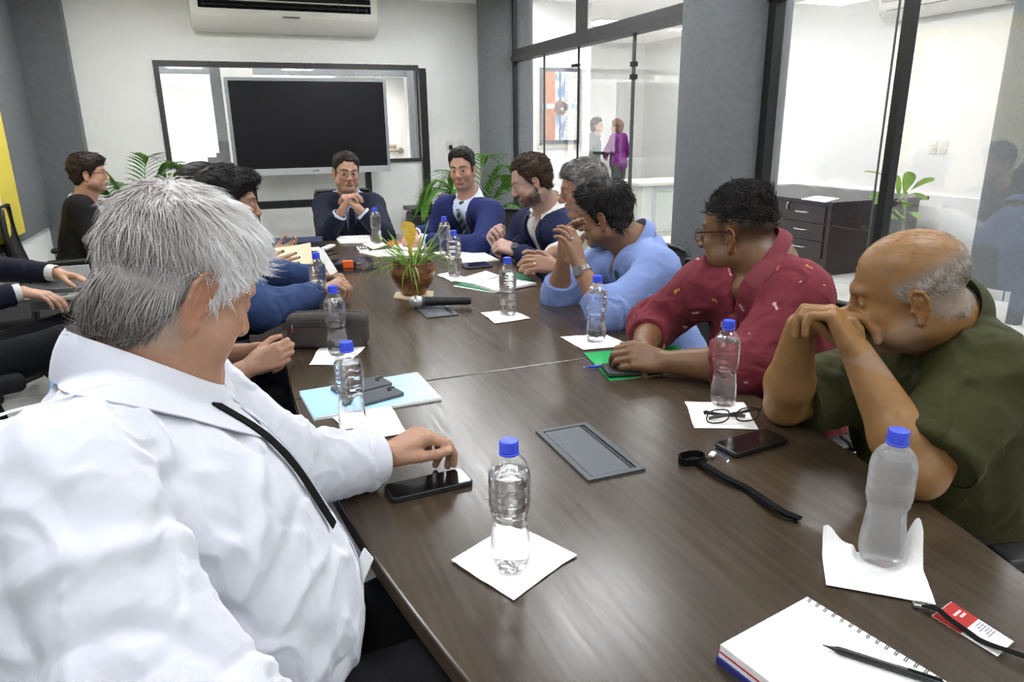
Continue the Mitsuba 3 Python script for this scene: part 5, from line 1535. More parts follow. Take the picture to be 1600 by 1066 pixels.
class Hand:
    """wrist: its point; d: from wrist to knuckles; n: out of the palm; side 'R' or 'L'; curl: degrees at the three joints (or per finger)."""

    def __init__(self, wrist, d, n, side, curl=(25, 30, 18), thumb=(0.6, 0.65, 0.35), bend=(10, 20), s=1.0, spread=0.0, fingers=None):
        self.w, self.d = np.asarray(wrist, float), unit(d)
        n = np.asarray(n, float)
        self.n = unit(n - (n @ self.d) * self.d)
        self.t = np.cross(self.d, self.n) * (1 if side == 'R' else -1)
        self.s, self.side, self.curl, self.thumb, self.bend, self.spread, self.fingers = s, side, curl, thumb, bend, spread, fingers or {}
        self.nails = []

    def node(self):
        w, d, n, t, s = self.w, self.d, self.n, self.t, self.s
        items = []
        base = w + d * 0.008 * s
        for k, (f, l, r) in KNUCKLE.items():
            kn = w + s * (d * f + t * l)
            items.append(('u', cone(base + t * l * 0.55 * s, kn, 0.0155 * s, (r + 0.0022) * s), 0.010))
        items.append(('u', cone(w + s * (d * 0.028 + t * 0.018 + n * 0.008), w + s * (d * 0.060 + t * 0.020 + n * 0.006), 0.0165 * s, 0.010 * s), 0.012))
        items.append(('u', cone(w + s * (d * 0.025 - t * 0.018 + n * 0.006), w + s * (d * 0.062 - t * 0.024 + n * 0.004), 0.014 * s, 0.010 * s), 0.012))
        for k, (f, l, r) in KNUCKLE.items():
            p = w + s * (d * f + t * l)
            cu = self.fingers.get(k, self.curl)
            sp = math.radians(self.spread * l / 0.028)
            dd = d * math.cos(sp) + t * math.sin(sp)
            ang, fi, rr = 0.0, [], r * s
            for seg, (ln, bend) in enumerate(zip(HAND_LEN[k], cu)):
                ang += math.radians(bend)
                e = dd * math.cos(ang) + n * math.sin(ang)
                q = p + e * ln * s
                r2 = rr * (0.93 if seg < 2 else 0.82)
                fi.append(('u', cone(p, q, rr, r2), 0.0015))
                p, rr = q, r2
            back = -n * math.cos(ang) + dd * math.sin(ang)
            self.nails.append((p - e * 0.003 * s + back * rr * 0.9, 0.0062 * s))
            items.append(('u', Group(fi), 0.004))
        # thumb
        a, b, c = self.thumb
        p = w + s * (d * 0.020 + t * 0.022 + n * 0.006)
        td = unit(d * a + t * b + n * c)
        inward = unit(d * 0.8 - t * 0.5 + n * 0.3)
        fi = []
        for ln, r1, r2, bd in ((0.044, 0.0150, 0.0115, 0), (0.033, 0.0112, 0.0102, self.bend[0]), (0.028, 0.0102, 0.0082, self.bend[1])):
            x = math.radians(bd)
            td = unit(td * math.cos(x) + unit(inward - (inward @ td) * td) * math.sin(x))
            q = p + td * ln * s
            fi.append(('u', cone(p, q, r1 * s, r2 * s), 0.003))
            p = q
        back = unit(-n + 0.6 * t - ((-n + 0.6 * t) @ td) * td)
        self.nails.append((p - td * 0.002 * s + back * 0.007 * s, 0.0075 * s))
        items.append(('u', Group(fi), 0.008))
        return Group(items)


def ik(a, b, l1, l2, hint):
    """The elbow or knee between a and b; b is pulled in if it is out of reach."""
    a, b = np.asarray(a, float), np.asarray(b, float)
    v = b - a
    L = np.linalg.norm(v)
    u = v / L
    if L > (l1 + l2) * 0.995:
        k = L / ((l1 + l2) * 0.995)
        l1, l2 = l1 * k, l2 * k
    x = (l1 * l1 - l2 * l2 + L * L) / (2 * L)
    h = math.sqrt(max(l1 * l1 - x * x, 0))
    w = np.asarray(hint, float)
    w = unit(w - (w @ u) * u)
    return a + u * x + w * h


SKINMAT = {}


def skin_mat():
    if 'mat_skin' not in scene:
        scene['mat_skin'] = {'type': 'twosided', 'bsdf': {'type': 'principled', 'base_color': VCOL, 'roughness': 0.46, 'specular': 0.45}}
        scene['mat_hair'] = {'type': 'twosided', 'bsdf': {'type': 'principled', 'base_color': VCOL, 'roughness': 0.58, 'specular': 0.25}}
        scene['mat_eye'] = {'type': 'twosided', 'bsdf': {'type': 'principled', 'base_color': VCOL, 'roughness': 0.12, 'specular': 0.6}}
        scene['mat_cloth'] = {'type': 'twosided', 'bsdf': {'type': 'principled', 'base_color': VCOL, 'roughness': 0.85, 'sheen': 0.25, 'specular': 0.25}}


def hair_depth(h, q, style):
    """Hairline height and hair thickness over the head, at local points q."""
    a = np.abs(np.degrees(np.arctan2(q[:, 0] + style.get('part', 0) * 0, q[:, 1])))
    line = np.interp(a, [0, 25, 42, 58, 72, 84, 92, 104, 118, 140, 180], style['line'])
    up = np.clip((q[:, 2] - line) / style.get('blend', 0.05), 0, 1)
    el = q[:, 2]
    top, side, back = style['top'], style['side'], style.get('back', style['side'])
    sb = side + (back - side) * np.clip((a - 90) / 70, 0, 1)
    t = sb + (top - sb) * np.clip((el - style.get('lo', 0.03)) / style.get('rise', 0.06), 0, 1)
    t = t + style.get('front', 0.0) * np.clip((q[:, 1] - 0.02) / 0.07, 0, 1) * np.clip((el - 0.04) / 0.04, 0, 1)
    t = t + style.get('right', 0.0) * np.clip(q[:, 0] / 0.05, -1, 1) * np.clip((el - 0.03) / 0.05, 0, 1)
    e = style.get('edge', 0.25)
    return line, t * (e + (1 - e) * up)


# hairline heights at 0, 25, 42, 58, 72, 84, 92, 104, 118, 140, 180 degrees from the face
LINE_FULL = [0.068, 0.066, 0.056, 0.036, 0.008, -0.022, 0.014, 0.012, -0.045, -0.066, -0.074]
LINE_BACK = [0.082, 0.086, 0.082, 0.046, 0.008, -0.020, 0.014, 0.012, -0.045, -0.066, -0.074]
LINE_LOW = [0.052, 0.050, 0.046, 0.032, 0.004, -0.024, 0.012, 0.010, -0.048, -0.070, -0.078]


def hair_solid(H, style):
    sk = H.skull() + [('u', H.E((0, -0.040, -0.062), (0.060, 0.050, 0.066)), 0.03)] + style.get('extra', [])
    base = Group(sk)

    def fn(P):
        q = H.local(P)
        line, t = hair_depth(H, q, style)
        d = base.ev(P) - (t * H.s).astype(F32)
        n1 = meshkit.fbm(q * style.get('clump', 34) * np.array([1, 0.55, 1]), 3, 3) - 0.5
        d = d - (style.get('rough', 0.008) * n1 * np.clip(t / 0.012, 0.2, 1)).astype(F32)
        cut = ((line - q[:, 2]) * 0.75 * H.s + 0.010 * (meshkit.noise(q * 60, 9) - 0.5) * style.get('ragged', 1.0)).astype(F32)
        e = np.minimum(np.linalg.norm((q - np.array([0.08, -0.013, -0.018])) * np.array([0.5, 1.05, 0.72]), axis=1), np.linalg.norm((q + np.array([0.08, 0.013, 0.018]) * np.array([1, 1, 1])) * np.array([0.5, 1.05, 0.72]), axis=1))
        e2 = np.linalg.norm((q - np.array([-0.08, -0.013, -0.018])) * np.array([0.5, 1.05, 0.72]), axis=1)
        e1 = np.linalg.norm((q - np.array([0.08, -0.013, -0.018])) * np.array([0.5, 1.05, 0.72]), axis=1)
        ear = ((0.021 - np.minimum(e1, e2)) * H.s).astype(F32)
        return smax(smax(d, cut, 0.006), ear, 0.004)
    g = Node(fn, base.c, base.R + 0.05)
    g.lo, g.hi = base.lo - 0.05, base.hi + 0.05
    return g


def strands(H, m, style, count, length, width, color, seed=0, lift=0.25, segs=4, jitter=0.35):
    """Hair strands growing from the hair's surface, combed along the style's flow."""
    r = np.random.default_rng(seed)
    n = vnormals(m)
    tri = m.faces
    area = m.area_faces
    f = r.choice(len(tri), count, p=area / area.sum())
    b = r.dirichlet((1, 1, 1), count)
    p = (m.vertices[tri[f]] * b[..., None]).sum(1)
    nn = (n[tri[f]] * b[..., None]).sum(1)
    nn /= np.linalg.norm(nn, axis=1, keepdims=True)
    q = H.local(p)
    ctr = np.array(style.get('whorl', (0, -0.07, 0.09)))
    flow = q - ctr
    flow = flow / np.maximum(np.linalg.norm(flow, axis=1, keepdims=True), 1e-6)
    flow = flow + np.array(style.get('comb', (0, 0.3, -0.2)))
    down = np.clip((0.06 - q[:, 2]) / 0.05, 0, 1)[:, None]
    flow = flow * (1 - 0.6 * down) + np.array(style.get('sidecomb', (0, -0.35, -0.8))) * down * 0.9
    g = meshkit.fbm(q * 30, 2, 4)[:, None]
    flow = flow + jitter * r.standard_normal((count, 3)) * 0.6 + jitter * 1.6 * np.stack([meshkit.fbm(q * 26 + k * 9, 2, k) - 0.5 for k in range(3)], 1)
    fw = flow @ H.R.T
    fw -= (fw * nn).sum(1, keepdims=True) * nn
    fw /= np.maximum(np.linalg.norm(fw, axis=1, keepdims=True), 1e-6)
    L = length * (0.55 + 0.7 * r.random(count)) * H.s
    lf = lift * (0.3 + r.random(count))
    t = np.linspace(0, 1, segs + 1)
    pts = p[:, None] - nn[:, None] * 0.0015 + L[:, None, None] * (t[None, :, None] * fw[:, None] + (lf[:, None] * t - 0.95 * lf[:, None] * t * t)[..., None] * nn[:, None])
    side = np.cross(fw, nn)
    wd = width * np.array([0.9, 1.0, 0.85, 0.6, 0.08])[:segs + 1] * H.s
    a = pts - side[:, None] * wd[None, :, None]
    bb = pts + side[:, None] * wd[None, :, None]
    c = pts + nn[:, None] * wd[None, :, None] * 0.9
    ring = np.stack([a, bb, c], 2)                     # count, segs+1, 3, 3
    V = ring.reshape(-1, 3)
    base = (np.arange(count) * (segs + 1) * 3)[:, None, None]
    F = []
    for s in range(segs):
        for k in range(3):
            k2 = (k + 1) % 3
            F.append(np.stack([base[..., 0] + s * 3 + k, base[..., 0] + s * 3 + k2, base[..., 0] + (s + 1) * 3 + k2], -1))
            F.append(np.stack([base[..., 0] + s * 3 + k, base[..., 0] + (s + 1) * 3 + k2, base[..., 0] + (s + 1) * 3 + k], -1))
    F = np.concatenate(F, 1).reshape(-1, 3)
    col = np.repeat(color(q, r), (segs + 1) * 3, axis=0)
    return trimesh.Trimesh(V, F, process=False), col


def two_tone(a, b, scale=30, seed=3):
    A, Bc = np.array(lin(a)), np.array(lin(b))

    def fn(q, r=None):
        t = meshkit.fbm(q * scale, 3, seed)
        if r is not None:
            t = t + 0.35 * (r.random(len(q)) - 0.5)
        t = np.clip((t - 0.25) / 0.5, 0, 1)[:, None]
        return A * (1 - t) + Bc * t
    return fn


def paint_skin(V, H, tone, lip, hands=(), beard=None, brows=None, scalp=None, extra=None, ruddy=0.25):
    """Skin colours per vertex: mottling, lips, eyebrows, stubble, nails."""
    base = np.array(lin(tone))
    n = meshkit.fbm(V * 70, 3, 2)[:, None]
    col = base * (0.88 + 0.24 * n)
    red = np.array([1.10, 0.86, 0.80])
    q = H.local(V)
    near = np.linalg.norm(q, axis=1) < 0.2

    def spot(c, rad, soft=0.35):
        d = np.sqrt((((q - np.array(c)) / np.array(rad)) ** 2).sum(1))
        return np.clip((1 + soft - d) / (2 * soft), 0, 1)[:, None] * near[:, None]
    rd = np.maximum.reduce([spot((0, 0.108, -0.035), (0.016, 0.02, 0.014), 0.6)] + [spot((s * 0.043, 0.075, -0.035), (0.022, 0.03, 0.02), 0.7) for s in (-1, 1)] + [spot((s * 0.079, -0.014, -0.018), (0.012, 0.022, 0.034), 0.4) for s in (-1, 1)])
    col = col * (1 + ruddy * rd * (red - 1) * 2)
    m = np.maximum(spot((0, 0.098, -0.0648), (0.021, 0.010, 0.0042), 0.3), spot((0, 0.098, -0.0755), (0.019, 0.010, 0.0050), 0.3))
    col = col * (1 - m) + np.array(lin(lip)) * m
    if beard:
        bc, amt, fn = beard
        gr = 0.45 + 1.1 * meshkit.fbm(q * 170, 2, 6)
        w = np.clip(fn(q), 0, 1) * near * np.clip(gr, 0, 1) * amt
        w = w[:, None] * (1 - m)
        col = col * (1 - w) + np.array(lin(bc)) * w
    if scalp:
        sc, amt, fn = scalp
        gr = 0.5 + 1.0 * meshkit.fbm(q * np.array([210, 120, 160]), 2, 8)
        w = (np.clip(fn(q), 0, 1) * near * np.clip(gr, 0, 1) * amt)[:, None]
        col = col * (1 - w) + np.array(lin(sc)) * w
    if brows:
        bc, amt = brows
        ax_ = np.abs(q[:, 0])
        zc = 0.0195 + 0.006 * np.sin(np.clip((ax_ - 0.012) / 0.04, 0, 1) * 2.4)
        w = np.clip(1.6 - np.abs(q[:, 2] - zc) / 0.0042, 0, 1) * np.clip((ax_ - 0.008) / 0.006, 0, 1) * np.clip((0.056 - ax_) / 0.012, 0, 1) * (q[:, 1] > 0.03)
        w = (w * amt * np.clip(0.5 + 0.9 * meshkit.fbm(q * 300, 2, 5), 0, 1))[:, None]
        col = col * (1 - w) + np.array(lin(bc)) * w
    for hd in hands:
        for c, r in hd.nails:
            d = np.linalg.norm(V - c, axis=1)
            w = np.clip((r - d) / (0.3 * r), 0, 1)[:, None] * 0.75
            col = col * (1 - w) + (base * np.array([1.12, 1.0, 1.0]) + 0.06) * w
    if extra is not None:
        col = extra(V, q, col)
    return np.clip(col, 0.002, 0.95)


def beard_zone(full=True):
    def fn(q):
        jaw = np.clip((-0.052 - q[:, 2] + 0.35 * np.clip(0.06 - q[:, 1], -0.05, 0.08)) / 0.012, 0, 1) * (q[:, 1] > -0.01) * np.clip((q[:, 2] + 0.135) / 0.02, 0, 1)
        mo = np.clip(1.5 - np.sqrt((q[:, 0] / 0.030) ** 2 + ((q[:, 2] + 0.0575) / 0.0075) ** 2), 0, 1) * (q[:, 1] > 0.06)
        go = np.clip(1.5 - np.sqrt((q[:, 0] / 0.024) ** 2 + ((q[:, 2] + 0.094) / 0.015) ** 2), 0, 1) * (q[:, 1] > 0.05)
        return np.maximum(jaw, mo) if full else np.maximum(mo, go)
    return fn


def eye_mesh(H, s, look, iris):
    c = H.P(s * 0.0315, 0.0755, -0.001)
    m = trimesh.creation.icosphere(3, 0.0129 * H.s)
    d = unit(H.R @ np.array(look))
    a = np.degrees(np.arccos(np.clip((m.vertices / (0.0129 * H.s)) @ d, -1, 1)))[:, None]
    col = np.where(a < 12, 0.01, np.where(a < 29, np.array(lin(iris))[None], np.array([[0.36, 0.33, 0.31]])))
    m.apply_translation(c)
    return m, col


def folds(V, N, lines, node_normals=True):
    """Displacement along the normals from fold lines: (points, height, width)."""
    d = np.zeros(len(V))
    for pts, amp, wid in lines:
        pth = spline(pts, 40)
        lo, hi = pth.min(0) - 3 * wid, pth.max(0) + 3 * wid
        ix = np.flatnonzero(((V > lo) & (V < hi)).all(1))
        if len(ix) == 0:
            continue
        D = np.sqrt(((V[ix, None, :] - pth[None]) ** 2).sum(2))
        j = D.argmin(1)
        taper = np.sin(np.pi * np.clip((j + 2) / 43, 0, 1)) ** 0.5
        d[ix] += amp * taper * np.exp(-(D.min(1) / wid) ** 2)
    return d


def along(V, a, b):
    a, b = np.asarray(a, float), np.asarray(b, float)
    v = b - a
    L = np.linalg.norm(v)
    u = v / L
    x = (V - a) @ u
    r = V - a - x[:, None] * u
    return x / L, np.linalg.norm(r, axis=1), r, u


def sleeve_creases(V, N, a, e, w, amp, rad=0.10, seed=0):
    """Creases running round a sleeve, deepest at the elbow."""
    out = np.zeros(len(V))
    for p, q, near_end in ((a, e, True), (e, w, False)):
        x, r, rv, u = along(V, p, q)
        m = np.clip((rad - r) / 0.03, 0, 1) * np.clip((x + 0.15) / 0.15, 0, 1) * np.clip((1.15 - x) / 0.15, 0, 1)
        L = np.linalg.norm(np.asarray(q) - np.asarray(p))
        c = rv / np.maximum(r[:, None], 1e-6)
        nz = meshkit.fbm(np.column_stack([x * L * 30 + 1.2 * c[:, 0], c[:, 0] * 0.9 + seed, c[:, 1] * 0.9 + c[:, 2] * 0.9]), 3, seed)
        ridge = 1 - np.abs(2 * nz - 1) * 2.2
        wgt = 0.35 + 0.65 * np.exp(-((x - (1 if near_end else 0)) / 0.28) ** 2)
        out += amp * m * wgt * ridge
    return out * 0.7


def cloth_noise(V, amp, scale=7, seed=1, stretch=(1, 1, 0.55), sharp=0.055):
    """Long soft creases: ridges along the level lines of a warped noise."""
    q = V * scale * np.array(stretch)
    w = np.stack([meshkit.fbm(q * 0.6 + 11 * k, 2, seed + k) for k in range(3)], 1)
    n = meshkit.fbm(q + 1.6 * w, 2, seed)
    m = 0.3 + 0.7 * meshkit.noise(q * 0.8 + 5, seed + 9)
    return amp * m * (np.exp(-((n - 0.52) / sharp) ** 2) - 0.7 * np.exp(-((n - 0.40) / (1.4 * sharp)) ** 2) + 0.5 * np.exp(-((n - 0.66) / sharp) ** 2) - 0.1)


def fold_lines(node, b, spec, dirv, start=0.5):
    """Fold lines drawn in the torso's own axes (x right, z up) and laid on the solid along -dirv: [(points, height, width)]."""
    out = []
    for pts, amp, wid in spec:
        p = np.array([b.at(x, 0, z) for x, z in pts]) + unit(dirv) * start
        out.append((trace(node, p, -unit(dirv)).astype(float), amp, wid))
    return out

class Body:
    """Joints of a seated or standing figure. az: where the chest faces, lean: how far it leans forward, tilt: to its right."""

    def __init__(self, pelvis, az, lean=8, tilt=0, L=0.50, sw=0.185, s=1.0, C7=None, shR=None, shL=None, hipw=0.09):
        self.s = s
        self.p = np.asarray(pelvis, float)
        a = math.radians(az)
        self.f0 = np.array([math.sin(a), math.cos(a), 0])
        self.r = np.array([math.cos(a), -math.sin(a), 0])
        z = np.array([0, 0, 1.0])
        if C7 is not None:
            self.C7 = np.asarray(C7, float)
            self.t = unit(self.C7 - self.p)
        else:
            le, ti = math.radians(lean), math.radians(tilt)
            self.t = unit(z * math.cos(le) + self.f0 * math.sin(le) + self.r * math.tan(ti))
            self.C7 = self.p + self.t * L * s
        self.L = float(np.linalg.norm(self.C7 - self.p))
        self.r = unit(self.r - (self.r @ self.t) * self.t)
        self.f = np.cross(self.t, self.r)
        self.M = np.stack([self.r, self.f, self.t], 1)
        self.sh = {'R': self.at(sw * s, 0.0, -0.045 * s) if shR is None else np.asarray(shR, float), 'L': self.at(-sw * s, 0.0, -0.045 * s) if shL is None else np.asarray(shL, float)}
        self.hip = {'R': self.p + self.r * hipw * s, 'L': self.p - self.r * hipw * s}
        self.el, self.wr, self.kn, self.an = {}, {}, {}, {}

    def at(self, x, y, z):
        """The point at x to the right, y forward of and z above the neck's base, in the torso's own axes."""
        return self.C7 + self.M @ np.array([x, y, z])

    def loc(self, V):
        return (V - self.C7) @ self.M

    def arm(self, side, wrist, hint, up=0.285, fore=0.255):
        w = np.asarray(wrist, float)
        self.el[side] = ik(self.sh[side], w, up * self.s, fore * self.s, hint)
        self.wr[side] = w
        return self

    def arm_by(self, side, elbow, wrist):
        self.el[side], self.wr[side] = np.asarray(elbow, float), np.asarray(wrist, float)
        return self

    def leg(self, side, knee, ankle):
        self.kn[side], self.an[side] = np.asarray(knee, float), np.asarray(ankle, float)
        return self

    def neck(self, H, k=0.6):
        """The axis of the neck for collars and neck holes: from its base towards the head."""
        a = self.at(0, 0.018, -0.030)
        n = H.P(0, -0.026, -0.060)
        self.nt = unit(self.t * (1 - k) + unit(n - a) * k)
        self.nc = a + self.nt * 0.030
        self.nr = unit(self.r - (self.r @ self.nt) * self.nt)
        self.nM = np.stack([self.nr, np.cross(self.nt, self.nr), self.nt], 1)
        return self

    def seat_legs(self, reach=0.40, foot=0.05, spread=0.02):
        for sd, k in (('R', 1), ('L', -1)):
            kn = self.hip[sd] + self.f0 * reach * self.s + self.r * k * spread
            kn[2] = self.p[2] + 0.03
            an = kn + self.f0 * foot
            an[2] = 0.085
            self.leg(sd, kn, an)
        return self


def torso(b, fat=0.0, off=0.0, chest=1.0, belly=None, width=1.0):
    s = b.s
    M = b.M
    z0 = -b.L
    w = width
    it = [('u', ell(b.at(0, 0.01, z0 + 0.03), np.array([0.172 * w + 0.03 * fat, 0.125 + 0.04 * fat, 0.14]) * s + off, M), 0),
          ('u', ell(b.at(0, 0.028 + 0.03 * fat, z0 * 0.66), np.array([0.158 * w + 0.035 * fat, 0.116 + 0.05 * fat, 0.17]) * s + off, M), 0.06),
          ('u', ell(b.at(0, 0.030, z0 * 0.36), np.array([0.172 * w + 0.015 * fat, 0.118 * chest + 0.01 * fat, 0.165]) * s + off, M), 0.06),
          ('u', cone(b.sh['L'] + (b.C7 - b.sh['L']) * 0.18 + b.t * -0.012, b.sh['R'] + (b.C7 - b.sh['R']) * 0.18 + b.t * -0.012, 0.066 * s + off, 0.066 * s + off), 0.07)]
    for sd in 'LR':
        it.append(('u', cone(b.at(0, 0.000, -0.052), b.sh[sd] + b.t * -0.002, 0.056 * s + off, 0.052 * s + off), 0.05))
    if belly:
        for c, rad in belly:
            it.append(('u', ell(b.at(*c), np.array(rad) + off, M), 0.08))
    return Group(it)


def sleeve(b, sd, r0, r1, r2, to=1.0, cut=True, flare=0.0, k=0.03):
    """A sleeve from the shoulder; to: how far down the forearm it runs (negative: it ends on the upper arm, at 1 + to)."""
    S, E, W = b.sh[sd], b.el[sd], b.wr[sd]
    if to < 0:
        e = S + (E - S) * (1 + to)
        g = Group([('u', cone(S, S + (E - S) * (1 + to + 0.12), r0, r1 + flare), 0), ('i', half(e, E - S), 0.004)])
        return g
    end = E + (W - E) * to
    r_end = r1 + (r2 - r1) * to
    low = Group([('u', cone(E, E + (W - E) * (to + 0.15), r1, r_end + flare), 0)] + ([('i', half(end, W - E), 0.003)] if cut else []))
    return Group([('u', cone(S, E, r0, r1), 0), ('u', low, k)])


def bare_arm(b, sd, r0=0.046, r1=0.040, r2=0.026, full=True):
    S, E, W = b.sh[sd], b.el[sd], b.wr[sd]
    s = b.s
    if not full:
        return [('u', cone(S, E, 0.03, 0.03), 0.02), ('u', cone(E, E + (W - E) * 0.6, 0.03, 0.026), 0.02), ('u', cone(E + (W - E) * 0.6, W, 0.029 * s, r2 * s), 0.02)]
    mid = E + (W - E) * 0.28
    return [('u', cone(S, E, r0 * s, (r1 - 0.002) * s), 0.02), ('u', cone(E, mid, r1 * s, (r1 + 0.006) * s), 0.02), ('u', cone(mid, W, (r1 + 0.006) * s, r2 * s), 0.02),
            ('u', ell((S + E) / 2 + (b.f * 0.012), np.array([0.045, 0.045, 0.07]) * s, None), 0.03)]


def body_mesh(b, H, hands, h, full=(), neck=0.056, arms=None, thin=True):
    """Head, neck, arms and hands as one continuous surface (slim where clothes hide it)."""
    nb = H.P(0, -0.028, -0.055)
    b.neck(H)
    it = [('u', H.node(), 0),
          ('u', cone(b.at(0, 0.020, -0.02), nb, (neck + 0.006) * b.s, neck * b.s), 0.022),
          ('u', cone(b.at(0, 0.035, -0.06), H.P(0, 0.018, -0.085), 0.045 * b.s, 0.040 * b.s), 0.03),
          ('u', cone(b.at(0, 0.02, -0.30), b.at(0, 0.02, -0.04), 0.05, 0.075), 0.05),
          ('u', cone(b.sh['L'], b.sh['R'], 0.034, 0.034), 0.03)]
    for sd in 'LR':
        kw = (arms or {}).get(sd, {})
        it += bare_arm(b, sd, full=sd in full, **kw)
    for hd in hands:
        it.append(('u', hd.node(), 0.010 if len(hands) < 3 else 0.004))
    m = relax(surface(Group(it), h), 1, 0.4)
    return thin_out(m, h * 0.08) if thin else m


def collar_mesh(b, solid=None, lift=0.0, reach=0.06, ra=0.070, rb=0.074, stand=0.034, fall=0.048, point=0.075, gap=16, flare=12, fwd=0.0, drop=0.035, spread=0.016, thick=0.0022, n=(90, 16)):
    """A shirt collar: a stand round the neck and a leaf folded down over it, open in front by gap degrees each side."""
    def fn(u, v):
        vf = np.clip((v - 0.4) / 0.6, 0, 1)
        g = np.radians(gap + flare * vf)
        a = g + u * (2 * np.pi - 2 * g)          # 0: front
        ca, sa = np.cos(a), np.sin(a)
        front = np.clip((1 + ca) / 2, 0, 1) ** 1.5
        end = np.clip(1 - np.minimum(u, 1 - u) / 0.16, 0, 1)
        vs = np.clip(v / 0.4, 0, 1)
        leaf = fall + (point - fall) * end ** 1.5
        z = stand * vs - leaf * vf - drop * front + lift
        rad = 0.004 * vs + (spread + 0.010 * end) * vf ** 0.8 + 0.003 * np.sin(np.pi * vf)
        p = np.stack([(ra + rad) * sa, (rb + rad) * ca + fwd, z], -1)
        q = b.nc + p @ b.nM.T
        if solid is not None:          # the leaf lies on the cloth, not in it
            out = np.stack([sa, ca, 0.35 * np.ones_like(sa)], -1) @ b.nM.T
            go = np.zeros(sa.shape)
            for _ in range(6):
                d = solid.ev((q + out * go[..., None]).reshape(-1, 3).astype(F32)).reshape(sa.shape)
                go = np.minimum(go + np.clip(0.004 - d, 0, 0.03) * np.clip(vf * 4, 0, 1), reach)
            q = q + out * go[..., None]
        return q
    return sheet(fn, n[0], n[1], thick)


def drape_strip(node, pts, width, thick, dirv, side, off=0.004, n=40, start=0.35):
    """A band that follows a solid's surface: pts are points near it, moved along -dirv onto it."""
    p = spline(pts, n) + unit(dirv) * start
    q = trace(node, p, -unit(dirv), off=off)
    return ribbon(q, width, thick, side=side)


def patch(node, corner_fn, nu, nv, dirv, off, thick, start=0.35):
    """A thin patch on a solid's surface; corner_fn(u, v) gives points in front of it."""
    def fn(u, v):
        p = corner_fn(u, v)
        q = trace(node, p.reshape(-1, 3) + unit(dirv) * start, -unit(dirv), off=off)
        return q.reshape(p.shape).astype(float)
    return sheet(fn, nu, nv, thick)


def open_neck(b, node, r=0.066, vdepth=0.10, vwidth=0.035):
    """Cuts the neck hole and a small V below the throat into a shirt."""
    C7, M = b.C7.astype(F32), b.M.astype(F32)

    def cutter(P):
        q = (P - C7) @ M
        hw = vwidth * np.clip(1 + (q[:, 2] + 0.03) / vdepth, -1, 1.6)
        return np.maximum(np.maximum((np.abs(q[:, 0]) - hw) * 0.9, np.maximum(0.040 - q[:, 1], q[:, 1] - 0.20)), -0.5 * (q[:, 2] + vdepth + 0.08))
    it = [('u', node, 0), ('s', cone(b.nc - b.nt * 0.03, b.nc + b.nt * 0.16, r * b.s, (r + 0.03) * b.s), 0.006)]
    if vdepth:
        it.append(('s', Node(cutter, b.at(0, 0.1, -vdepth / 2), 0.3), 0.006))
    return Group(it)


def cloth_part(key, name, node, h, color, disp=None, label=None, pattern=None, bsdf='mat_cloth', rel=1, thin=True):
    m = relax(surface(node, h), rel, 0.5)
    N = vnormals(m)
    V = np.array(m.vertices)
    if disp is not None:
        m.vertices = V + N * disp(V, N)[:, None]
        relax(m, 1, 0.3)
    if thin:
        m = thin_out(m, h * 0.09)
    V = np.array(m.vertices)
    c = np.tile(np.array(lin(color)), (len(V), 1)) * (0.96 + 0.08 * meshkit.noise(V * 40, 5)[:, None])
    if pattern:
        c = pattern(V, c)
    return part(key, name, m, bsdf, True, label=label, color=c)


def trousers_node(b, r=(0.105, 0.082, 0.062), fat=0.0, hem=True):
    it = [('u', ell(b.p + np.array([0, 0, -0.01]), np.array([0.175 + 0.03 * fat, 0.14 + 0.03 * fat, 0.12]) * b.s, b.M), 0)]
    for sd in 'LR':
        g = [('u', cone(b.hip[sd], b.kn[sd], (r[0] + 0.02 * fat) * b.s, (r[1] + 0.01 * fat) * b.s), 0), ('u', cone(b.kn[sd], b.an[sd], r[1] * b.s, r[2] * b.s), 0.03)]
        it.append(('u', Group(g), 0.03))
    return Group(it)


def shoes(key, b, color='#151414'):
    if 'mat_shoe_' + color[1:] not in scene:
        mat('shoe_' + color[1:], color, 0.3)
    for sd in 'LR':
        a = b.an[sd]
        f = unit(b.f0 * (b.foot_dir if hasattr(b, 'foot_dir') else 1))
        g = Group([('u', ell(a + f * 0.015 + np.array([0, 0, -0.04]), (0.042, 0.05, 0.05), None), 0), ('u', cone(a + f * 0.02 + np.array([0, 0, -0.052]), a + f * 0.16 + np.array([0, 0, -0.056]), 0.036, 0.030), 0.03), ('i', half((0, 0, 0.004), (0, 0, -1)), 0.004)])
        part(key, 'shoe', surface(g, 0.008), 'mat_shoe_' + color[1:], True)


def add_head_parts(key, H, style, haircol, count, iris='#2a1a10', look=(0, 1, 0), hair_h=0.004, length=0.03, width=0.0011, lift=0.25, seed=1, jitter=0.35, hair=True):
    for s in (-1, 1):
        m, c = eye_mesh(H, s, look, iris)
        part(key, 'eye', m, 'mat_eye', True, color=c)
    if hair:
        g = hair_solid(H, style)
        m = relax(surface(g, hair_h * H.s), 1, 0.4)
        c = haircol(H.local(m.vertices))
        if count:
            sm, sc = strands(H, m, style, count, length, width, haircol, seed, lift, jitter=jitter)
            V = np.vstack([m.vertices, sm.vertices])
            F = np.vstack([m.faces, sm.faces + len(m.vertices)])
            N = np.vstack([vnormals(m), vnormals(sm)])
            part(key, 'hair', trimesh.Trimesh(V, F, process=False), 'mat_hair', True, color=np.vstack([c * 0.8, sc]))
        else:
            part(key, 'hair', m, 'mat_hair', True, color=c)


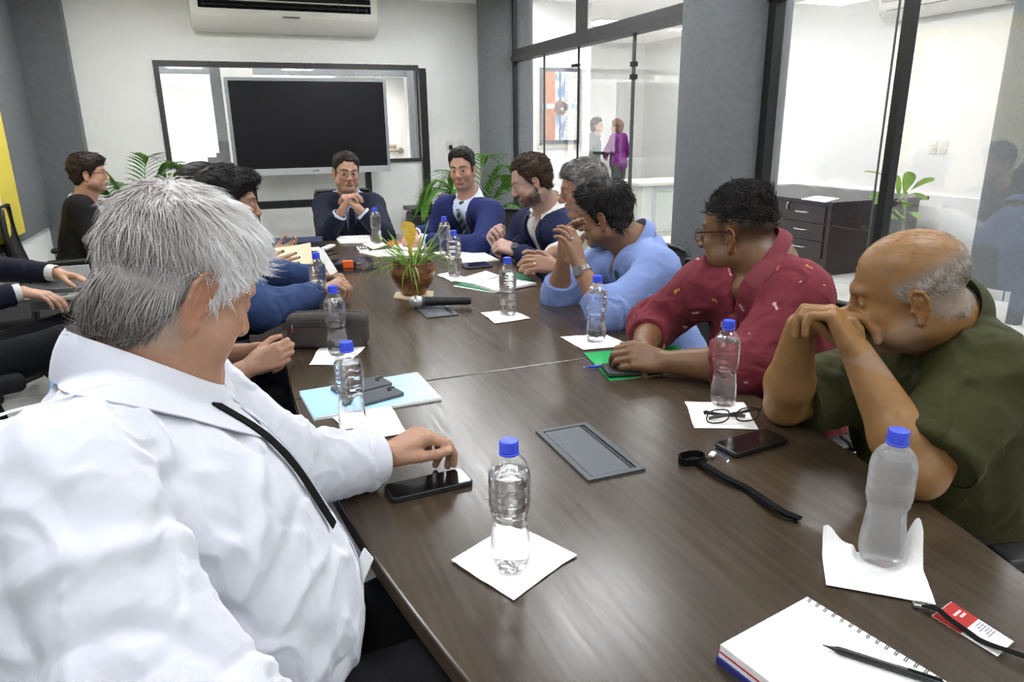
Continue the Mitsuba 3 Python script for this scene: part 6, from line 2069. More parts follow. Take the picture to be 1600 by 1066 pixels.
def glasses_part(key, H, frame, rim=0.0011, ew=0.026, eh=0.019, y=0.104, rimless=False, temple=0.0016, dz=-0.004):
    """Worn spectacles: rims, lenses and arms in one part with lens sub-parts."""
    ms, lens = [], []
    for s in (-1, 1):
        a = np.linspace(0, 2 * np.pi, 30)
        x = s * 0.0335 + ew * np.sign(np.cos(a)) * np.abs(np.cos(a)) ** 0.8
        z = dz + eh * np.sign(np.sin(a)) * np.abs(np.sin(a)) ** 0.8
        yy = y - 0.16 * np.abs(x) ** 1.0 * 0.5
        pth = np.array([H.P(*p) for p in zip(x, yy, z)])
        ms.append(tube(pth, rim * H.s, 6))
        q = pth[:-1]
        lens.append(trimesh.Trimesh(np.vstack([q, q.mean(0)]), [(i, (i + 1) % 29, 29) for i in range(29)], process=False))
        arm = [H.P(s * 0.060, y - 0.012, dz + 0.009), H.P(s * 0.071 / H.w ** 0.5, y - 0.03, dz + 0.010), H.P(s * 0.0795, 0.01, 0.008), H.P(s * 0.081, -0.014, 0.004), H.P(s * 0.080, -0.032, -0.014)]
        ms.append(tube(spline(arm, 24), temple * H.s, 6, flat=1.4))
    ms.append(tube(spline([H.P(-0.0085, y - 0.002, dz + 0.006), H.P(0, y + 0.002, dz + 0.009), H.P(0.0085, y - 0.002, dz + 0.006)], 8), rim * 1.2 * H.s, 6))
    g = part(key, 'glasses', cat(*ms), frame, smooth=50, label='spectacles worn')
    for l in lens:
        part(g, 'lens', l, 'mat_vinyl')


def jacket_node(b, off, vdepth, vwidth, fat=0.0, chest=1.0, belly=None, arms=(0.072, 0.062, 0.048), to=0.93, width=1.0, hem=None, vskew=0.0):
    t = torso(b, fat, off, chest, belly, width)
    items = [('u', t, 0)]
    for sd in 'LR':
        items.append(('u', sleeve(b, sd, arms[0] * b.s, arms[1] * b.s, arms[2] * b.s, to), 0.045))
    C7, M = b.C7.astype(F32), b.M.astype(F32)

    def cutter(P):
        q = (P - C7) @ M
        hw = vwidth * np.clip(1 + (q[:, 2] - 0.01) / vdepth, -1, 1.3)
        return np.maximum(np.maximum((np.abs(q[:, 0] - vskew) - hw) * 0.9, np.maximum(0.030 - q[:, 1], q[:, 1] - 0.21)), np.maximum(-0.5 * (q[:, 2] + vdepth + 0.05), (q[:, 2] - 0.3)))
    n = Node(cutter, b.at(0, 0.1, -vdepth / 2), 0.45)
    items.append(('s', n, 0.006))
    # open at the neck
    items.append(('s', cone(b.nc - b.nt * 0.02, b.nc + b.nt * 0.15, 0.062 * b.s, 0.085 * b.s), 0.008))
    return Group(items)


def lapels(key, b, node, vdepth, vwidth, name='lapel', bsdf=None, wide=0.062, vskew=0.0):
    for s in (-1, 1):
        def fn(u, v, s=s):
            z = 0.015 - u * (vdepth - 0.005)
            edge = vwidth * np.clip(1 + (z - 0.01) / vdepth, 0, 1.3) + 0.002
            w = wide * np.sin(np.pi * np.clip(0.10 + 0.88 * u, 0, 1)) ** 0.8
            notch = np.where((u > 0.30) & (u < 0.34), 0.72, 1.0) * np.where(u < 0.30, 0.85, 1.0)
            x = vskew + s * (edge + v * w * notch)
            p = np.stack([x, np.full_like(x, 0.0), z], -1)
            return b.C7 + p @ b.M.T
        m = patch(node, fn, 40, 8, b.f, 0.004, 0.003, start=0.40)
        part(key, name, m, bsdf, smooth=50)

# ---------------------------------------------------------------- the large man in the white shirt
skin_mat()
mat('trouser_black', '#0f0f12', 0.85)
key = thing('person', 'large white haired man in a white shirt, seen from behind, hand beside a phone', 'person')
b = Body((-0.20, 0.93, 0.50), 84, C7=(-0.145, 1.045, 1.115), sw=0.215, s=1.08, shR=(-0.214, 0.789, 1.051), shL=(-0.12, 1.24, 1.0))
H = Head((-0.072, 1.068, 1.219), 60, 30, 2, s=0.99, w=1.06, fat=0.9, nose=1.05, ear=1.25, brow=1.0, lids=0.0024, deep=1)
wl = np.array((0.226, 1.271, 0.805))
b.arm_by('L', (0.035, 1.215, 0.84), wl)
b.arm_by('R', (-0.113, 0.603, 0.858), (0.10, 0.62, 0.58))
hl = Hand(wl, (0.834, 0.057, 0.321), (0.35, 0.0, -1), 'L', curl=(40, 48, 30), thumb=(0.85, 0.40, 0.30), bend=(14, 18), s=1.0, fingers={'index': (46, 40, 26), 'middle': (52, 46, 30), 'ring': (58, 50, 30), 'little': (60, 48, 30)})
hr = Hand(b.wr['R'], (0.9, 0.15, -0.4), (-0.2, 0.1, -1), 'R', s=1.1)
m = body_mesh(b, H, [hl, hr], 0.0026, neck=0.068)
V = m.vertices
part(key, 'body', m, 'mat_skin', True, color=paint_skin(V, H, '#a87f67', '#94635a', [hl, hr], ruddy=0.32, brows=('#b9b2aa', 0.7),
     scalp=('#9a948c', 0.45, lambda q: np.clip((q[:, 2] + 0.100) / 0.012, 0, 1) * (q[:, 1] < 0.02) * np.clip((-0.0 - q[:, 1] + 0.03) / 0.02, 0, 1) * (np.abs(q[:, 0]) < 0.078) * (q[:, 1] < -0.025))))
style = dict(extra=[('u', cone(b.at(0, 0.020, -0.02), H.P(0, -0.028, -0.055), 0.077, 0.069), 0.02)], line=LINE_FULL[:3] + [0.036, 0.004, -0.036, 0.012, 0.012, -0.055, -0.092, -0.098], top=0.019, side=0.011, back=0.010, front=0.008, rough=0.016, clump=26, whorl=(0.01, -0.06, 0.10), comb=(0.25, 0.35, -0.1), sidecomb=(0, -0.25, -0.9))


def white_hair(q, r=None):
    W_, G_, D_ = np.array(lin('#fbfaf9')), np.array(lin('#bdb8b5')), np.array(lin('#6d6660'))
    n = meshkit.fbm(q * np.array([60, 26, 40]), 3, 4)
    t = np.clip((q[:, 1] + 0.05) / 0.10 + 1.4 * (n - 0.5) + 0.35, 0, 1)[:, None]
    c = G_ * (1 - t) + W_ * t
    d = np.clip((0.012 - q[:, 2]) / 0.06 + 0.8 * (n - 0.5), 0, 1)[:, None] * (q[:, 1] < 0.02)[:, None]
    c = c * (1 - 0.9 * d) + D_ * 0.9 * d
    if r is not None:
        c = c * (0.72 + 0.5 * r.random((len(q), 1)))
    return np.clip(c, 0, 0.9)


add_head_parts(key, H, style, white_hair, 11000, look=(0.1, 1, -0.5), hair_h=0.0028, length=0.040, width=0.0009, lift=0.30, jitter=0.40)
belly = [((0.0, 0.12, -0.38), (0.205, 0.18, 0.19)), ((0, 0.05, -0.26), (0.20, 0.15, 0.17)), ((0, -0.02, -0.19), (0.20, 0.11, 0.13))]
tor = torso(b, 0.8, 0.004, 1.2, belly, 1.05)
shirt = open_neck(b, Group([('u', tor, 0), ('u', sleeve(b, 'R', 0.100, 0.098, 0.075, 1.0), 0.02), ('u', sleeve(b, 'L', 0.092, 0.076, 0.050, 0.90), 0.05)]), 0.068, 0.0)
lines = fold_lines(shirt, b, [([(0.02, -0.10), (0.10, -0.16), (0.16, -0.26)], 0.007, 0.012), ([(0.0, -0.26), (0.09, -0.28), (0.17, -0.36)], 0.008, 0.013), ([(0.02, -0.34), (0.10, -0.40), (0.16, -0.47)], 0.007, 0.012),
                             ([(0.03, -0.40), (0.09, -0.46), (0.12, -0.50)], -0.006, 0.012), ([(0.04, -0.19), (0.13, -0.25), (0.2, -0.34)], -0.008, 0.012)], b.f + 0.5 * b.r)
lines += fold_lines(shirt, b, [([(-0.12, -0.10), (0.0, -0.125), (0.12, -0.10)], 0.002, 0.006), ([(-0.05, -0.22), (0.05, -0.26), (0.15, -0.22)], 0.006, 0.014), ([(0.0, -0.32), (0.08, -0.35), (0.18, -0.30)], -0.007, 0.013)], -b.f)

side = lambda pts: trace(shirt, np.array([b.at(0, y, z) for y, z in pts]) + b.r * 0.6, -b.r).astype(float)
lines += [(side([(-0.10, -0.05), (0.0, -0.07), (0.10, -0.12)]), 0.007, 0.012), (side([(-0.12, -0.16), (-0.02, -0.13), (0.10, -0.20)]), 0.012, 0.016), (side([(-0.10, -0.22), (0.0, -0.19), (0.09, -0.26)]), -0.012, 0.014),
          (side([(-0.08, -0.28), (0.02, -0.25), (0.11, -0.30)]), 0.010, 0.014), (side([(-0.05, -0.36), (0.04, -0.32), (0.10, -0.37)]), 0.009, 0.013), (side([(-0.13, -0.10), (-0.09, -0.22), (-0.07, -0.34)]), -0.014, 0.016)]


def shirt_disp(V, N):
    d = cloth_noise(V, 0.0085, 8.0, 3) + cloth_noise(V, 0.0035, 19, 8)
    d = d + sleeve_creases(V, N, b.sh['L'], b.el['L'], b.wr['L'], 0.010, 0.12, 2) + sleeve_creases(V, N, b.sh['R'], b.el['R'], b.wr['R'], 0.010, 0.14, 5)
    return d + folds(V, N, lines)


cloth_part(key, 'shirt', shirt, 0.0044, '#cdd0d9', shirt_disp)
W = scene['mat_white_cotton'] = {'type': 'twosided', 'bsdf': {'type': 'principled', 'base_color': {'type': 'rgb', 'value': lin('#cdd0d9')}, 'roughness': 0.85, 'sheen': 0.25, 'specular': 0.25}}
part(key, 'collar', collar_mesh(b, shirt, 0.010, drop=0.085, ra=0.086, rb=0.092, stand=0.044, fall=0.062, point=0.09, gap=14, spread=0.020), 'mat_white_cotton', smooth=60)
# cuff of the left sleeve
u = unit(b.wr['L'] - b.el['L'])
e0 = b.el['L'] + (b.wr['L'] - b.el['L']) * 0.74
e1 = b.el['L'] + (b.wr['L'] - b.el['L']) * 0.945
sd_, up_ = unit(np.cross(u, (0, 0, 1))), None
up_ = np.cross(sd_, u)
a = np.linspace(0, 2 * np.pi, 44, endpoint=False)
rings = [p + r * (np.cos(a)[:, None] * sd_ * 1.06 + np.sin(a)[:, None] * up_ * 0.92) for p, r in ((e0, 0.056), (e0 + u * 0.004, 0.0585), (e1 - u * 0.003, 0.0535), (e1, 0.052), (e1 - u * 0.002, 0.049), (e0 + u * 0.02, 0.05))]
part(key, 'cuff', loft(rings, True, False), 'mat_white_cotton', smooth=60)
for pts in ([b.at(0.085, 0.045, 0.02), b.at(0.125, -0.02, 0.0), b.at(0.155, -0.075, -0.05), b.at(0.165, -0.11, -0.12), b.at(0.155, -0.13, -0.20)], [b.at(0.02, -0.14, -0.07), b.at(0.09, -0.13, -0.07), b.at(0.158, -0.09, -0.075)]):
    dv = unit(b.r * 0.55 + b.t * 0.65 - b.f * 0.55)
    part(key, 'seam', drape_strip(shirt, pts, 0.0035, 0.0012, dv, np.cross(dv, b.f), off=0.0045, n=50, start=0.3), 'mat_white_cotton', smooth=60)
# placket, lanyard, seams
fr = lambda x, z: b.at(x, 0.10, z)
part(key, 'placket', drape_strip(shirt, [fr(0.005, -0.07), fr(0.0, -0.18), fr(0.0, -0.30), fr(0.0, -0.44), fr(0, -0.52)], 0.036, 0.0025, b.f, b.r, off=0.0035, n=50, start=0.5), 'mat_white_cotton', smooth=60)
mat('seam_blue', '#4a5fae', 0.8)
part(key, 'lanyard', drape_strip(shirt, [b.at(0.062, 0.05, -0.045), b.at(0.052, 0.10, -0.13), b.at(0.044, 0.10, -0.19), b.at(0.038, 0.10, -0.24)], 0.018, 0.0018, b.f + 0.3 * b.r, b.r * 0.75 - b.f * 0.65 + b.t * 0.2, off=0.007, n=40, start=0.5), 'mat_strap_black', smooth=60, label='black lanyard strap')
bp_ = trace(shirt, [b.at(0.032, 0.5, -0.30)], -b.f, off=0.008)[0]
bm_ = moved(plate(0.05, 0.075, 0.002, 0.004), bp_ + b.f * 0.004 - b.t * 0.045, R=np.stack([b.r, b.t * 0.9 + b.f * 0.43, np.cross(b.r, b.t * 0.9 + b.f * 0.43)], 1))
part(key, 'badge', bm_, 'mat_counter', label='pale hanging badge')
b.leg('R', b.hip['R'] + np.array([0.43, 0.02, 0.05]), (0.30, 0.90, 0.09)).leg('L', b.hip['L'] + np.array([0.43, 0.06, 0.05]), (0.30, 1.10, 0.09))
cloth_part(key, 'trousers', trousers_node(b, (0.115, 0.095, 0.07), 1.0), 0.009, '#101013', lambda V, N: cloth_noise(V, 0.003, 8, 4))
shoes(key, b)

def close_crop(key, V, F, H, mask, style, count, length, width, color, seed, lift=0.15, jitter=0.3):
    """Short hairs growing straight from the scalp where mask(local points) holds."""
    q = H.local(V)
    ok = mask(q)
    f = F[ok[F].all(1)]
    sub = trimesh.Trimesh(V, f, process=False)
    used = np.unique(f)
    sub = trimesh.Trimesh(V[used], np.searchsorted(used, f), process=False)
    sm, sc = strands(H, sub, style, count, length, width, color, seed, lift, 3, jitter)
    part(key, 'hair', sm, 'mat_hair', True, color=sc)


def suit_trousers(key, b, color):
    cloth_part(key, 'trousers', trousers_node(b), 0.012, color)
    shoes(key, b)


# ---------------------------------------------------------------- the man in the olive polo
key = thing('person', 'balding man in a dark olive polo shirt with his mouth behind clasped hands', 'person')
b = Body((1.62, 1.06, 0.48), 285, C7=(1.372, 0.997, 1.051), s=1.03, shL=(1.325, 0.863, 0.944), shR=(1.398, 1.133, 0.863))
H = Head((1.248, 1.000, 1.100), 318, 17, -3, s=1.03, w=1.03, fat=0.2, nose=1.05, ear=1.0, brow=1.3, lids=0.0024, deep=1)
b.arm_by('L', (1.131, 0.826, 0.800), (1.113, 0.983, 0.988)).arm_by('R', (1.144, 1.187, 0.800), (1.096, 1.120, 1.010))
hl = Hand(b.wr['L'], (-0.212, 0.578, 0.765), (-0.598, 0.675, -0.373), 'L', curl=(55, 62, 30), thumb=(1.0, -0.35, 0.55), bend=(25, 25), s=1.06, spread=8)
hr = Hand(b.wr['R'], (0.562, -0.713, 0.420), (0.156, -0.392, -0.851), 'R', curl=(30, 42, 24), thumb=(0.8, 0.3, 0.4), bend=(20, 20), s=1.0, spread=8)
m = body_mesh(b, H, [hl, hr], 0.0030, thin=False, full=('L', 'R'), neck=0.066, arms={'L': dict(r0=0.056, r1=0.046, r2=0.029), 'R': dict(r0=0.056, r1=0.045, r2=0.029)})
fringe = lambda q: (np.abs(q[:, 0]) < 0.0785) * np.clip((0.048 - q[:, 2] + 0.30 * np.clip(-q[:, 1], -0.05, 0.1)) / 0.02, 0, 1) * np.clip((q[:, 2] - np.interp(np.abs(np.degrees(np.arctan2(q[:, 0], q[:, 1]))), [60, 72, 84, 95, 108, 120, 180], [0.06, 0.0, -0.012, 0.016, 0.0, -0.050, -0.062])) / 0.012, 0, 1)
part(key, 'body', m, 'mat_skin', True, color=paint_skin(m.vertices, H, '#8b653b', '#704a38', [hl, hr], ruddy=0.22, brows=('#7d6d5e', 0.5), beard=('#8c8078', 0.35, beard_zone()), scalp=('#857c74', 0.75, fringe)))
grey = two_tone('#4d4742', '#d2ccc6', 60)
st = dict(whorl=(0, -0.03, 0.11), comb=(0, -0.4, -0.3), sidecomb=(0, -0.7, -0.5))
close_crop(key, m.vertices, m.faces, H, lambda q: (fringe(q) > 0.4) & (np.linalg.norm(q, axis=1) < 0.16), st, 6500, 0.015, 0.0006, grey, 3, 0.22, 0.4)
close_crop(key, m.vertices, m.faces, H, lambda q: (q[:, 2] > 0.055) & (q[:, 1] < 0.060) & (np.linalg.norm(q, axis=1) < 0.16), dict(whorl=(0, 0.07, 0.09), comb=(0, -0.6, 0), sidecomb=(0, -0.7, -0.5)), 1500, 0.022, 0.00028, two_tone('#6d5a4b', '#a59588', 60), 4, 0.06)
for s in (-1, 1):
    em, ec = eye_mesh(H, s, (-0.2, 1, -0.15), '#24170f')
    part(key, 'eye', em, 'mat_eye', True, color=ec)
polo = open_neck(b, Group([('u', torso(b, 0.35, 0.010, 1.1, [((0, 0.05, -0.34), (0.17, 0.15, 0.17))]), 0), ('u', sleeve(b, 'L', 0.082, 0.074, 0.06, -0.16, flare=0.012), 0.05), ('u', sleeve(b, 'R', 0.082, 0.074, 0.06, -0.16, flare=0.012), 0.05)]), 0.070, 0.0)
lines = fold_lines(polo, b, [([(-0.20, -0.10), (-0.10, -0.20), (0.0, -0.34)], 0.006, 0.010), ([(-0.21, -0.16), (-0.12, -0.26), (-0.04, -0.38)], 0.006, 0.010)], b.f - 0.9 * b.r)
cloth_part(key, 'polo_shirt', polo, 0.0050, '#36371b', lambda V, N: cloth_noise(V, 0.010, 8, 12) + cloth_noise(V, 0.003, 24, 6) + folds(V, N, lines) + sleeve_creases(V, N, b.sh['L'], b.el['L'], b.wr['L'], 0.006, 0.12, 3))
mat('olive_rib', '#34371c', 0.85)
part(key, 'collar', collar_mesh(b, polo, 0.010, ra=0.074, rb=0.078, stand=0.030, fall=0.045, point=0.062, gap=20, spread=0.016), 'mat_olive_rib', smooth=60)
for sd in 'LR':
    S, E = b.sh[sd], b.el[sd]
    e = S + (E - S) * 0.84
    u = unit(E - S)
    s1 = unit(np.cross(u, (0.1, 0.2, 1)))
    s2 = np.cross(u, s1)
    a = np.linspace(0, 2 * np.pi, 40, endpoint=False)
    rg = [e + u * x + r * (np.cos(a)[:, None] * s1 + np.sin(a)[:, None] * s2) for x, r in ((-0.026, 0.0845), (-0.024, 0.0865), (0.0, 0.0855), (0.002, 0.083), (-0.001, 0.081), (-0.02, 0.080))]
    part(key, 'sleeve_band', loft(rg, True, False), 'mat_olive_rib', smooth=60)
b.seat_legs(0.38)
suit_trousers(key, b, '#24262c')

# ---------------------------------------------------------------- the man in the maroon shirt
key = thing('person', 'man in a maroon shirt and red framed glasses, forearms on the shiny green folder', 'person')
b = Body((1.60, 1.62, 0.48), 262, C7=(1.444, 1.616, 1.059), s=1.03, shL=(1.398, 1.440, 0.979), shR=(1.308, 1.737, 0.953))
H = Head((1.368, 1.679, 1.125), 331, 6, 0, s=1.03, w=1.06, fat=0.55, nose=1.05, ear=1.0, lids=0.0040)
b.arm_by('L', (1.227, 1.429, 0.807), (1.074, 1.575, 0.794)).arm_by('R', (1.225, 1.879, 0.807), (1.089, 1.715, 0.795))
hl = Hand(b.wr['L'], (-0.826, 0.435, 0.170), (0.152, 0.676, -0.675), 'L', curl=(38, 50, 30), thumb=(0.7, 0.45, 0.3), bend=(15, 20), s=1.08)
hr = Hand(b.wr['R'], (-0.722, -0.595, -0.113), (0.109, -0.513, -0.760), 'R', curl=(40, 45, 30), thumb=(0.8, 0.4, 0.2), s=1.05)
m = body_mesh(b, H, [hl, hr], 0.0033, thin=False, full=('L', 'R'), neck=0.069, arms={'L': dict(r0=0.05, r1=0.044, r2=0.030), 'R': dict(r0=0.05, r1=0.044, r2=0.030)})
fade = lambda q: np.clip((0.052 - q[:, 2]) / 0.03 + 0.5, 0, 1) * np.clip((q[:, 2] - np.interp(np.abs(np.degrees(np.arctan2(q[:, 0], q[:, 1]))), [50, 62, 76, 84, 95, 108, 120, 180], [0.08, 0.03, -0.03, -0.03, 0.012, 0.0, -0.055, -0.066])) / 0.07, 0, 1)
part(key, 'body', m, 'mat_skin', True, color=paint_skin(m.vertices, H, '#725136', '#603c30', [hl, hr], ruddy=0.25, brows=('#1b1512', 0.9), beard=('#2c231e', 0.42, beard_zone(False)), scalp=('#1d1815', 0.88, fade)))
black = two_tone('#0d0c0c', '#2b2725', 40)
style = dict(line=[0.066, 0.066, 0.060, 0.046, 0.040, 0.038, 0.038, 0.036, 0.030, 0.022, 0.018], top=0.024, side=0.003, back=0.004, lo=0.055, rise=0.055, front=0.004, rough=0.014, clump=60, whorl=(0, -0.10, 0.05), comb=(0, 0.3, 0.75), sidecomb=(0, -0.2, 0.1), ragged=2.2, edge=0.02, blend=0.09)
add_head_parts(key, H, style, black, 3200, look=(-0.1, 1, 0), hair_h=0.004, length=0.026, width=0.0013, lift=0.75, seed=5, jitter=0.45)
mat('red_frame', '#4a1714', 0.3)
glasses_part(key, H, 'mat_red_frame', rim=0.0009, ew=0.025, eh=0.0175, temple=0.0021)
mshirt = open_neck(b, Group([('u', torso(b, 0.45, 0.010, 1.1, [((0, 0.06, -0.34), (0.175, 0.15, 0.17))], 1.04), 0), ('u', sleeve(b, 'L', 0.080, 0.069, 0.054, 0.42), 0.04), ('u', sleeve(b, 'R', 0.080, 0.068, 0.054, 0.55), 0.04)]), 0.070, 0.10, 0.024)


def pins(V, c):
    """Small printed motifs scattered on the cloth."""
    r = np.random.default_rng(8)
    pts = V[r.choice(len(V), 260)]
    keep = []
    for p in pts:
        if all(np.linalg.norm(p - k) > 0.052 for k in keep):
            keep.append(p)
    for i, p in enumerate(keep):
        d = V - p
        a = unit(r.standard_normal(3))
        x = d @ a
        rr = np.linalg.norm(d - x[:, None] * a, axis=1)
        w = ((np.abs(x) < 0.010) & (rr < 0.0032)) | (np.linalg.norm(d - a * 0.009, axis=1) < 0.0052)
        c[w] = np.array(lin('#cfa6a0' if i % 4 else '#c9803c'))
    return c


cloth_part(key, 'shirt', mshirt, 0.0046, '#712c36', lambda V, N: cloth_noise(V, 0.0065, 8, 22) + cloth_noise(V, 0.0025, 22, 6) + sleeve_creases(V, N, b.sh['L'], b.el['L'], b.wr['L'], 0.008, 0.12, 3) + sleeve_creases(V, N, b.sh['R'], b.el['R'], b.wr['R'], 0.008, 0.12, 4), pattern=pins, thin=False)
mat('maroon_cloth', '#712c36', 0.85, sheen=0.25)
part(key, 'collar', collar_mesh(b, mshirt, 0.010, ra=0.076, rb=0.082, stand=0.034, fall=0.038, point=0.062, gap=24, spread=0.018), 'mat_maroon_cloth', smooth=60)
mat('maroon_dark', '#4a1522', 0.85)
part(key, 'placket', drape_strip(mshirt, [b.at(0.0, 0.1, -0.10), b.at(0.0, 0.1, -0.22), b.at(0.0, 0.1, -0.36), b.at(0, 0.1, -0.46)], 0.034, 0.003, b.f, b.r, off=0.003), 'mat_maroon_cloth', smooth=60)
b.seat_legs(0.38)
suit_trousers(key, b, '#1b1c22')

# ---------------------------------------------------------------- the man in the light blue shirt
key = thing('person', 'man in a light blue shirt with both hands raised before his mouth', 'person')
b = Body((1.66, 2.38, 0.47), 265, C7=(1.505, 2.414, 0.997), s=1.0, shL=(1.420, 2.151, 0.915), shR=(1.390, 2.553, 0.872))
H = Head((1.358, 2.458, 1.093), 318, 14, -4, s=1.0, w=1.0, fat=0.3, nose=1.05, ear=1.05, lids=0.0035)
b.arm_by('L', (1.173, 2.087, 0.797), (1.137, 2.226, 0.942)).arm_by('R', (1.179, 2.494, 0.778), (1.162, 2.415, 0.931))
hl = Hand(b.wr['L'], (-0.138, 0.298, 0.927), (-0.411, 0.869, -0.241), 'L', curl=(18, 35, 22), thumb=(0.7, 0.45, 0.4), bend=(15, 20), s=1.0, spread=10)
hr = Hand(b.wr['R'], (0.173, 0.132, 0.966), (0.481, -0.825, 0.116), 'R', curl=(18, 35, 22), thumb=(0.7, 0.5, 0.3), s=1.0, spread=8)
m = body_mesh(b, H, [hl, hr], 0.0033, full=('L', 'R'), neck=0.060)
part(key, 'body', m, 'mat_skin', True, color=paint_skin(m.vertices, H, '#85624a', '#6e473a', [hl, hr], brows=('#1b1512', 0.9), beard=('#3a2e27', 0.15, beard_zone())))
style = dict(line=LINE_FULL, top=0.026, side=0.015, back=0.015, front=0.012, right=-0.003, rough=0.012, clump=30, whorl=(-0.05, -0.05, 0.10), comb=(0.4, 0.5, -0.1), sidecomb=(0, -0.3, -0.9))
add_head_parts(key, H, style, two_tone('#0e0d0d', '#332f2d', 40), 2600, hair_h=0.0042, length=0.038, width=0.0014, lift=0.28, seed=6)
bshirt = open_neck(b, Group([('u', torso(b, 0.15, 0.010), 0), ('u', sleeve(b, 'L', 0.076, 0.066, 0.056, 0.40), 0.04), ('u', sleeve(b, 'R', 0.076, 0.066, 0.056, 0.42), 0.04)]), 0.066, 0.10, 0.030)
cloth_part(key, 'shirt', bshirt, 0.0056, '#7c90c2', lambda V, N: cloth_noise(V, 0.0065, 8, 32) + cloth_noise(V, 0.0025, 22, 6) + sleeve_creases(V, N, b.sh['L'], b.el['L'], b.wr['L'], 0.008, 0.12, 3))
mat('blue_cotton', '#7c90c2', 0.85, sheen=0.25)
part(key, 'collar', collar_mesh(b, bshirt, 0.010, ra=0.072, rb=0.078, stand=0.034, fall=0.045, point=0.075, gap=24, spread=0.014), 'mat_blue_cotton', smooth=60)


def cuff_roll(b, sd, t0, t1, r0, r1, bsdf, name='cuff'):
    E, W = b.el[sd], b.wr[sd]
    u = unit(W - E)
    p0, p1 = E + (W - E) * t0, E + (W - E) * t1
    s1 = unit(np.cross(u, (0.13, 0.2, 1)))
    s2 = np.cross(u, s1)
    a = np.linspace(0, 2 * np.pi, 36, endpoint=False)
    cs = np.cos(a)[:, None] * s1 + np.sin(a)[:, None] * s2
    rg = [p + r * cs for p, r in ((p0, r0 - 0.003), (p0 + u * 0.003, r0), (p1 - u * 0.003, r1), (p1, r1 - 0.002), (p1 - u * 0.002, r1 - 0.005), (p0 + u * 0.01, r0 - 0.006))]
    part(key, name, loft(rg, True, False), bsdf, smooth=60)


cuff_roll(b, 'L', 0.22, 0.42, 0.066, 0.062, 'mat_blue_cotton')
cuff_roll(b, 'R', 0.22, 0.44, 0.066, 0.062, 'mat_blue_cotton')
mat('steel', '#b9b6b0', 0.25, metallic=0.9)


def bracelet(b, sd, t, r, width, bsdf, name='watch', face=None, facedir=None):
    E, W = b.el[sd], b.wr[sd]
    u = unit(W - E)
    p = E + (W - E) * t
    s1 = unit(np.cross(u, (0.13, 0.2, 1)))
    s2 = np.cross(u, s1)
    a = np.linspace(0, 2 * np.pi, 40, endpoint=False)
    cs = np.cos(a)[:, None] * s1 + np.sin(a)[:, None] * s2
    rg = [p + u * x + rr * cs for x, rr in ((-width / 2, r), (-width / 2, r + 0.0025), (width / 2, r + 0.0025), (width / 2, r))]
    w = part(key, name, loft(rg, True, False), bsdf, smooth=40)
    if face:
        n = unit(np.asarray(facedir, float) - (np.asarray(facedir) @ u) * u)
        R = np.stack([u, np.cross(n, u), n], 1)
        part(w, 'watch_face', moved(trimesh.creation.cylinder(0.019, 0.008, sections=32), p + n * (r + 0.003), R=R), face, smooth=40)


bracelet(b, 'L', 0.90, 0.031, 0.017, 'mat_steel', face='mat_steel', facedir=(-0.779, -0.350, 0.401))
kn = hl.w + hl.d * 0.105 + hl.t * -0.0105 - hl.n * 0.004
part(key, 'ring', moved(lathe([(0.0095, -0.003), (0.0108, -0.003), (0.0108, 0.003), (0.0095, 0.003)], 24, False), kn, R=np.stack([hl.t, hl.n, hl.d], 1)), 'mat_steel', smooth=40)
mat('lanyard_green', '#1c5a3a', 0.7)
mat('navy_tee', '#20283c', 0.85)
part(key, 'lanyard', drape_strip(bshirt, [b.at(-0.055, 0.1, -0.06), b.at(-0.050, 0.1, -0.18), b.at(-0.03, 0.1, -0.30)], 0.016, 0.002, b.f, b.r, off=0.005, start=0.09), 'mat_lanyard_green', smooth=60, label='green lanyard')
part(key, 'undershirt', patch(bshirt, lambda u, v: b.C7 + np.stack([(v - 0.5) * (0.075 - 0.06 * u), 0 * u, -0.085 - 0.19 * u], -1) @ b.M.T, 20, 8, b.f, 0.0035, 0.002, start=0.16), 'mat_navy_tee', smooth=60)
b.seat_legs(0.38)
suit_trousers(key, b, '#20232e')

# ---------------------------------------------------------------- the grey haired man in the white shirt
key = thing('person', 'grey haired man in a white shirt next to the bearded man', 'person')
b = Body((1.72, 2.95, 0.47), 268, C7=(1.633, 2.916, 0.972), s=1.0, shL=(1.612, 2.674, 0.890), shR=(1.550, 3.078, 0.849))
H = Head((1.509, 2.934, 1.154), 292, 12, 0, s=1.0, w=1.05, fat=0.5, nose=1.1, ear=1.0, lids=0.0018, deep=1)
b.arm_by('L', (1.384, 2.567, 0.803), (1.310, 2.774, 0.833)).arm_by('R', (1.382, 3.085, 0.773), (1.322, 2.980, 0.790))
b.arm_by('R', (1.495, 3.143, 0.811), (1.352, 3.017, 0.836))
hl = Hand(b.wr['L'], (-0.860, 0.455, 0.189), (0.134, 0.765, -0.593), 'L', curl=(22, 30, 20), thumb=(0.6, 0.65, 0.3), s=1.08, spread=6)
hr = Hand(b.wr['R'], (-0.884, -0.180, -0.416), (-0.263, -0.936, 0.081), 'R', curl=(30, 40, 25), thumb=(0.6, 0.6, 0.3), s=1.05)
m = body_mesh(b, H, [hl, hr], 0.0038, full=('L', 'R'), neck=0.064)
part(key, 'body', m, 'mat_skin', True, color=paint_skin(m.vertices, H, '#9c7560', '#86574a', [hl, hr], ruddy=0.35, brows=('#4a423d', 0.7), beard=('#8c8078', 0.25, beard_zone())))
style = dict(line=LINE_FULL, top=0.020, side=0.010, back=0.012, front=0.008, rough=0.012, clump=36, whorl=(0, -0.08, 0.08), comb=(0.2, 0.2, 0.15), sidecomb=(0, -0.5, -0.8))
add_head_parts(key, H, style, two_tone('#3d3a39', '#918c89', 34), 2200, hair_h=0.0048, length=0.030, width=0.0016, lift=0.3, seed=7)
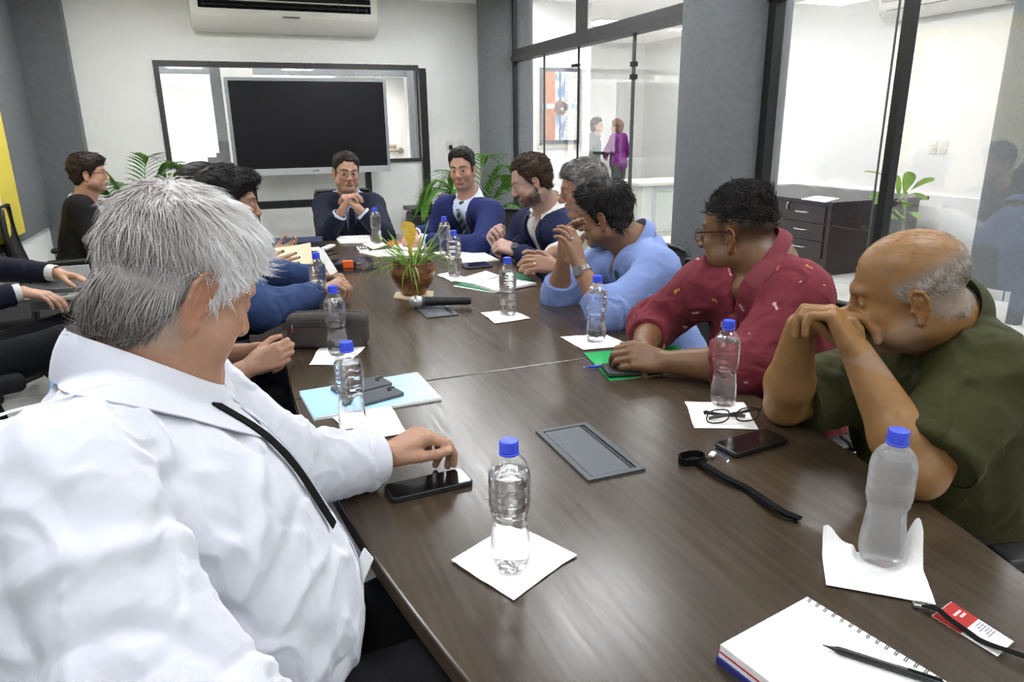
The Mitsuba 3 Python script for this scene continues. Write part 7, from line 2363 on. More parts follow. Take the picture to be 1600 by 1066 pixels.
ws = open_neck(b, Group([('u', torso(b, 0.3, 0.010), 0), ('u', sleeve(b, 'L', 0.076, 0.066, 0.056, 0.30), 0.04), ('u', sleeve(b, 'R', 0.076, 0.066, 0.056, 0.30), 0.04)]))
cloth_part(key, 'shirt', ws, 0.0075, '#dcdcd8', lambda V, N: cloth_noise(V, 0.006, 8, 42))
mat('white_shirt', '#dcdcd8', 0.85)
part(key, 'collar', collar_mesh(b, ws, 0.010, ra=0.074, rb=0.080, gap=24), 'mat_white_shirt', smooth=60)
kn = hl.w + hl.d * 0.103 + hl.t * -0.0105
mat('gold', '#c79a4a', 0.25, metallic=0.9)
part(key, 'ring', moved(lathe([(0.0105, -0.003), (0.0118, -0.003), (0.0118, 0.003), (0.0105, 0.003)], 24, False), kn, R=np.stack([hl.t, hl.n, hl.d], 1)), 'mat_gold', smooth=40)
b.seat_legs(0.38)
suit_trousers(key, b, '#20232e')

# ---------------------------------------------------------------- the bearded man in the navy jacket
key = thing('person', 'bearded man in a navy jacket and open white shirt, looking down at his hands', 'person')
b = Body((1.86, 3.62, 0.47), 262, C7=(1.604, 3.481, 1.018), s=1.0, shL=(1.582, 3.157, 0.892), shR=(1.520, 3.634, 0.903))
H = Head((1.468, 3.446, 1.159), 286, 22, 0, s=0.99, w=1.0, fat=0.2, nose=1.0, ear=1.0, lids=0.0012)
b.arm_by('L', (1.465, 3.130, 0.736), (1.345, 3.339, 0.818)).arm_by('R', (1.399, 3.645, 0.685), (1.329, 3.565, 0.806))
hl = Hand(b.wr['L'], (-0.779, 0.521, 0.318), (0.076, 0.623, -0.755), 'L', curl=(55, 70, 40), thumb=(0.7, 0.5, 0.3), bend=(25, 30), s=1.1)
hr = Hand(b.wr['R'], (-0.418, -0.132, 0.819), (0.127, -0.905, 0.129), 'R', curl=(60, 75, 40), thumb=(0.7, 0.5, 0.3), bend=(25, 30), s=1.1)
m = body_mesh(b, H, [hl, hr], 0.0042, neck=0.058)
part(key, 'body', m, 'mat_skin', True, color=paint_skin(m.vertices, H, '#b8968a', '#a06a5c', [hl, hr], ruddy=0.35, brows=('#3a281e', 0.85), beard=('#3c2a20', 0.92, beard_zone())))
style = dict(line=LINE_BACK, top=0.024, side=0.018, back=0.020, front=0.006, rough=0.014, clump=40, whorl=(0, 0.08, 0.07), comb=(0, -0.5, 0.0), sidecomb=(0, -0.8, -0.5))
add_head_parts(key, H, style, two_tone('#231811', '#4a3828', 40), 1600, look=(0, 1, -0.5), hair_h=0.005, length=0.028, width=0.0018, lift=0.35, seed=8)
tor = open_neck(b, torso(b, 0.15, 0.004), 0.062, 0.09, 0.022)
cloth_part(key, 'shirt', tor, 0.009, '#e2e2e0')
VD, VW = 0.42, 0.062
jk = jacket_node(b, 0.016, VD, VW, 0.15)
cloth_part(key, 'jacket', jk, 0.0075, '#1b2345', lambda V, N: cloth_noise(V, 0.006, 7, 52) + sleeve_creases(V, N, b.sh['L'], b.el['L'], b.wr['L'], 0.007, 0.13, 3))
mat('navy_jacket', '#1b2345', 0.8, sheen=0.2)
lapels(key, b, jk, VD, VW, bsdf='mat_navy_jacket')
part(key, 'collar', collar_mesh(b, Group([('u', tor, 0), ('u', jk, 0)]), 0.022, reach=0.018, ra=0.070, rb=0.078, gap=26, point=0.08), 'mat_white_shirt', smooth=60)
part(key, 'pocket_square', patch(jk, lambda u, v: b.C7 + np.stack([-0.145 + 0.065 * v, 0 * u, -0.185 - 0.010 * u + 0.012 * v], -1) @ b.M.T, 6, 10, b.f, 0.006, 0.002), 'mat_white_shirt', label='white pocket square')
cuff_roll(b, 'L', 0.90, 0.97, 0.040, 0.039, 'mat_navy_jacket', 'cuff')
mat('watch_strap', '#3a3f4a', 0.4)
bracelet(b, 'L', 1.03, 0.031, 0.022, 'mat_watch_strap', face='mat_hatch', facedir=(-0.191, -0.774, 0.602))
b.seat_legs(0.40)
suit_trousers(key, b, '#1a1f38')

# ---------------------------------------------------------------- the man in the blue suit and tie
key = thing('person', 'man in a royal blue suit and a dark green striped tie', 'person')
b = Body((1.62, 4.47, 0.46), 228, C7=(1.429, 4.316, 0.994), s=1.04, shL=(1.479, 4.080, 0.915), shR=(1.278, 4.367, 0.933))
H = Head((1.365, 4.279, 1.182), 214, 4, 4, s=0.99, w=0.95, fat=0.0, nose=1.05, lids=0.0030)
b.arm_by('L', (1.307, 3.786, 0.768), (1.047, 4.042, 0.794)).arm_by('R', (1.181, 4.375, 0.772), (1.046, 4.281, 0.801))
hl = Hand(b.wr['L'], (-0.807, 0.542, 0.002), (0.035, 0.387, -0.842), 'L', curl=(30, 45, 30), s=1.05)
hr = Hand(b.wr['R'], (-0.780, -0.608, -0.050), (0.080, -0.311, -0.864), 'R', curl=(40, 45, 30), s=1.0)
m = body_mesh(b, H, [hl, hr], 0.0042, neck=0.056)
part(key, 'body', m, 'mat_skin', True, color=paint_skin(m.vertices, H, '#b58a74', '#96635a', [hl, hr], brows=('#1d1512', 1.0), beard=('#3a2e28', 0.42, beard_zone())))
style = dict(line=[0.076, 0.080] + LINE_FULL[2:], top=0.024, side=0.008, back=0.010, lo=0.045, front=0.006, rough=0.008, clump=36, whorl=(0.03, -0.06, 0.09), comb=(-0.3, 0.1, 0.3), sidecomb=(0, -0.6, -0.5))
add_head_parts(key, H, style, two_tone('#12100f', '#2c2522', 40), 1100, look=(-0.15, 1, 0), hair_h=0.005, length=0.020, width=0.0018, lift=0.3, seed=11)
tor = open_neck(b, torso(b, 0.0, 0.003), 0.058, 0.0)
cloth_part(key, 'shirt', tor, 0.009, '#c9d2ea')
VD, VW = 0.36, 0.055
jk = jacket_node(b, 0.016, VD, VW)
cloth_part(key, 'jacket', jk, 0.0085, '#1c2658', lambda V, N: cloth_noise(V, 0.006, 7, 62) + sleeve_creases(V, N, b.sh['L'], b.el['L'], b.wr['L'], 0.008, 0.13, 3))
mat('blue_jacket', '#1c2658', 0.8, sheen=0.2)
lapels(key, b, jk, VD, VW, bsdf='mat_blue_jacket', wide=0.068)
mat('pale_shirt', '#c9d2ea', 0.85)
part(key, 'collar', collar_mesh(b, Group([('u', tor, 0), ('u', jk, 0)]), 0.030, reach=0.018, flare=34, ra=0.066, rb=0.072, gap=9, point=0.07), 'mat_pale_shirt', smooth=60)


def tie(key, b, solid, color, bsdf, length=0.36, stripes=None, kz=0.002):
    knot0 = b.nc + b.nM @ np.array([0, 0.094, kz])

    def fn(u, v):
        w = 0.020 + 0.028 * np.clip(u * 1.1, 0, 1)
        p = np.stack([(v - 0.5) * w * 1.5, np.zeros_like(u), -0.020 - length * u], -1)
        q = trace(solid, (b.C7 + p @ b.M.T).reshape(-1, 3) + b.f * 0.4, -b.f, off=0.010)
        q = q.reshape(u.shape + (3,)).astype(float)
        k = np.clip(u / 0.22, 0, 1)[..., None]
        k = k * k * (3 - 2 * k)
        q = (knot0 + b.r * ((v - 0.5) * w)[..., None]) * (1 - k) + q * k
        for _ in range(5):
            d = solid.ev(q.reshape(-1, 3).astype(F32)).reshape(u.shape)
            q = q + b.f * np.clip(0.014 - d, 0, 0.03)[..., None]
        return q
    mm = sheet(fn, 60, 8, 0.004)
    q = b.loc(mm.vertices)
    c = np.tile(np.array(lin(color)), (len(q), 1))
    if stripes:
        st = np.sin((q[:, 2] * 1.0 + q[:, 0] * 0.9) * 2 * np.pi / 0.048)
        c[st > 0.80] = np.array(lin(stripes))
    t = part(key, 'tie', mm, bsdf, True, color=c, label='striped tie' if stripes else 'dark tie')
    k0 = knot0
    kn = loft([k0 + (np.array([[x * w, 0, 0], [x * w, 0.012, 0]])[0] @ b.M.T) for x, w in ()], True) if False else moved(lathe([(0.010, -0.018), (0.015, -0.006), (0.018, 0.010), (0.016, 0.018)], 20), k0 + b.f * 0.002, R=b.M)
    part(t, 'knot', kn, 'mat_tie_knot_' + bsdf, smooth=50)


scene['mat_tie_cloth'] = {'type': 'twosided', 'bsdf': {'type': 'principled', 'base_color': VCOL, 'roughness': 0.5}}
scene['mat_tie_cloth_dark'] = scene['mat_tie_cloth']
mat('tie_knot_mat_tie_cloth', '#14393c', 0.5)
mat('tie_knot_mat_tie_cloth_dark', '#1a1d2c', 0.5)
tie(key, b, tor, '#14393c', 'mat_tie_cloth', stripes='#9fb0b4', kz=0.012)
cuff_roll(b, 'L', 0.78, 0.99, 0.042, 0.038, 'mat_pale_shirt')
cuff_roll(b, 'R', 0.90, 0.99, 0.042, 0.038, 'mat_pale_shirt')
bracelet(b, 'L', 1.03, 0.032, 0.02, 'mat_white_shirt', face='mat_white_shirt', facedir=(-0.146, -0.663, 0.722))
b.seat_legs(0.40)
suit_trousers(key, b, '#1c2658')

# ---------------------------------------------------------------- the man at the head of the table
key = thing('person', 'man in glasses and a dark navy suit, chin on clasped hands below the screen', 'person')
b = Body((0.80, 5.22, 0.46), 184, C7=(0.783, 5.074, 0.991), s=1.02, sw=0.19, shL=(0.923, 4.905, 0.917), shR=(0.610, 5.029, 0.921))
H = Head((0.757, 4.913, 1.156), 176, 7, -3, s=0.99, w=1.02, fat=0.45, nose=1.05, lids=0.0026, deep=1)
b.arm_by('L', (0.915, 4.534, 0.765), (0.759, 4.552, 0.946)).arm_by('R', (0.563, 4.673, 0.769), (0.665, 4.587, 0.939))
hl = Hand(b.wr['L'], (-0.485, 0.434, 0.755), (-0.447, 0.522, -0.663), 'L', curl=(45, 50, 25), thumb=(0.8, 0.3, 0.3), bend=(15, 20), s=1.05)
hr = Hand(b.wr['R'], (0.487, -0.023, 0.866), (0.796, -0.146, -0.527), 'R', curl=(50, 55, 25), thumb=(0.8, 0.3, 0.3), bend=(15, 20), s=1.05)
m = body_mesh(b, H, [hl, hr], 0.0042, neck=0.062)
part(key, 'body', m, 'mat_skin', True, color=paint_skin(m.vertices, H, '#ad8570', '#8c5f54', [hl, hr], brows=('#1d1512', 0.95), beard=('#5a4a42', 0.22, beard_zone())))
style = dict(line=[0.076, 0.080] + LINE_FULL[2:], top=0.020, side=0.009, back=0.010, front=0.004, rough=0.010, clump=40, whorl=(0.03, -0.06, 0.09), comb=(-0.3, 0.3, 0.1), sidecomb=(0, -0.5, -0.7))
add_head_parts(key, H, style, two_tone('#15110f', '#382c25', 40), 1100, look=(0.35, 1, 0.05), hair_h=0.005, length=0.018, width=0.0018, lift=0.3, seed=12)
mat('rim_grey', '#7b7672', 0.3, metallic=0.6)
glasses_part(key, H, 'mat_rim_grey', rim=0.0012, ew=0.025, eh=0.0165)
tor = open_neck(b, torso(b, 0.2, 0.003), 0.062, 0.0)
cloth_part(key, 'shirt', tor, 0.009, '#9fb4dd')
VD, VW = 0.40, 0.055
jk = jacket_node(b, 0.018, VD, VW, 0.2, arms=(0.072, 0.064, 0.05), to=0.80)
cloth_part(key, 'jacket', jk, 0.0085, '#141a2c', lambda V, N: cloth_noise(V, 0.006, 7, 72))
mat('dark_jacket', '#141a2c', 0.8, sheen=0.2)
lapels(key, b, jk, VD, VW, bsdf='mat_dark_jacket', wide=0.066)
mat('sky_shirt', '#9fb4dd', 0.85)
part(key, 'collar', collar_mesh(b, Group([('u', tor, 0), ('u', jk, 0)]), 0.016, reach=0.018, flare=30, ra=0.068, rb=0.074, gap=9, point=0.07), 'mat_sky_shirt', smooth=60)
tie(key, b, tor, '#1a1d2c', 'mat_tie_cloth_dark')
for sd in 'LR':
    cuff_roll(b, sd, 0.66, 0.86, 0.052, 0.044, 'mat_pale_shirt')
b.seat_legs(0.36)
suit_trousers(key, b, '#131828')

# ---------------------------------------------------------------- left side of the table
key = thing('person', 'dark haired man in a blue jumper, in profile on the left of the table', 'person')
b = Body((-0.25, 2.90, 0.47), 78, C7=(-0.11, 2.93, 1.035), s=1.0, shR=(-0.05, 2.74, 0.99), shL=(-0.13, 3.12, 0.99))
H = Head((0.002, 2.966, 1.158), 88, 6, 0, s=1.0, w=1.0, fat=0.05, nose=1.0, lids=0.0042)
b.arm_by('R', (0.058, 2.606, 0.810), (0.291, 2.849, 0.800)).arm_by('L', (0.077, 3.204, 0.840), (0.339, 3.168, 0.804))
hr = Hand(b.wr['R'], (0.878, -0.106, 0.391), (0.127, 0.083, -0.978), 'R', curl=(60, 65, 40), thumb=(0.7, 0.5, 0.2), s=1.05)
hl = Hand(b.wr['L'], (0.906, -0.288, -0.136), (-0.118, -0.541, -0.777), 'L', curl=(50, 60, 40), thumb=(0.7, 0.5, 0.2), s=1.05)
m = body_mesh(b, H, [hl, hr], 0.0036, neck=0.058)
part(key, 'body', m, 'mat_skin', True, color=paint_skin(m.vertices, H, '#a67e66', '#86584c', [hl, hr], brows=('#17120f', 1.0), beard=('#3a2e28', 0.15, beard_zone())))
style = dict(line=LINE_LOW, top=0.030, side=0.016, back=0.018, front=0.016, rough=0.012, clump=40, whorl=(0, -0.07, 0.09), comb=(0.1, 0.6, 0.0), sidecomb=(0, 0.1, -0.9))
add_head_parts(key, H, style, two_tone('#0c0b0b', '#252120', 40), 2000, hair_h=0.0046, length=0.032, width=0.0015, lift=0.25, seed=21)
jum = Group([('u', torso(b, 0.05, 0.012), 0), ('u', sleeve(b, 'R', 0.078, 0.064, 0.046, 0.97), 0.04), ('u', sleeve(b, 'L', 0.078, 0.064, 0.046, 0.97), 0.04)])
cloth_part(key, 'jumper', jum, 0.0065, '#2f426a', lambda V, N: cloth_noise(V, 0.006, 8, 82) + sleeve_creases(V, N, b.sh['R'], b.el['R'], b.wr['R'], 0.010, 0.13, 3) + sleeve_creases(V, N, b.sh['L'], b.el['L'], b.wr['L'], 0.010, 0.13, 6))
b.seat_legs(0.40)
suit_trousers(key, b, '#1d2230')
k = thing('paper_sheet', 'small folded white paper held upright in the fist of the blue sleeve', 'paper')
hp = np.array((0.376, 3.090, 0.849))
part(k, '', sheet(lambda u, v: hp + np.stack([-0.055 + 0.035 * v + 0.05 * u, 0.02 * v - 0.02 * u, 0.075 - 0.10 * u + 0.01 * v], -1), 6, 6, 0.002), 'mat_paper')

key = thing('person', 'black haired person behind the blue jumper, holding an open cream notebook', 'person')
b = Body((-0.37, 3.56, 0.47), 78, C7=(-0.20, 3.60, 1.00), s=0.96)
H = Head((-0.093, 3.672, 1.142), 80, 8, 0, s=1.0, w=0.97, fat=0.1, nose=0.95, lids=0.0040)
b.arm_by('R', (0.0, 3.38, 0.80), (0.132, 3.666, 0.775)).arm_by('L', (0.02, 3.86, 0.80), (0.206, 4.041, 0.775))
hr = Hand(b.wr['R'], (0.964, -0.099, 0.170), (0.275, 0.968, -0.143), 'R', curl=(14, 20, 14), thumb=(0.7, 0.5, 0.3), s=0.95, spread=8)
hl = Hand(b.wr['L'], (0.843, -0.329, 0.353), (-0.373, -0.686, 0.548), 'L', curl=(20, 30, 20), thumb=(0.7, 0.5, 0.3), s=0.95)
m = body_mesh(b, H, [hl, hr], 0.0044, neck=0.05)
part(key, 'body', m, 'mat_skin', True, color=paint_skin(m.vertices, H, '#b8937c', '#96655a', [], brows=('#17120f', 0.9),
     extra=lambda V, q, c: np.where((np.min([np.linalg.norm(V - n, axis=1) / (r * 1.25) for n, r in hr.nails], 0) < 1)[:, None], np.array(lin('#2a1a1c')), c)))
style = dict(line=LINE_LOW, top=0.030, side=0.020, back=0.024, front=0.008, rough=0.010, clump=36)
add_head_parts(key, H, style, two_tone('#0b0a0a', '#1f1b1a', 40), 700, hair_h=0.0055, length=0.035, width=0.0018, lift=0.2, seed=22)
jum = Group([('u', torso(b, 0.0, 0.012), 0), ('u', sleeve(b, 'R', 0.068, 0.058, 0.042, 0.93), 0.04), ('u', sleeve(b, 'L', 0.068, 0.058, 0.042, 0.93), 0.04)])
cloth_part(key, 'top', jum, 0.010, '#23252c', lambda V, N: cloth_noise(V, 0.006, 8, 92))
b.seat_legs(0.40)
suit_trousers(key, b, '#1a1c22')
k = thing('notebook', 'open cream notebook held up by the person behind the blue jumper', 'notebook')
q = [np.array(p) for p in ((0.193, 3.843, 0.840), (0.380, 3.864, 0.854), (0.377, 3.775, 0.716), (0.255, 3.711, 0.714))]
nn = np.cross(q[1] - q[0], q[3] - q[0])
nn = unit(nn) * (1 if nn[1] > 0 else -1)
mat('cream_paper', '#ece2c0', 0.8)


def page(q, off, bow):
    return lambda u, v: ((1 - u) * (1 - v))[..., None] * q[0] + (u * (1 - v))[..., None] * q[1] + (u * v)[..., None] * q[2] + ((1 - u) * v)[..., None] * q[3] + nn * (off + bow * np.sin(np.pi * u))[..., None]


part(k, 'page', sheet(page(q, 0, 0.004), 12, 8, 0.002), 'mat_cream_paper')
q2 = [q[0] + (q[0] - q[1]) * 0.22 + np.array([0, 0.02, -0.055]), q[0] + np.array([0, 0, -0.01]), q[3] + np.array([0, 0, 0.0]), q[3] + (q[0] - q[1]) * 0.22 + np.array([0, 0.02, -0.01])]
part(k, 'left_page', sheet(page(q2, 0.003, 0.006), 10, 6, 0.003), 'mat_cream_paper')
part(k, 'back_pages', sheet(page(q, 0.006, 0.004), 10, 6, 0.006), 'mat_cream_paper')
pen('blue pen lying under the hand that holds the cream notebook', (0.099, 3.627, 0.788), (0.161, 3.606, 0.796), 0.005, 'mat_pen_blue', tip='mat_white_plastic')

key = thing('person', 'person with a badge and clasped hands, hidden behind the white haired head', 'person')
b = Body((-0.40, 2.22, 0.47), 80, C7=(-0.27, 2.24, 0.985), s=1.0)
H = Head((-0.165, 2.255, 1.105), 80, 10, 0, s=0.98, lids=0.0038)
b.arm_by('R', (-0.13, 2.02, 0.72), (0.004, 2.036, 0.784)).arm_by('L', (-0.13, 2.36, 0.72), (0.017, 2.188, 0.783))
hr = Hand(b.wr['R'], (0.952, 0.004, 0.300), (0.158, 0.947, -0.176), 'R', curl=(35, 50, 30), thumb=(0.8, 0.4, 0.3), s=0.95)
hl = Hand(b.wr['L'], (0.773, -0.544, -0.050), (-0.449, -0.852, -0.232), 'L', curl=(35, 50, 30), thumb=(0.8, 0.4, 0.3), s=0.95)
m = body_mesh(b, H, [hl, hr], 0.0048, full=('L', 'R'), neck=0.056)
part(key, 'body', m, 'mat_skin', True, color=paint_skin(m.vertices, H, '#a67c63', '#86584c', [hl, hr], brows=('#17120f', 0.9)))
style = dict(line=LINE_FULL, top=0.022, side=0.012, back=0.012, rough=0.010, clump=36)
add_head_parts(key, H, style, two_tone('#0d0c0c', '#272322', 40), 0, hair_h=0.008)
tee = Group([('u', torso(b, 0.1, 0.010), 0), ('u', sleeve(b, 'R', 0.070, 0.062, 0.05, -0.1), 0.04), ('u', sleeve(b, 'L', 0.070, 0.062, 0.05, -0.1), 0.04)])
cloth_part(key, 'shirt', tee, 0.013, '#1f2736', lambda V, N: cloth_noise(V, 0.005, 8, 93))
bd = trace(tee, [b.at(0.0, 0.5, -0.30)], -b.f, off=0.006)[0]
part(key, 'badge', moved(plate(0.075, 0.10, 0.003, 0.004), bd, R=np.stack([b.r, b.t, -b.f * -1], 1)), 'mat_paper', label='white badge with a blue and red print')
part(key, 'badge_print', moved(plate(0.060, 0.035, 0.001, 0.002, 0.0002), bd + b.f * 0.003 - b.t * 0.02, R=np.stack([b.r, b.t, b.f], 1)), 'mat_cover_blue')
part(key, 'badge_stripe', moved(plate(0.060, 0.016, 0.001, 0.002, 0.0002), bd + b.f * 0.003 - b.t * 0.042, R=np.stack([b.r, b.t, b.f], 1)), 'mat_card_red')
b.seat_legs(0.36)
suit_trousers(key, b, '#14151a')

key = thing('person', 'person in a light blue shirt and jeans behind the white shirted man, hand on thigh', 'person')
b = Body((-0.40, 1.60, 0.47), 82, C7=(-0.27, 1.66, 0.985), s=1.02, sw=0.20)
H = Head((-0.143, 1.675, 1.105), 80, 12, 0, s=0.98, lids=0.0038)
b.arm_by('R', (-0.20, 1.40, 0.74), (-0.02, 1.46, 0.66)).arm_by('L', (-0.20, 1.88, 0.72), (-0.038, 1.828, 0.712))
hr = Hand(b.wr['R'], (0.9, 0.2, -0.2), (0, 0, -1), 'R', s=1.0)
hl = Hand(b.wr['L'], (0.761, -0.112, -0.115), (-0.001, 0.030, -0.948), 'L', curl=(25, 30, 20), thumb=(0.35, 0.75, 0.1), bend=(0, -5), s=1.0)
hl.thumb = (0.25, 0.55, -0.75)
m = body_mesh(b, H, [hl, hr], 0.0048, neck=0.06)
part(key, 'body', m, 'mat_skin', True, color=paint_skin(m.vertices, H, '#a67c63', '#86584c', [hl, hr], brows=('#17120f', 0.9)))
add_head_parts(key, H, style, two_tone('#0d0c0c', '#272322', 40), 0, hair_h=0.008)
lb = Group([('u', torso(b, 0.3, 0.012), 0), ('u', sleeve(b, 'R', 0.082, 0.068, 0.05, 0.96), 0.04), ('u', sleeve(b, 'L', 0.082, 0.068, 0.05, 0.90), 0.04)])
cloth_part(key, 'shirt', lb, 0.010, '#8fbfe8', lambda V, N: cloth_noise(V, 0.006, 8, 94))
mat('sky_blue_cloth', '#8fbfe8', 0.85)
part(key, 'collar', collar_mesh(b, lb, 0.012, ra=0.076, rb=0.080, gap=16), 'mat_sky_blue_cloth', smooth=60)
b.seat_legs(0.40)
cloth_part(key, 'jeans', trousers_node(b), 0.012, '#26386a')
shoes(key, b)

# ---------------------------------------------------------------- the two by the left wall
key = thing('person', 'man in glasses and a black jacket on a chair against the left grey column', 'person')
b = Body((-1.02, 5.42, 0.46), 82, C7=(-0.913, 5.511, 0.978), s=1.0)
H = Head((-0.828, 5.472, 1.169), 86, 2, 0, s=0.97, w=0.98, fat=0.25, nose=1.0, lids=0.0040)
b.arm('R', (-0.58, 5.30, 0.66), (-0.5, -0.6, -0.8)).arm('L', (-0.56, 5.52, 0.66), (-0.3, 0.8, -0.8))
hr = Hand(b.wr['R'], (0.7, 0.5, -0.3), (0.2, 0.1, -1), 'R', s=1.0)
hl = Hand(b.wr['L'], (0.7, -0.5, -0.3), (0.2, 0.1, -1), 'L', s=1.0)
m = body_mesh(b, H, [hl, hr], 0.0046, neck=0.056)
part(key, 'body', m, 'mat_skin', True, color=paint_skin(m.vertices, H, '#b98d76', '#8f5f54', [], brows=('#2a1d17', 0.9), beard=('#4a3a32', 0.40, beard_zone())))
style = dict(line=LINE_LOW, top=0.028, side=0.018, back=0.022, front=0.010, rough=0.014, clump=34, comb=(0.1, 0.6, 0), sidecomb=(0, -0.2, -0.9))
add_head_parts(key, H, style, two_tone('#17100e', '#33241f', 40), 900, hair_h=0.0052, length=0.030, width=0.0018, lift=0.3, seed=31)
mat('brown_frame', '#5a3d22', 0.35)
glasses_part(key, H, 'mat_brown_frame', rim=0.0017, temple=0.002)
tor = open_neck(b, torso(b, 0.1, 0.003), 0.060, 0.08, 0.02)
cloth_part(key, 'shirt', tor, 0.010, '#a9c0e6')
VD, VW = 0.42, 0.09
jk = jacket_node(b, 0.018, VD, VW, 0.1, arms=(0.078, 0.066, 0.05))
cloth_part(key, 'jacket', jk, 0.009, '#131112', lambda V, N: cloth_noise(V, 0.006, 7, 95))
mat('black_jacket', '#131112', 0.8, sheen=0.15)
lapels(key, b, jk, VD, VW, bsdf='mat_black_jacket')
mat('pale_blue_shirt', '#a9c0e6', 0.85)
part(key, 'collar', collar_mesh(b, Group([('u', tor, 0), ('u', jk, 0)]), 0.020, reach=0.018, ra=0.070, rb=0.076, gap=22, point=0.078), 'mat_pale_blue_shirt', smooth=60)
b.seat_legs(0.40)
suit_trousers(key, b, '#131317')

key = thing('person', 'person in a dark suit typing on a laptop at the left edge of the picture', 'person')
b = Body((-1.16, 3.46, 0.46), 66, C7=(-1.15, 3.50, 0.985), s=1.0)
H = Head((-1.085, 3.55, 1.13), 70, 16, 0, s=1.0, lids=0.0030)
b.arm_by('R', (-1.124, 3.635, 0.716), (-0.908, 3.726, 0.739)).arm_by('L', (-1.095, 4.067, 0.800), (-0.794, 3.919, 0.779))
hr = Hand(b.wr['R'], (0.917, -0.204, -0.213), (-0.160, 0.036, -0.951), 'R', curl=(20, 26, 16), thumb=(0.75, 0.5, 0.35), s=1.08, spread=10)
hl = Hand(b.wr['L'], (0.879, -0.353, -0.199), (-0.248, -0.187, -0.879), 'L', curl=(18, 24, 15), thumb=(0.8, 0.5, 0.35), s=1.08, spread=8)
m = body_mesh(b, H, [hl, hr], 0.0040, neck=0.056)
part(key, 'body', m, 'mat_skin', True, color=paint_skin(m.vertices, H, '#bd937c', '#8f5f54', [hl, hr], brows=('#2a1d17', 0.9)))
add_head_parts(key, H, dict(line=LINE_FULL, top=0.022, side=0.012, back=0.012, rough=0.010, clump=36), two_tone('#17100e', '#33241f', 40), 0, hair_h=0.008)
cloth_part(key, 'shirt', open_neck(b, torso(b, 0.0, 0.003), 0.058, 0.0), 0.012, '#d5d6da')
jk = jacket_node(b, 0.016, 0.40, 0.085, 0.0, arms=(0.076, 0.062, 0.047), to=0.86)
cloth_part(key, 'jacket', jk, 0.0085, '#15182a', lambda V, N: cloth_noise(V, 0.006, 7, 96) + sleeve_creases(V, N, b.sh['R'], b.el['R'], b.wr['R'], 0.008, 0.13, 3))
for sd in 'LR':
    cuff_roll(b, sd, 0.80, 0.97, 0.042, 0.038, 'mat_white_shirt')
b.leg('R', (-0.74, 3.52, 0.53), (-0.68, 3.55, 0.09)).leg('L', (-0.76, 3.80, 0.53), (-0.66, 3.84, 0.09))
suit_trousers(key, b, '#111218')
k = thing('laptop', 'silver grey laptop lying on the lap at the left edge of the picture', 'laptop')
c_, R_, sx_, sy_ = slab_frame([(-0.897, 3.687, 0.701), (-0.689, 3.690, 0.686), (-0.711, 4.026, 0.691), (-0.870, 4.042, 0.719)])
lz = float(np.mean([p[2] for p in ((-0.897, 3.687, 0.701), (-0.689, 3.690, 0.686), (-0.711, 4.026, 0.691), (-0.870, 4.042, 0.719))])) - 0.02
mat('laptop_grey', '#a9acac', 0.35, metallic=0.4)
part(k, 'base', moved(plate(0.33, 0.23, 0.018, 0.012, 0.003), (*c_, lz), R=R_), 'mat_laptop_grey', smooth=40)
part(k, 'keyboard', moved(plate(0.27, 0.10, 0.001, 0.004, 0.0002), (*(c_ + R_[:2, 1] * 0.03), lz + 0.018), R=R_), 'mat_hatch')
part(k, 'touchpad', moved(plate(0.09, 0.06, 0.0008, 0.004, 0.0002), (*(c_ - R_[:2, 1] * 0.065), lz + 0.018), R=R_), 'mat_hatch_lid')
part(k, 'screen_lid', moved(plate(0.33, 0.21, 0.008, 0.010, 0.002), (*(c_ + R_[:2, 1] * 0.118), lz + 0.018), R=R_ @ np.array([[1, 0, 0], [0, 0.35, -0.94], [0, 0.94, 0.35]]) @ np.array([[1, 0, 0], [0, 1, 0], [0, 0, 1.0]])), 'mat_laptop_grey', smooth=40)

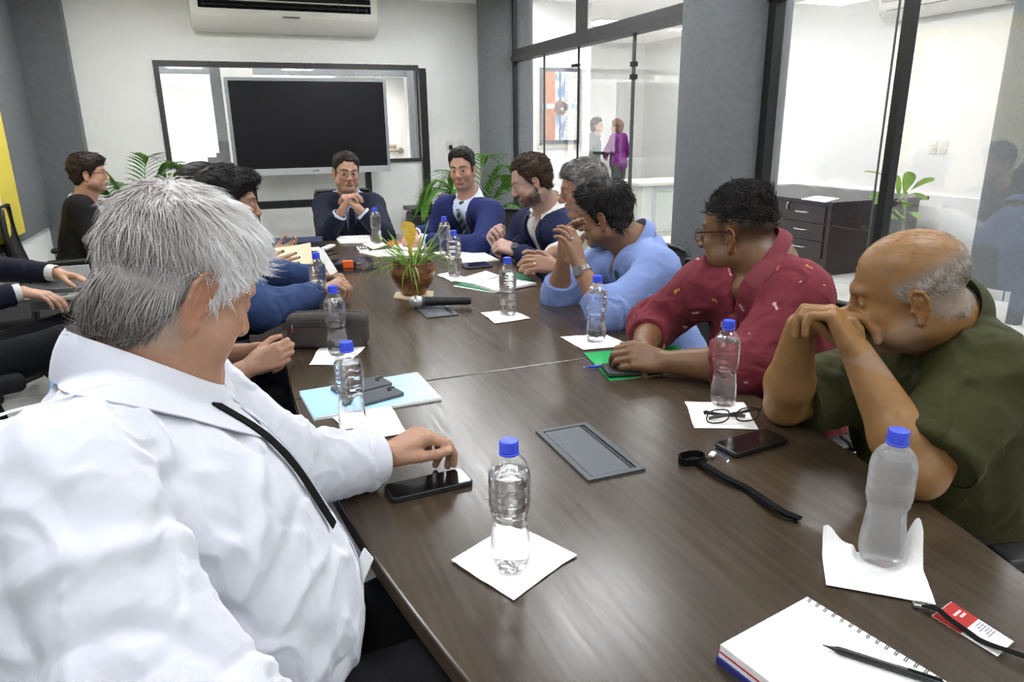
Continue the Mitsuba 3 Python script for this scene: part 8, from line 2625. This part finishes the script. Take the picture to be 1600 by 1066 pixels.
# ---------------------------------------------------------------- the two women behind the glass
for lab, spot, az, col, hairc, hgt in (('woman in a purple top standing behind the glass, seen from behind', (6.337, 11.000, 1.241), 330, '#6d1f70', ('#5a3d2e', '#8a6a55'), 1.53), ('woman in a grey cardigan and white top standing behind the glass', (5.781, 10.900, 1.250), 130, '#6e7376', ('#2a2220', '#4a3c36'), 1.56)):
    key = thing('person', lab, 'person')
    s_ = hgt / 1.70
    x, y = spot[0], spot[1]
    b = Body((x, y, 0.90 * s_), az, 2, L=0.52, s=s_, sw=0.170)
    H = Head(b.C7 + np.array([0, 0, 0.165 * s_]) + b.f * 0.045, az, 0, 0, s=0.93, w=0.95, nose=0.9)
    for sd, k_ in (('R', 1), ('L', -1)):
        if col == '#6d1f70' and sd == 'L':
            b.arm(sd, b.p + b.f * 0.20 - b.r * 0.12 + np.array([0, 0, 0.12]), -b.r - b.f * 0.4)
        else:
            b.arm(sd, b.p + b.r * k_ * 0.26 * s_ + b.f * 0.08 + np.array([0, 0, 0.0]), b.r * k_ * 0.8 - b.f)
        b.leg(sd, b.hip[sd] + np.array([0, 0, -0.42 * s_]), b.hip[sd] * np.array([1, 1, 0]) + np.array([0, 0, 0.085]))
    hs = [Hand(b.wr[sd], unit(b.wr[sd] - b.el[sd]), -b.r * (1 if sd == 'R' else -1), sd, s=0.92) for sd in 'RL']
    m = body_mesh(b, H, hs, 0.0075, neck=0.045)
    part(key, 'body', m, 'mat_skin', True, color=paint_skin(m.vertices, H, '#c09a86', '#9a6a60', [], brows=('#2a1d17', 0.7)))
    st = dict(line=LINE_LOW[:6] + [-0.05, -0.10, -0.14, -0.15, -0.15], top=0.022, side=0.022, back=0.032, rough=0.012, clump=30)
    add_head_parts(key, H, st, two_tone(*hairc, 30), 0, hair_h=0.008)
    t = Group([('u', torso(b, 0.0, 0.012), 0), ('u', sleeve(b, 'R', 0.064, 0.056, 0.045, 0.9), 0.04), ('u', sleeve(b, 'L', 0.064, 0.056, 0.045, 0.9), 0.04), ('u', ell(b.p + np.array([0, 0, 0.0]), (0.185 * s_, 0.15, 0.16), b.M), 0.05)])
    cloth_part(key, 'top' if col == '#6d1f70' else 'cardigan', t, 0.013, col, lambda V, N: cloth_noise(V, 0.006, 8, 97))
    if col != '#6d1f70':
        part(key, 'blouse', patch(t, lambda u, v: b.C7 + np.stack([(v - 0.5) * 0.15, 0 * u, -0.05 - 0.42 * u], -1) @ b.M.T, 16, 8, b.f, 0.006, 0.004), 'mat_white_shirt', smooth=60)
    cloth_part(key, 'trousers', trousers_node(b, (0.10, 0.075, 0.06)), 0.014, '#3a3c42')
    shoes(key, b)
